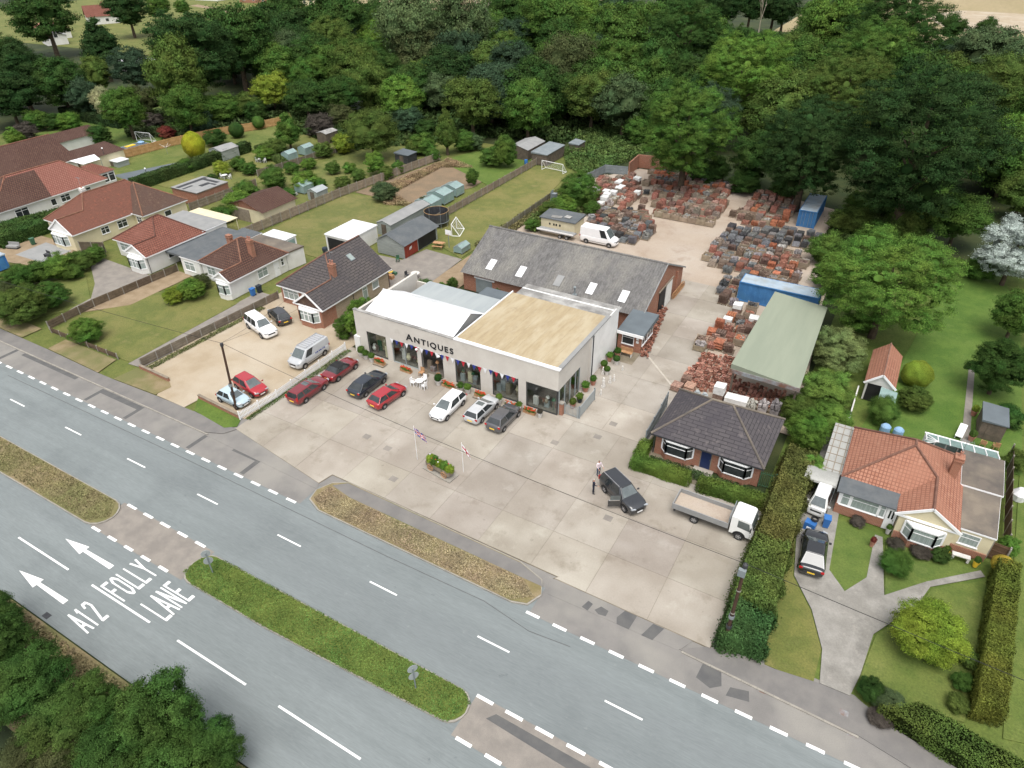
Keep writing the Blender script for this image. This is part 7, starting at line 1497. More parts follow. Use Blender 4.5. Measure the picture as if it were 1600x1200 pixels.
fence('board fence beside the right-hand side path', [(14.0, 48), (14.4, 62)], 1.6, 1.8, tint=(.4, .34, .3)); fence('brown side gate boards beside the cream bungalow end', [(12.9, 48.2), (14.0, 48.1)], 1.7, 1.1, tint=(.5, .36, .28)); fence('grey sheet fence beside the slate bungalow and lane', [(-14.2, 48.0), (-14.5, 54.6)], 1.8, 2.1, 'metal_grey', 'metal_grey')
def picket(label, path, h=.95, m='upvc', step=2.3):
    p0 = Vector((*path[0], 0)); t = thing('picket_fence', label, 'fence', p0)
    for a, c in zip(path[:-1], path[1:]):
        a, c = Vector((*a, 0)), Vector((*c, 0)); L = (c-a).length; n = round(L/step); s = L/n; d = (c-a).normalized(); rz = math.atan2(d.y, d.x)
        key = ('pk', round(s, 2), m)
        if key not in PM:
            b = B(); w = .155; k = 0
            while k*w < s-.08: b.prism([(k*w, -.012), (k*w+.085, -.012), (k*w+.085, .012), (k*w, .012)], .08, h); k += 1
            b.box(0, s-.05, .013, .045, .25, .33); b.box(0, s-.05, .013, .045, h-.28, h-.2); PM[key] = b.mesh('panel', m)
        for k in range(n): inst('panel', PM[key], t, a+d*(k*s)-p0, rz)
        for k in range(n+1): inst('post', PM.setdefault(('pp', m), B().box(-.05, .05, -.05, .05, 0, h+.12).mesh('post', m)), t, a+d*(k*s)-p0, rz)
picket('white picket fence between gravel lot and forecourt', [(-49.85, 32.6), (-49.35, 37.0), (-49.4, 47.4)])
for path, lb in ((((-66.5, 33.75), (-61.6, 33.6)), 'low brick wall at the left mouth of the gravel lot'), (((-56.3, 33.1), (-50.1, 32.75)), 'low brick wall beside the telegraph pole')):
    p, q = Vector((*path[0], 0)), Vector((*path[1], 0)); d = (q-p).normalized(); b = B(); b.obox((p+q)/2+Vector((0, 0, .22)), (q-p)/2, Vector((-d.y, d.x, 0))*.11, (0, 0, .22)); t = thing('low_wall', lb, 'wall', p); b.build('brickwork', 'brick', t); b = B(); b.obox((p+q)/2+Vector((0, 0, .47)), (q-p)/2*1.01, Vector((-d.y, d.x, 0))*.14, (0, 0, .03)); b.build('coping', 'timber', t)
def palisade(label, path, h, m, cat='fence', name='railing', gap=.14):
    p0 = Vector((*path[0], 0)); t = thing(name, label, cat, p0); b = B(); pb = B()
    for a, c in zip(path[:-1], path[1:]):
        a, c = Vector((*a, 0)), Vector((*c, 0)); L = (c-a).length; d = (c-a).normalized(); n = int(L/gap)
        for k in range(n+1): q = a+d*(k*L/n); b.box(q.x-.02, q.x+.02, q.y-.02, q.y+.02, .08, h)
        for z in (.2, h-.2): b.tube(a+Vector((0, 0, z)), c+Vector((0, 0, z)), .022, 5)
        for q in (a, c): pb.box(q.x-.045, q.x+.045, q.y-.045, q.y+.045, 0, h+.1)
    b.build('bars', m, t); pb.build('post', m, t)
palisade('grey barred gate at the corner of the shop', [(-22.75, 48.75), (-21.35, 48.7)], 1.3, 'grey_sheet', 'gate', 'gate'); palisade('dark green palisade right of the slate bungalow', [(-3.9, 47.7), (-2.7, 47.8)], 1.7, 'green_plastic')
t = thing('sheet_fence', 'pale grey sheet panel beside the shop gate', 'fence', (-21.2, 50.5, 0)); B().box(-21.23, -21.17, 48.8, 52.2, .1, 1.35).build('panel', 'grey_sheet', t); B().box(-21.27, -21.13, 48.72, 48.8, 0, 1.5).box(-21.27, -21.13, 52.2, 52.28, 0, 1.5).build('post', 'metal_grey', t)
t = thing('gate_pier', 'brick gate pier with pale cap at the shop corner', 'pier', (-23.0, 48.55, 0)); B().box(-23.18, -22.82, 48.4-.05, 48.75, 0, 1.35).build('brickwork', 'brick', t); B().box(-23.23, -22.77, 48.3, 48.8, 1.35, 1.45).build('cap', 'kerb', t)
# ================================================================ poles and cables
def pole(x, y, h, label, lean=(0, 0)):
    t = thing('telegraph_pole', label, 'pole', (x, y, 0)); B().tube((x, y, -.2), (x+lean[0], y+lean[1], h), .13, 12, 0, .1).build('shaft', 'pole_wood', t)
    top = Vector((x+lean[0], y+lean[1], h)); b = B(); b.lathe([(.13, -.35), (.16, -.33), (.16, -.05), (.1, 0), (0, .05)], top, 10); b.build('cap', 'metal_dark', t)
    for z in (1.9, 2.9): b = B(); b.lathe([(.17, 0), (.19, .02), (.19, .3), (.17, .32)], (x+lean[0]*z/h, y, z), 12); b.build('band', 'metal_grey' if z > 2 else 'metal_dark', t)
    return t, top
p1, T1 = pole(-51.5, 33.6, 7.85, 'leaning dark telegraph pole at the picket fence corner', (.55, .1)); p2, T2 = pole(-2.1, 31.1, 8.1, 'brown telegraph pole at the end of the tall hedge')
b = B(); b.box(-2.4, -1.95, 30.75, 31.0, 7.2, 7.75); b.build('junction_box', 'metal_grey', p2)
for z in (3.4, 5.6): b = B(); b.lathe([(.14, 0), (.155, .02), (.155, .08), (.14, .1)], (-2.1, 31.1, z), 12); b.build('pale_band', 'kerb', p2)
def cable(p, q, sag, label, r=.018):
    p, q = Vector(p), Vector(q); b = B(); n = 16; pr = p
    for k in range(1, n+1):
        t = k/n; c = p.lerp(q, t); c.z -= sag*4*t*(1-t); b.tube(pr, c, r, 5, 0, None, False); pr = c
    tag(b.build('cable', 'black', loc=p), label, 'cable')
cable(T1, T2, .7, 'overhead cable crossing the forecourt between the two poles', .017); cable(T1, (-97, 30.2, 8.0), .4, 'overhead cable running left from the leaning pole'); cable(T1, (-59.0, 50.2, 3.6), .3, 'thin service wire to the brick bungalow gable', .012); cable(T1, (-56.0, 50.0, 3.4), .3, 'second thin service wire to the brick bungalow', .012); cable(T2, (46, 30.3, 8.0), .5, 'overhead cable running right from the hedge pole', .02)
for x_, y_, h_, lb in ((-134.7, 76.5, 3.4, 'slim lamp post behind the pink-roofed bungalow'), (-118.9, 73.9, 2.6, 'short lamp post by the clipped garden hedge')):
    t = thing('lamp_post', lb, 'lamp', (x_, y_, 0)); B().tube((x_, y_, 0), (x_, y_, h_), .07, 8, 0, .05).build('post', 'metal_dark', t); B().lathe([(0, 0), (.14, .02), (.16, .15), (.08, .25), (0, .28)], (x_, y_, h_), 10).build('lamp_head', 'upvc', t)
for x_, lb in ((-37.0, 'left road sign on the central reservation, seen from behind'), (-18.2, 'right road sign on the central reservation, seen from behind')):
    t = thing('road_sign', lb, 'sign', (x_, 18.35, .1)); B().tube((x_, 18.35, .1), (x_, 18.35, 2.2), .045, 8).build('post', 'metal_grey', t)
    for z, r_ in ((2.1, .34), (1.35, .34)):
        b = B(); ax = Vector((.85, -.52, 0)).normalized(); b.tube(Vector((x_, 18.35, z))-ax*.07, Vector((x_, 18.35, z))-ax*.045, r_, 20); b.build('sign_plate', 'grey_sheet', t)
# ================================================================ on the forecourt
t = thing('planter_cart', 'old wooden trough cart planted with flowers on the forecourt', 'planter', (-28.5, 35.9, .03)); rz = R(-8); t.rotation_euler = (0, 0, rz)
b = B(); b.box(-1.6, 1.6, -.62, .62, 0, .12); b.build('stone_base', 'kerb', t, local=True)
b = B(); b.box(-1.3, 1.3, -.4, -.35, .45, .85); b.box(-1.3, 1.3, .35, .4, .45, .85); b.box(-1.35, -1.3, -.4, .4, .45, .85); b.box(1.3, 1.35, -.4, .4, .45, .85); b.box(-1.3, 1.3, -.35, .35, .45, .7); b.build('trough', 'timber', t, local=True)
for x_ in (-.8, .8):
    b = B(); ring = [Vector((x_+.3*math.cos(k*math.pi/6), -.45, .42+.3*math.sin(k*math.pi/6))) for k in range(12)]
    for k in range(12): b.tube(ring[k], ring[(k+1) % 12], .04, 5)
    for k in range(0, 12, 3): b.tube((x_, -.45, .42), ring[k], .025, 4)
    b.build('wheel', 'wood_plain', t, local=True); o = b.build('wheel', 'wood_plain', t, local=True); o.location.y = .9
for k in range(5): o = inst('plant', CR['bush%d' % (k % 3)], t, (-1.1+k*.55, 0, .98), k, (.44, .46, .42+.14*(k % 2)), COL['bright'] if k % 2 else COL['lime'])
for k in range(6): B().lathe([(0, 0), (.05, .03), (.06, .08), (0, .1)], (-1.2+k*.42, rnd.uniform(-.25, .25), 1.2+rnd.uniform(-.05, .15)), 6).build('flower', 'flower_red' if k % 3 else 'white_cloth', t, local=True)
def flag(x, y, h, label, fn, mats, w=1.35, hh=.75, droop=.75):
    t = thing('flag', label, 'flag', (x, y, .03)); B().tube((x, y, 0), (x, y, h+.1), .022, 6).build('flagpole', 'upvc', t)
    b = B(); nx, ny = 26, 14; d = Vector((.8, .25, -droop)).normalized()
    Q = lambda i, j: Vector((x, y, h))+d*(w*i/nx)+Vector((.1, .0, -hh))*(j/ny)+Vector((.5, -.8, 0))*(.06*math.sin(i*.55)*(i/nx))
    for i in range(nx):
        for j in range(ny): b.poly([Q(i, j), Q(i, j+1), Q(i+1, j+1), Q(i+1, j)], fn((i+.5)/nx, (j+.5)/ny))
    b.build('cloth', mats, t, smooth=True)
def union(u, v):
    x, y = (u-.5)*2, (v-.5)
    if abs(x) < .1 or abs(y) < .1: return 1
    if abs(x) < .17 or abs(y) < .165: return 0
    dd = min(abs(x*.5-y), abs(x*.5+y))
    return 1 if dd < .04 else (0 if dd < .1 else 2)
flag(-31.3, 36.3, 3.75, 'union flag drooping from a thin pole left of the planter', union, ['white_cloth', 'red_cloth', 'blue_cloth']); flag(-26.75, 36.9, 3.3, 'white flag with red cross drooping right of the planter', lambda u, v: 1 if abs(u-.5) < .07 or abs(v-.5) < .11 else 0, ['white_cloth', 'red_cloth'], 1.2, .65, 1.3)
def chair(x, y, rz, label, m='upvc', group=None, s=1.0):
    t = thing('garden_chair', label, 'chair', (x, y, .03), rz, group)
    B().box(-.22*s, .22*s, -.22*s, .22*s, .42*s, .46*s).build('seat', m, t, local=True); B().box(-.22*s, .22*s, .2*s, .24*s, .47*s, .92*s).build('backrest', m, t, local=True)
    for sx in (-1, 1):
        for sy in (-1, 1): B().box(sx*.2*s-.025, sx*.2*s+.025, sy*.2*s-.025, sy*.2*s+.025, 0, .42*s).build('leg', m, t, local=True)
        B().box(sx*.23*s-.02, sx*.23*s+.02, -.2*s, .22*s, .62*s, .66*s).build('armrest', m, t, local=True)
def table(x, y, r, label, m='upvc', h=.74):
    t = thing('table', label, 'table', (x, y, .03)); B().lathe([(0, h-.03), (r, h-.03), (r, h), (0, h)], (0, 0, 0), 18).build('table_top', m, t, local=True)
    for k in range(4): a = k*math.pi/2+.6; B().tube((r*.35*math.cos(a), r*.35*math.sin(a), h-.03), (r*.8*math.cos(a), r*.8*math.sin(a), 0), .025, 6).build('leg', m, t, local=True)
table(-37.9, 45.7, .42, 'round white table in front of the shop door'); chair(-38.6, 45.5, R(95), 'white chair left of the round white table'); chair(-37.2, 45.5, R(-95), 'white chair right of the round white table'); chair(-37.9, 46.5, 0, 'white chair behind the round white table')
# bunting: pennants on a cord along the shop front
t = thing('bunting', 'red, white and blue bunting strung across the shop front', 'bunting', (-35.4, 48.0, 3.0)); b = B(); pr = None
for k in range(49):
    x_ = -43.25+k*.325; z = 3.06-.07*abs(math.sin(k*.42)); p = Vector((x_, 48.04, z))
    if pr: b.tube(pr, p, .01, 4)
    if k % 2 == 0 and k < 48:
        q = B(); q.poly([(x_, 48.035, z-.01), (x_+.48, 48.035, z-.02), (x_+.24, 48.02, z-.62)]); q.poly([(x_+.48, 48.03, z-.02), (x_, 48.03, z-.01), (x_+.24, 48.015, z-.62)]); q.build('pennant', ('white_cloth', 'blue_cloth', 'red_cloth')[(k//2) % 3], t)
    pr = p
b.build('cord', 'white_cloth', t)
# troughs, pots and ornaments along the front and side of the shop
def trough(x, y, L, label, rz=0, flowers='flower_red', onp=False):
    t = thing('flower_trough', label, 'planter', (x, y, .03), rz); z0 = .16 if onp else 0
    if onp: B().box(-L/2-.1, L/2+.1, -.4, .4, .1, .16).box(-L/2, -L/2+.15, -.4, .4, 0, .1).box(L/2-.15, L/2, -.4, .4, 0, .1).build('pallet_base', 'timber', t, local=True)
    B().box(-L/2, L/2, -.2, .2, z0, z0+.3).build('box', 'wood_plain', t, local=True); inst('plant', CR['bush1'], t, (0, 0, z0+.36), 0, (L*.5, .24, .2), COL['mid'])
    b = B(); [b.lathe([(0, 0), (.06, .03), (.07, .09), (0, .11)], (rnd.uniform(-L/2, L/2), rnd.uniform(-.18, .18), z0+.46+rnd.uniform(-.05, .1)), 6) for _ in range(int(L*22))]; b.build('flowers', flowers, t, local=True)
for x_, y_, L, on, lb in ((-44.1, 46.9, 1.3, True, 'red flower trough on a pallet left of the shop windows'), (-40.8, 47.2, 1.4, False, 'low red flower trough under the second shop window'), (-35.2, 47.0, 1.5, False, 'red flower trough right of the shop door'), (-31.3, 47.0, 1.3, True, 'red flower trough on a pallet between two windows'), (-27.9, 47.1, 1.2, False, 'orange flower trough under the fourth window'), (-25.8, 47.2, 1.3, False, 'orange flower trough under the last window')): trough(x_, y_, L, lb, R(-1), onp=on)
def potplant(x, y, r, label, m='terracotta', pc='mid', k='bush0', ph=.5):
    t = thing('potted_plant', label, 'plant pot', (x, y, .03)); o = B().lathe([(0, 0), (r*.65, 0), (r, ph), (r*1.08, ph), (r*1.08, ph+.05), (r*.9, ph+.05), (r*.85, ph-.05), (0, ph-.05)], (0, 0, 0), 12).build('pot', m, t, local=True); o.color = (1, .9, .85, 1); inst('plant', CR[k], t, (0, 0, ph+r*.9), 0, (r*1.3, r*1.3, r*1.2), COL[pc])
for i, (x_, y_, r_, m, pc, lb) in enumerate(((-47.0, 47.3, .35, 'stone_white', 'olive', 'stone pot at the far left of the shop front'), (-46.2, 47.1, .3, 'stone_white', 'mid', 'white urn with greenery below the first window'), (-45.3, 47.0, .3, 'stone_white', 'mid', 'second white urn below the first window'), (-36.4, 46.9, .35, 'stone_white', 'dark', 'dark leafed pot by the shop door'), (-33.7, 47.0, .3, 'stone_white', 'mid', 'white pot between third and fourth windows'), (-32.9, 47.1, .32, 'stone_white', 'bright', 'stone urn below the third window'), (-29.2, 47.1, .3, 'stone_white', 'bright', 'white pot with bright plant at the fourth window'), (-26.9, 47.1, .26, 'terracotta', 'mid', 'terracotta pot between the last two windows'), (-24.6, 47.1, .24, 'stone_white', 'purple', 'dark red plant in a white pot at the last window'),
        (-22.5, 50.0, .3, 'terracotta', 'olive', 'clay pot behind the shop gate'), (-22.3, 51.2, .3, 'dark_plastic', 'bright', 'dark pot behind the grey gate panel'), (-22.6, 53.2, .35, 'terracotta', 'bright', 'bright potted shrub beside the shop side wall'), (-22.4, 54.6, .3, 'terracotta', 'mid', 'potted shrub beside the statues'), (-22.6, 57.8, .3, 'terracotta', 'mid', 'clipped ball in a pot near the porch'), (-21.9, 57.0, .28, 'stone_white', 'mid', 'clipped ball in a white pot near the statues'), (-21.8, 59.3, .3, 'stone_white', 'dark', 'dark clipped ball near the porch bench'), (-22.7, 59.6, .3, 'terracotta', 'bright', 'leafy pot against the white side wall'), (-22.3, 60.8, .32, 'terracotta', 'mid', 'leafy pot left of the porch bench'))): potplant(x_, y_, r_, lb, m, pc, 'egg0' if 'ball' in lb else 'bush%d' % (i % 3))
def statue(x, y, h, label):
    t = thing('statue', label, 'statue', (x, y, .03)); s = h/1.2
    B().box(-.18*s, .18*s, -.18*s, .18*s, 0, .25*s).build('plinth', 'stone_white', t, local=True)
    B().lathe([(0, .25), (.15, .26), (.17, .4), (.13, .6), (.16, .78), (.13, .92), (.06, .97), (.06, 1.0), (.1, 1.05), (.11, 1.12), (.08, 1.2), (0, 1.22)], (0, 0, 0), 12).build('figure', 'stone_white', t, local=True, smooth=True).scale = (s, s, s)
for x_, y_, h_, lb in ((-21.0, 53.4, .7, 'small white statue nearest the gate panel'), (-21.3, 54.7, 1.2, 'tallest white statue beside the shop'), (-21.0, 55.7, .9, 'white statue in the middle of the ornaments'), (-20.8, 56.3, .8, 'white statue right of the middle one'), (-22.3, 56.9, .9, 'white bust against the shop side wall'), (-20.8, 58.6, .6, 'low white stone ornament near the bench')): statue(x_, y_, h_, lb)
t = thing('bench', 'wooden bench in front of the porch window', 'bench', (-21.6, 61.5, .03)); B().box(-.7, .7, -.22, .22, .4, .46).build('seat', 'wood_plain', t, local=True); B().box(-.7, .7, .2, .25, .5, .9).build('backrest', 'wood_plain', t, local=True)
for sx in (-.62, .62): B().box(sx-.05, sx+.05, -.2, .2, 0, .4).build('leg', 'stone_white', t, local=True)
for k, (x_, w_, m) in enumerate(((-38.9, .5, 'wood_plain'), (-38.3, .35, 'timber'), (-36.7, .4, 'wood_plain'))):
    t = thing('old_chair', ('light wooden chair left of the shop doorway', 'grey stool beside the wooden chair at the doorway', 'wooden chair right of the shop doorway')[k], 'chair', (x_, 47.4, .03), R(20*k)); B().box(-w_/2, w_/2, -w_/2, w_/2, .42, .47).build('seat', m, t, local=True); B().box(-w_/2, w_/2, w_/2-.04, w_/2, .47, .95).build('backrest', m, t, local=True)
    for sx in (-1, 1):
        for sy in (-1, 1): B().box(sx*w_*.42-.025, sx*w_*.42+.025, sy*w_*.42-.025, sy*w_*.42+.025, 0, .42).build('leg', m, t, local=True)
# goods shown behind the shop windows
dm = ['wood_plain', 'timber', 'stone_white', 'green_plastic', 'grey_sheet', 'rust', 'render_cream']
for i, (a0, a1) in enumerate(OPEN):
    t = thing('window_display', ('pale curtain and bric-a-brac shown in the first shop window', 'greenish cabinet of goods shown in the second shop window', 'dark furniture just inside the shop doorway', 'pale goods and lamp shown in the third shop window', 'dark pots and white dish shown in the fourth window', 'pots, bowls and table shown in the last shop window')[i], 'display', ((a0+a1)/2, 48.95, .06)); rg = random.Random(i+5); w_ = a1-a0
    for k in range(7 if i != 2 else 3):
        x_ = rg.uniform(-w_/2+.25, w_/2-.25); y_ = rg.uniform(-.42, .5); m = rg.choice(dm); kind = rg.randrange(3)
        if kind == 0: B().box(x_-.25, x_+.25, y_-.15, y_+.15, 0, rg.uniform(.5, 1.5)).build('cabinet', m, t, local=True)
        elif kind == 1: s = rg.uniform(.7, 1.3); B().lathe([(0, 0), (.14*s, 0), (.22*s, .25*s), (.1*s, .5*s), (.14*s, .6*s), (0, .6*s)], (x_, y_, rg.uniform(0, .8)), 12).build('vase', m, t, local=True)
        else: s = rg.uniform(.8, 1.2); b = B(); b.tube((x_, y_, 0), (x_, y_, 1.3*s), .03, 6); b.lathe([(.12*s, 1.55*s), (.25*s, 1.25*s)], (x_, y_, 0), 12); b.build('lamp', m, t, local=True)
    if i == 0: B().box(-1.2, 1.2, .4, .45, .1, 2.6).build('curtain', 'tan_felt', t, local=True)
# ================================================================ people
def person(x, y, face, label, top, legs, hair, arm=(0.0, 0.0), h=1.7):
    """continuous skinned figure: +Y is the way it faces"""
    s = h/1.7
    V = {'pel': (0, 0, .93), 'wai': (0, .01, 1.08), 'che': (0, .0, 1.3), 'nec': (0, 0, 1.46), 'hed': (0, .02, 1.56), 'top': (0, .01, 1.66)}
    Rr = {'pel': .14, 'wai': .125, 'che': .15, 'nec': .055, 'hed': .085, 'top': .07}
    E_ = [('pel', 'wai'), ('wai', 'che'), ('che', 'nec'), ('nec', 'hed'), ('hed', 'top')]
    for k, sx in (('l', -1), ('r', 1)):
        a = arm[0 if sx < 0 else 1]
        V.update({'hip'+k: (sx*.1, 0, .86), 'kne'+k: (sx*.11, .03, .48), 'ank'+k: (sx*.11, -.02, .08), 'toe'+k: (sx*.13, .16, .035), 'sho'+k: (sx*.19, 0, 1.38), 'elb'+k: (sx*.26, -.02+a*.16, 1.1+a*.05), 'wri'+k: (sx*.24, .06+a*.38, .87+a*.28), 'han'+k: (sx*.23, .1+a*.46, .8+a*.33)})
        Rr.update({'hip'+k: .1, 'kne'+k: .065, 'ank'+k: .045, 'toe'+k: .04, 'sho'+k: .065, 'elb'+k: .045, 'wri'+k: .032, 'han'+k: .035})
        E_ += [('pel', 'hip'+k), ('hip'+k, 'kne'+k), ('kne'+k, 'ank'+k), ('ank'+k, 'toe'+k), ('che', 'sho'+k), ('sho'+k, 'elb'+k), ('elb'+k, 'wri'+k), ('wri'+k, 'han'+k)]
    names = list(V); idx = {n: i for i, n in enumerate(names)}
    me = bpy.data.meshes.new('person'); me.from_pydata([Vector(V[n])*s for n in names], [(idx[a], idx[c]) for a, c in E_], []); o = bpy.data.objects.new('person', me); col.objects.link(o)
    md = o.modifiers.new('skin', 'SKIN'); o.modifiers.new('sub', 'SUBSURF').levels = 2
    sk = me.skin_vertices[0].data
    for n in names: sk[idx[n]].radius = (Rr[n]*s, Rr[n]*s*(.75 if n in ('pel', 'wai', 'che') else 1)); sk[idx[n]].use_root = (n == 'pel')
    dg = bpy.context.evaluated_depsgraph_get(); m2 = bpy.data.meshes.new_from_object(o.evaluated_get(dg)); col.objects.unlink(o); bpy.data.objects.remove(o)
    for mm in (top, legs, 'skin', hair, 'black'): m2.materials.append(MATS[mm])
    for p in m2.polygons:
        c = p.center/s; p.use_smooth = True
        hand = abs(c.x) > .2 and (c.z < .86 or c.y > .3)
        p.material_index = 3 if (c.z > 1.6 or (c.z > 1.5 and c.y < -.02)) else (2 if c.z > 1.43 or hand else (0 if c.z > .93 or abs(c.x) > .2 else (4 if c.z < .09 else 1)))
    ob = bpy.data.objects.new('person', m2); col.objects.link(ob); ob.location = (x, y, .035); ob.rotation_euler = (0, 0, face); tag(ob, label, 'person')
    b = B()
    for sx in (-1, 1): b.lathe([(0, -.012), (.012, 0), (0, .012)], (sx*.03*s, .1*s, 1.575*s), 6)
    b.obox((0, .11*s, 1.545*s), (.012, 0, 0), (0, .02, 0), (0, 0, .02)); b.obox((0, .098*s, 1.505*s), (.025, 0, 0), (0, .008, 0), (0, 0, .006)); b.build('face', 'trunk', ob, local=True)
    b = B(); f = B()
    for sx in (-1, 1):
        a = arm[0 if sx < 0 else 1]; hnd = Vector((sx*.23, .1+a*.46, .8+a*.33))*s
        for k in range(4): q = hnd+Vector(((k-1.5)*.018, .02, -.02)); b.tube(q, q+Vector((0, .03, -.05-.01*(k in (1, 2)))), .009, 5); 
        b.tube(hnd+Vector((-sx*.03, .02, 0)), hnd+Vector((-sx*.05, .045, -.03)), .01, 5)
    b.build('fingers', 'skin', ob, local=True)
M('navy_cloth', lin((38, 42, 58), KV), lin((32, 36, 50), KV), sc=4); M('denim', lin((70, 84, 110), KV), lin((60, 74, 98), KV), sc=4); M('hair_grey', lin((196, 188, 178), KV), lin((176, 168, 158), KV), sc=8); M('hair_brown', lin((110, 84, 64), KV), lin((92, 70, 54), KV), sc=8); M('pink_white', lin((232, 216, 220), KV), lin((220, 204, 210), KV), sc=5)
person(-15.75, 40.0, R(-60), 'person in navy clothes with grey hair standing by the open car door', 'navy_cloth', 'navy_cloth', 'hair_grey', (.2, .7)); person(-16.3, 42.3, R(-120), 'person in a pale top standing behind the dark off-roader', 'pink_white', 'denim', 'hair_brown', (.6, .6))
# ================================================================ garden buildings and furniture
def shed(label, x0, x1, y0, y1, h, rise, wall, roof, ridge_axis='y', name='garden_shed', door='S', cat='shed', ov=.12):
    t = thing(name, label, cat, ((x0+x1)/2, (y0+y1)/2, 0)); B().box(x0, x1, y0, y1, 0, h).build('wall', wall, t); b = B()
    if ridge_axis == 'y':
        xm = (x0+x1)/2; A = lambda x, y, z: (x, y, z)
        b.poly([A(x1+ov, y0-ov, h-.03), A(x1+ov, y1+ov, h-.03), A(xm, y1+ov, h+rise), A(xm, y0-ov, h+rise)]); b.poly([A(x0-ov, y1+ov, h-.03), A(x0-ov, y0-ov, h-.03), A(xm, y0-ov, h+rise), A(xm, y1+ov, h+rise)])
        g = B(); g.poly([(x0, y0, h), (x1, y0, h), (xm, y0, h+rise-.04)]); g.poly([(x1, y1, h), (x0, y1, h), (xm, y1, h+rise-.04)])
    elif ridge_axis == 'x':
        ym = (y0+y1)/2
        b.poly([(x0-ov, y0-ov, h-.03), (x1+ov, y0-ov, h-.03), (x1+ov, ym, h+rise), (x0-ov, ym, h+rise)]); b.poly([(x1+ov, y1+ov, h-.03), (x0-ov, y1+ov, h-.03), (x0-ov, ym, h+rise), (x1+ov, ym, h+rise)])
        g = B(); g.poly([(x1, y0, h), (x1, y1, h), (x1, ym, h+rise-.04)]); g.poly([(x0, y1, h), (x0, y0, h), (x0, ym, h+rise-.04)])
    else:
        b.prism(rect(x0-ov, x1+ov, y0-ov, y1+ov), h+.002, lambda x, y: h+.1+(rise if x < (x0+x1)/2 else 0)); g = None
    rf = b.build('roof', roof, t)
    if g: g.build('gable', wall, t)
    if door == 'S': B().box((x0+x1)/2-.45, (x0+x1)/2+.45, y0-.03, y0-.002, .05, h-.15).build('door', 'timber_dark', t)
    elif door == 'E': B().box(x1+.002, x1+.03, (y0+y1)/2-.45, (y0+y1)/2+.45, .05, h-.15).build('door', 'timber_dark', t)
    return t
def greenhouse(label, x0, x1, y0, y1, h, rise):
    t = thing('greenhouse', label, 'greenhouse', ((x0+x1)/2, (y0+y1)/2, 0)); xm = (x0+x1)/2; g = B(); g.box(x0, x1, y0, y1, .2, h)
    g.poly([(x1, y0, h), (x1, y1, h), (xm, y1, h+rise), (xm, y0, h+rise)]); g.poly([(x0, y1, h), (x0, y0, h), (xm, y0, h+rise), (xm, y1, h+rise)]); g.poly([(x0, y0, h), (x1, y0, h), (xm, y0, h+rise)]); g.poly([(x1, y1, h), (x0, y1, h), (xm, y1, h+rise)]); g.build('glass', 'greenhouse_glass', t)
    f = B(); n = max(3, int((y1-y0)/.75)); 
    for k in range(n+1):
        y = y0+(y1-y0)*k/n
        for x in (x0, x1): f.tube((x, y, 0), (x, y, h), .03, 5); f.tube((x, y, h), (xm, y, h+rise), .03, 5)
    for x, z in ((x0, h), (x1, h), (xm, h+rise), (x0, .2), (x1, .2)): f.tube((x, y0, z), (x, y1, z), .035, 5)
    f.build('frame', 'metal_grey', t)
# behind the brick bungalow
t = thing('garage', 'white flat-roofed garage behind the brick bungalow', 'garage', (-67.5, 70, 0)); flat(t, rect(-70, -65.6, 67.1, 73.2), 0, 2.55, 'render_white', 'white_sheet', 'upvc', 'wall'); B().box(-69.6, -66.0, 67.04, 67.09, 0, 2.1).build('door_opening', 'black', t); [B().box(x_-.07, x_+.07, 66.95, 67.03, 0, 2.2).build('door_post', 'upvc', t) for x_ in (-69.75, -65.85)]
t = thing('workshop', 'grey boarded workshop with slate-grey roof and red doors', 'workshop', (-60.6, 74, 0)); B().prism(rect(-63.0, -58.3, 70.0, 78.0), 0, 2.0).build('wall', 'shed_grey', t)
for k in range(9): B().box(-63.03, -58.27, 69.965, 69.998, .05+k*.215, .235+k*.215).build('weatherboard', 'shed_grey', t)
b = B(); b.poly([(-58.0, 69.8, 1.98), (-58.0, 78.3, 1.98), (-61.0, 78.3, 3.15), (-61.0, 69.8, 3.15)]); b.poly([(-63.3, 78.3, 1.98), (-63.3, 69.8, 1.98), (-61.0, 69.8, 3.15), (-61.0, 78.3, 3.15)]); b.build('roof', 'dark_felt', t); b = B(); b.poly([(-63, 70, 2), (-58.3, 70, 2), (-61, 70, 3.1)]); b.poly([(-58.3, 78, 2), (-63, 78, 2), (-61, 78, 3.1)]); b.build('gable', 'shed_grey', t)
for k in range(10): B().box(-58.29, -58.24, 70.1+k*.3, 70.38+k*.3, .05, 1.9).build('red_board', 'red_boards', t)
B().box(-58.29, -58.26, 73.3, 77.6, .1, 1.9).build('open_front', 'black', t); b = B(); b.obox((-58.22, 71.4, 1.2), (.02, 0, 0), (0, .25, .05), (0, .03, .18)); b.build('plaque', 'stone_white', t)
shed('long grey felt-roofed shed beside the dug plot', -67.4, -64.8, 75.3, 85.2, 1.9, .45, 'shed_grey', 'light_felt'); greenhouse('first green-glass greenhouse behind the long shed', -68.3, -65.0, 86.0, 88.7, 1.6, .5); greenhouse('middle green-glass greenhouse in the row of three', -68.8, -65.3, 90.0, 92.8, 1.6, .5); greenhouse('farthest greenhouse in the row of three', -68.6, -65.6, 94.0, 96.4, 1.5, .5)
t = thing('trampoline', 'round trampoline with dark safety net by the lawn fence', 'trampoline', (-61.6, 82.6, 0)); ring = [Vector((1.9*math.cos(k*math.pi/10), 1.9*math.sin(k*math.pi/10), 0)) for k in range(20)]
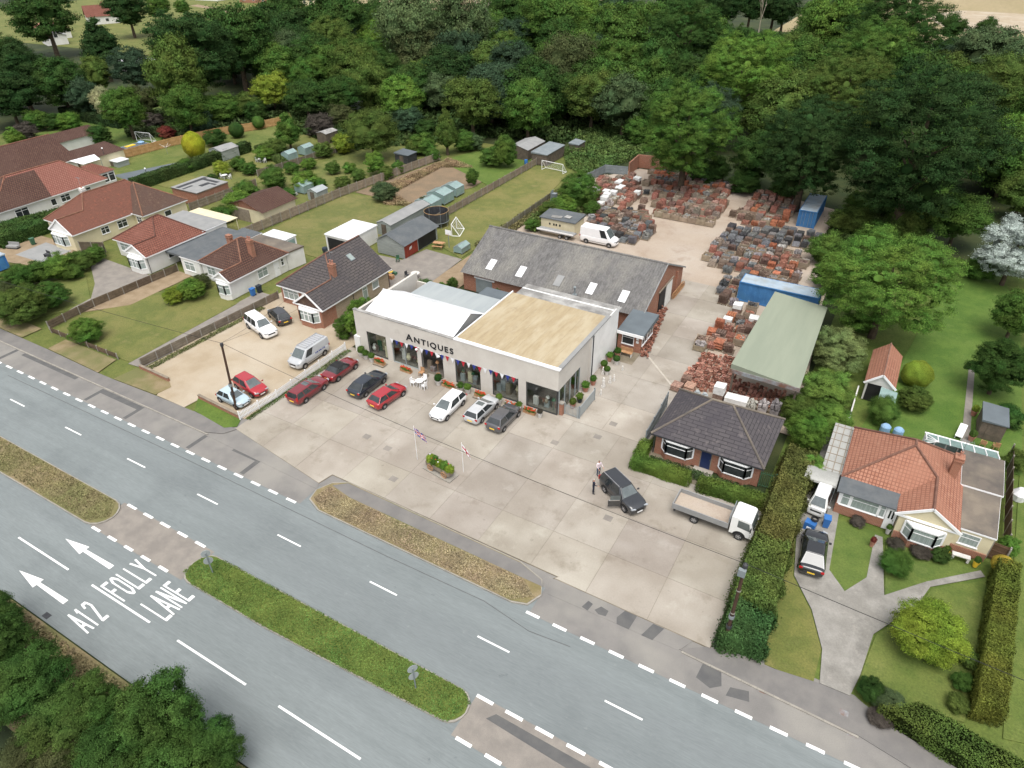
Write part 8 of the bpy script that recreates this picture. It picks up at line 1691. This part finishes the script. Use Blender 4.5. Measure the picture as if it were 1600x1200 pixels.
b = B(); [b.tube(ring[k]+Vector((0, 0, .8)), ring[(k+1) % 20]+Vector((0, 0, .8)), .05, 5) for k in range(20)]; [b.tube(ring[k], ring[k]+Vector((0, 0, 2.4)), .03, 5) for k in range(0, 20, 3)]; b.build('frame', 'metal_grey', t, local=True); b = B(); b.poly([p*.95+Vector((0, 0, .78)) for p in ring]); b.build('mat', 'black', t, local=True)
b = B(); [b.poly([ring[k]+Vector((0, 0, .85)), ring[(k+1) % 20]+Vector((0, 0, .85)), ring[(k+1) % 20]+Vector((0, 0, 2.25)), ring[k]+Vector((0, 0, 2.25))]) for k in range(20)]; b.build('net', 'metal_dark', t, local=True); b = B(); [b.tube(ring[k]+Vector((0, 0, 2.3)), ring[(k+1) % 20]+Vector((0, 0, 2.3)), .03, 5) for k in range(20)]; b.build('padded_rim', 'timber_orange', t, local=True)
t = thing('basketball_hoop', 'basketball hoop on a post beside the workshop yard', 'hoop', (-55.0, 76.2, 0)); B().tube((0, 0, 0), (0, 0, 2.3), .05, 6).build('post', 'metal_grey', t, local=True); B().box(-.5, .5, -.04, 0, 2.0, 2.7).build('backboard', 'upvc', t, local=True); B().lathe([(.22, 0), (.22, .03)], (0, -.25, 2.1), 12).build('ring', 'red_cloth', t, local=True)
def goal(x, y, rz, w, h, dp, label):
    t = thing('football_goal', label, 'goal', (x, y, .02), rz); b = B(); P = lambda a, c, z: Vector((a, c, z)); 
    for p, q in ((P(-w/2, 0, 0), P(-w/2, 0, h)), (P(w/2, 0, 0), P(w/2, 0, h)), (P(-w/2, 0, h), P(w/2, 0, h)), (P(-w/2, dp, 0), P(-w/2, 0, h)), (P(w/2, dp, 0), P(w/2, 0, h)), (P(-w/2, dp, 0), P(w/2, dp, 0)), (P(-w/2, 0, 0), P(-w/2, dp, 0)), (P(w/2, 0, 0), P(w/2, dp, 0))): b.tube(p, q, .055, 6)
    b.build('frame', 'upvc', t, local=True); n = B()
    for k in range(13): a = -w/2+w*k/12; n.tube((a, dp, 0), (a, 0, h), .008, 3)
    for k in range(1, 7): n.tube((-w/2, dp*k/7, h*(1-k/7)), (w/2, dp*k/7, h*(1-k/7)), .008, 3)
    n.build('net', 'white_cloth', t, local=True)
goal(-57.6, 113.8, R(-6), 4.6, 1.7, 1.3, 'white football goal at the end of the long lawn'); goal(-57.6, 81.4, R(-70), 3.0, 1.8, 1.2, 'white goal frame beside the trampoline'); goal(-143.5, 91, R(10), 4, 1.9, 1.2, 'white goal in the shady left garden'); greenhouse('small lean-to cold frame by the barn corner', -53.4, -52.0, 75.0, 77.2, .9, .4)
t = thing('picnic_table', 'wooden picnic table in front of the workshop', 'table', (-56.4, 75.6, .02), R(15)); B().box(-.8, .8, -.38, .38, .7, .76).build('table_top', 'wood_plain', t, local=True)
for s in (-1, 1): B().box(-.8, .8, s*.72-.13, s*.72+.13, .42, .47).build('seat', 'wood_plain', t, local=True); b = B(); b.tube((s*.6, -.75, 0), (s*.6, .2, .7), .04, 5); b.tube((s*.6, .75, 0), (s*.6, -.2, .7), .04, 5); b.build('leg', 'wood_plain', t, local=True)
table(-53.4, 65.9, .6, 'round pale garden table behind the brick bungalow', 'stone_white'); chair(-54.4, 65.4, R(80), 'dark chair left of the round garden table', 'metal_dark'); chair(-53.3, 64.8, R(170), 'dark chair in front of the round garden table', 'metal_dark'); chair(-58.6, 68.8, R(30), 'green garden chair at the workshop corner', 'green_plastic')
t = thing('toy_slide', 'yellow and pale toys heaped behind the brick bungalow', 'toys', (-57.0, 64.8, .03)); b = B(); b.obox((0, 0, .4), (.6, .1, .25), (-.05, .25, 0), (0, 0, .04)); b.build('slide', 'plate_yellow', t, local=True); B().box(.4, 1.2, -.9, -.3, 0, .5).build('box', 'wood_plain', t, local=True); B().box(.2, .8, .4, .8, 0, .35).build('crate', 'green_plastic', t, local=True)
t = thing('garden_cabin', 'white boxy cabin behind the brown-roofed bungalow', 'cabin', (-75.7, 64, 0)); B().box(-77.9, -73.6, 62.9, 64.9, 0, 2.35).build('wall', 'upvc', t); B().box(-78, -73.5, 62.8, 65, 2.35, 2.45).build('roof', 'white_sheet', t); B().box(-73.59, -73.56, 63.3, 64.6, .8, 2.1).build('window', 'greenhouse_glass', t)
t = thing('barbecue', 'dark covered barbecue on the lawn behind the white bungalow', 'barbecue', (-69.2, 65.8, 0)); B().lathe([(0, 0), (.35, 0), (.3, .35), (.42, .8), (.38, 1.1), (0, 1.25)], (0, 0, 0), 12).build('cover', 'dark_plastic', t, local=True)
def wbin(x, y, label, m, rz=0):
    t = thing('wheelie_bin', label, 'bin', (x, y, .03), rz); b = B(); A_ = [(-.24, -.26), (.24, -.26), (.24, .26), (-.24, .26)]
    for i in range(4):
        p, q = A_[i], A_[(i+1) % 4]; b.poly([(p[0]*.85, p[1]*.85, .05), (q[0]*.85, q[1]*.85, .05), (q[0]*1.1, q[1]*1.1, .95), (p[0]*1.1, p[1]*1.1, .95)])
    b.build('body', m, t, local=True); B().box(-.28, .28, -.32, .33, .95, 1.02).build('lid', m, t, local=True); [B().tube((sx*.2-.03, .24, .1), (sx*.2+.03, .24, .1), .1, 10).build('wheel', 'tyre', t, local=True) for sx in (-1, 1)]
wbin(-68.7, 51.8, 'blue wheelie bin at the white bungalow side', 'blue_plastic'); wbin(-68.6, 52.8, 'dark wheelie bin behind the blue one', 'dark_plastic'); wbin(-85.0, 63.9, 'dark bin behind the red-roofed bungalow', 'dark_plastic'); wbin(-85.0, 64.8, 'blue bin behind the red-roofed bungalow', 'blue_plastic'); wbin(-110.2, 47.6, 'green bin at the cream bungalow corner', 'green_plastic'); wbin(1.85, 45.6, 'blue wheelie bin before the camper van', 'blue_plastic', R(8))
t = thing('blue_tarpaulin', 'blue tarpaulin bundle at the nose of the black coupe', 'tarpaulin', (.75, 44.9, .03)); b = B(); rg = random.Random(3); b.prism([(-.4, -.4), (.4, -.45), (.5, .3), (-.3, .4)], 0, lambda x, y: .6+.15*math.sin(x*7+y*5)); b.build('sheet', 'blue_plastic', t, local=True); B().lathe([(.2, 0), (.3, .05), (.3, .18), (.2, .22)], (.25, .35, .6), 14).build('tyre', 'tyre', t, local=True)
wb_ = thing('portable_toilet', 'blue portable cabin at the left edge of the cream drive', 'cabin', (-105.8, 40.6, 0)); B().box(-106.6, -105.0, 39.9, 41.3, .1, 2.0).build('wall', 'blue_plastic', wb_); B().prism(rect(-106.7, -104.9, 39.8, 41.4), 2.0, lambda x, y: 2.15).build('roof', 'container_top', wb_); B().box(-105.5+.51, -104.97, 40.2, 41.0, .15, 1.9).build('door', 'container_blue', wb_)
t = thing('garden_bench', 'dark slatted bench frame on the cream drive', 'bench', (-103.9, 46.0, .02)); [B().box(-.5, .5, -.25+k*.17, -.12+k*.17, .42, .46).build('slat', 'metal_dark', t, local=True) for k in range(3)]; [B().box(sx-.04, sx+.04, -.25, .25, 0, .42).build('leg', 'metal_dark', t, local=True) for sx in (-.45, .45)]; B().box(-.5, .5, .25, .3, .46, .9).build('backrest', 'metal_dark', t, local=True)
t = thing('outdoor_settee', 'pale garden settee at the edge of the cream drive', 'settee', (-111.5, 45.4, .02), R(20)); B().box(-.9, .9, -.35, .35, .2, .45).build('seat', 'light_felt', t, local=True); B().box(-.9, .9, .3, .42, .45, .85).build('backrest', 'light_felt', t, local=True); B().box(-.85, .85, -.3, .3, 0, .2).build('base', 'metal_dark', t, local=True)
# the left gardens
t = thing('garage', 'flat garage with patched black felt roof behind the cream bungalow', 'garage', (-103.5, 73.3, 0)); flat(t, rect(-107.2, -100.9, 70.2, 76.6), 0, 2.35, 'brick', 'light_felt', 'old_felt', 'wall')
for x_, y_, w_, d_ in ((-106, 73.4, .9, 6), (-103.8, 75.6, 3.6, .7), (-103.2, 73.8, 1.0, 2.0), (-104.6, 71.4, .5, 2), (-102, 74.6, 1.2, .5)): B().box(x_-w_/2, x_+w_/2, y_-d_/2, y_+d_/2, 2.355, 2.372).build('felt_patch', 'metal_dark', t)
t = thing('garage', 'brick garage with brown tiled gable roof in the long gardens', 'garage', (-88.5, 73, 0)); B().box(-92.6, -84.9, 69.4, 76.2, 0, 2.2).build('wall', 'render_cream', t); b = B(); b.poly([(-84.6, 69.0, 2.2), (-84.6, 76.6, 2.2), (-88.7, 76.6, 3.6), (-88.7, 69.0, 3.6)]); b.poly([(-93, 76.6, 2.2), (-93, 69.0, 2.2), (-88.7, 69.0, 3.6), (-88.7, 76.6, 3.6)]); rf = b.build('roof', 'tile_brown', t); b = B(); b.poly([(-92.6, 69.4, 2.2), (-84.9, 69.4, 2.2), (-88.7, 69.4, 3.5)]); b.build('gable', 'brick', t); B().box(-91.5, -88, 69.33, 69.39, 0, 2.0).build('door', 'timber', t)
shed('dark flat-roofed shed at the end of the long garden', -87.0, -83.9, 104.8, 107.6, 1.6, .2, 'metal_dark', 'slate_felt', 'flat'); shed('shed with rough pale tin roof in the left gardens', -110, -107.4, 108, 111.5, 2.0, .3, 'timber_dark', 'old_white_felt'); greenhouse('left greenhouse of the pair in the lawn garden', -107.2, -105.2, 95, 97.4, 1.5, .5); greenhouse('right greenhouse of the pair in the lawn garden', -107.2, -105.2, 99.5, 102, 1.5, .5); greenhouse('small greenhouse near the round shrub', -91.8, -89.6, 82.8, 85.2, 1.4, .5); shed('pale roofed shed by the long weathered fence', -87.4, -85.2, 81.4, 84, 1.6, .4, 'shed_grey', 'grey_sheet'); shed('sage green garden shed with pale roof beside the yellow conifer', -121.0, -117.4, 89.4, 93.6, 1.9, .5, 'shed_grey', 'light_felt')
t = thing('cloche_row', 'low white polytunnel cloche behind the brown garage', 'cloche', (-93, 82, 0)); b = B(); [b.lathe([(0, 0), (.5, .1), (.4, .4), (0, .5)], (k*.9-1.6, 0, 0), 10) for k in range(5)]; b.build('cover', 'polytunnel', t, local=True)
table(-108.6, 82.2, .5, 'white garden table nearest the flat garage'); chair(-109.4, 82.2, R(90), 'white chair beside the nearest white garden table'); chair(-107.8, 82.6, R(-90), 'white chair right of the nearest white garden table'); table(-110.2, 92.4, .5, 'white garden table on the lawn by the greenhouses'); chair(-111, 92.2, R(90), 'white chair left of the lawn table'); chair(-109.4, 92.6, R(-90), 'white chair right of the lawn table')
t = thing('swimming_pool', 'long above-ground pool with blue inflatable ends', 'pool', (-140, 85.5, 0)); b = B(); b.box(-141.6, -138.6, 82, 89, 0, .85); b.build('wall', 'grey_sheet', t); B().box(-141.4, -138.8, 82.2, 88.8, .85, .88).build('cover', 'slate_felt', t); [B().lathe([(0, 0), (.6, .05), (.7, .3), (.3, .5), (0, .5)], (-140.1, y_, .85), 12).build('inflatable', 'pot_blue', t) for y_ in (82.9, 88.0)]; B().box(-140.8, -139.9, 84.6, 86.6, .89, 1.0).build('lilo', 'plate_yellow', t)
t = thing('awning', 'white and cream awning stretched behind the pink roof', 'awning', (-133, 72.5, 0)); b = B(); b.poly([(-135.6, 70.2, 2.7), (-132.2, 70.6, 2.4), (-132.0, 74.0, 2.5), (-134.6, 74.6, 2.9)]); b.poly([(-134.6, 74.6, 2.89), (-132.0, 74.0, 2.49), (-132.2, 70.6, 2.39), (-135.6, 70.2, 2.69)]); b.build('canopy', 'white_cloth', t); b = B(); [b.tube((x, y, 0), (x, y, 2.5), .04, 5) for x, y in ((-132.2, 70.6), (-132, 74), (-134.6, 74.5))]; b.build('pole', 'metal_grey', t)
shed('low white-topped hutch by the slim lamp post', -135.8, -132.2, 77.0, 79.4, 1.0, .1, 'shed_grey', 'white_sheet', 'flat'); t = thing('rotary_drier', 'white rotary clothes drier on the left lawn', 'clothes drier', (-131.5, 87.5, 0)); B().tube((0, 0, 0), (0, 0, 1.9), .03, 6).build('post', 'metal_grey', t, local=True); b = B(); [b.tube((0, 0, 1.3), (1.2*math.cos(a), 1.2*math.sin(a), 1.9), .02, 5) for a in (0.4, 1.97, 3.54, 5.1)]; b.build('arm', 'upvc', t, local=True)
shed('pale tin-roofed barn at the far end of the green lawn', -69.2, -64.8, 117.5, 124.5, 2.0, .6, 'timber_dark', 'light_felt'); shed('dark open shed with grey sheet roof behind the goal', -63.2, -60.0, 116.2, 123.6, 2.0, .25, 'timber_dark', 'metal_grey', 'flat'); shed('tiny tin-roofed hutch in the brambles', -60.2, -58.2, 126.2, 129.2, 1.6, .2, 'timber_dark', 'metal_grey', 'flat')
t = thing('water_barrel', 'blue barrel beside the dark open shed', 'barrel', (-63.9, 115.2, 0)); B().lathe([(0, 0), (.3, 0), (.34, .4), (.34, .6), (.3, .95), (0, .95)], (0, 0, 0), 12).build('barrel', 'blue_plastic', t, local=True)
# right-hand garden
t = thing('white_awning', 'rounded white awning in front of the car port', 'awning', (.6, 48.5, 0)); b = B(); n = 8
for k in range(n):
    a0, a1 = math.pi*k/n, math.pi*(k+1)/n; P_ = lambda a, x: (x, 49.15-.95*math.cos(a)+.2, 1.75+.45*math.sin(a)); b.poly([P_(a0, -.7), P_(a0, 1.8), P_(a1, 1.8), P_(a1, -.7)])
b.build('canopy', 'polytunnel', t); b = B(); [b.tube((x, y, 0), (x, y, 1.8), .04, 5) for x in (-.65, 1.75) for y in (48.45, 50.25)]; b.build('pole', 'metal_grey', t)
shed('grey garden shed with flat boarded roof in the right-hand garden', 11.9, 13.8, 64.0, 67.0, 1.9, .1, 'timber_dark', 'slate_felt', 'flat'); chair(12.4, 62.6, R(170), 'brown garden chair left of the right-hand shed', 'wood_plain'); chair(13.4, 62.8, R(190), 'brown garden chair right of the other one', 'wood_plain'); potplant(11.5, 63.2, .3, 'orange pot by the right-hand garden shed', 'terracotta', 'olive'); potplant(11.6, 67.6, .3, 'clay pot behind the right-hand garden shed', 'terracotta', 'lime')
t = thing('sun_lounger', 'white sun lounger on the garden path', 'lounger', (10.6, 63.6, .03), R(-10)); B().box(-.3, .3, -.8, .3, .28, .34).build('seat', 'upvc', t, local=True); b = B(); b.obox((0, .6, .5), (.3, 0, 0), (0, .32, .2), (0, 0, .03)); b.build('backrest', 'upvc', t, local=True); [B().box(sx-.03, sx+.03, sy-.03, sy+.03, 0, .28).build('leg', 'upvc', t, local=True) for sx in (-.25, .25) for sy in (-.7, .2)]
for x_, lb in ((4.5, 'left pale blue water tank behind the clay-tiled house'), (5.6, 'right pale blue water tank behind the clay-tiled house')): t = thing('water_tank', lb, 'tank', (x_, 60.6, 0)); B().lathe([(0, 0), (.4, 0), (.44, .1), (.44, .8), (.3, .95), (0, 1.0)], (0, 0, 0), 14).build('tank', 'pot_blue', t, local=True)
t = thing('bench', 'pale stone bench before the cream wall', 'bench', (11.2, 47.0, .03), R(2)); B().box(-.6, .6, -.2, .2, .4, .47).build('seat', 'stone_white', t, local=True); [B().box(sx-.08, sx+.08, -.18, .18, 0, .4).build('leg', 'stone_white', t, local=True) for sx in (-.5, .5)]; potplant(10.2, 46.9, .22, 'yellow pot left of the stone bench', 'plate_yellow', 'mid'); potplant(12.2, 46.8, .22, 'yellow pot right of the stone bench', 'plate_yellow', 'mid'); potplant(5.3, 45.2, .2, 'terracotta pot on the right-hand front lawn', 'terracotta', 'red'); potplant(6.2, 47.2, .2, 'pale pot at the front door', 'stone_white', 'mid')
b = B(); B().box(1.3, 1.42, 59.5, 66, 0, 1.0).build('wall_line', 'render_white', thing('low_wall', 'low pale wall along the garage drive', 'wall', (1.36, 62, 0)))
t = thing('garden_parasol', 'folded white garden cover at the right edge', 'cover', (15.1, 56.6, 0)); B().lathe([(0, 0), (.5, 0), (.6, .6), (.25, 1.1), (0, 1.2)], (0, 0, 0), 10).build('cover', 'white_cloth', t, local=True)
# roof aerials
def aerial(x, y, z, label):
    t = thing('roof_aerial', label, 'aerial', (x, y, z)); B().tube((0, 0, -.5), (0, 0, 1.5), .02, 5).build('mast', 'metal_grey', t, local=True); b = B(); b.tube((-.5, 0, 1.4), (.5, 0, 1.4), .012, 4); [b.tube((-.45+k*.15, -.2, 1.4), (-.45+k*.15, .2, 1.4), .008, 4) for k in range(7)]; b.build('antenna', 'metal_grey', t, local=True)
aerial(-57.1, 54.9, 5.9, 'television aerial on the brick bungalow chimney'); aerial(-71.6, 55.4, 5.8, 'television aerial on the brown-roofed bungalow chimney'); aerial(9.5, 53.0, 5.1, 'television aerial on the clay-roofed house chimney'); aerial(-107.6, 56.0, 6.6, 'television aerial on the cream bungalow chimney')
# far houses beyond the trees
def far_house(x, y, w, d, rz, label, roof, wall='render_white', h=3.0, rise=2.6, win_=3):
    t = thing('house', label, 'house', (x, y, 0), rz); B().box(-w/2, w/2, -d/2, d/2, 0, h).build('wall', wall, t, local=True); b = B()
    b.poly([(-w/2-.4, -d/2-.4, h), (w/2+.4, -d/2-.4, h), (w/2+.4, 0, h+rise), (-w/2-.4, 0, h+rise)]); b.poly([(w/2+.4, d/2+.4, h), (-w/2-.4, d/2+.4, h), (-w/2-.4, 0, h+rise), (w/2+.4, 0, h+rise)]); r_ = b.build('roof', roof, t, local=True)
    b = B(); b.poly([(w/2, -d/2, h), (w/2, d/2, h), (w/2, 0, h+rise-.1)]); b.poly([(-w/2, d/2, h), (-w/2, -d/2, h), (-w/2, 0, h+rise-.1)]); b.build('gable', wall, t, local=True); B().box(-.4, .4, -.3, .3, h+rise-.8, h+rise+1.0).build('chimney', 'brick', r_, local=True)
    for k in range(win_): x_ = -w/2+w*(k+.5)/win_; f = B().box(x_-.7, x_+.7, -d/2-.05, -d/2+.02, .9, 2.2).build('window', 'upvc', t, local=True); B().box(x_-.6, x_+.6, -d/2-.07, -d/2-.052, 1.0, 2.1).build('pane', 'glass_dark', f, local=True)
    for s in (-1, 1): f = B().box(s*w/2-.05, s*w/2+.05, -.7, .7, h-.6, h+.7).build('window', 'upvc', t, local=True); B().box(s*(w/2+.06)-.008, s*(w/2+.06)+.008, -.6, .6, h-.5, h+.6).build('pane', 'glass_dark', f, local=True)
far_house(-305, 170, 16, 9, R(-20), 'far bungalow with orange roof under the top left tree', 'tile_clay'); far_house(-288, 160, 9, 7, R(-20), 'white flat-gabled annexe right of the far orange roof', 'light_felt', rise=1.0); far_house(-322, 204, 15, 9, R(62), 'far white gabled house with red roof beside the meadow tree', 'tile_red', rise=4); far_house(-214, 142, 13, 6, R(10), 'far shed with white sheet roof between dark trees', 'white_sheet', rise=1.0, h=2.4)
far_house(-350, 285, 16, 9, R(5), 'far white house at the top edge left of the lane', 'tile_brown', h=4.5); far_house(-318, 288, 18, 9, R(8), 'far pink-walled house at the top edge', 'tile_clay', 'brick', h=4); far_house(-285, 290, 12, 8, R(8), 'far cream house at the top edge right of the others', 'tile_red', 'render_cream')
sheet('lane', [(-340, 262), (-235, 232), (-235, 235), (-340, 267)], -0.03, 'dirt')
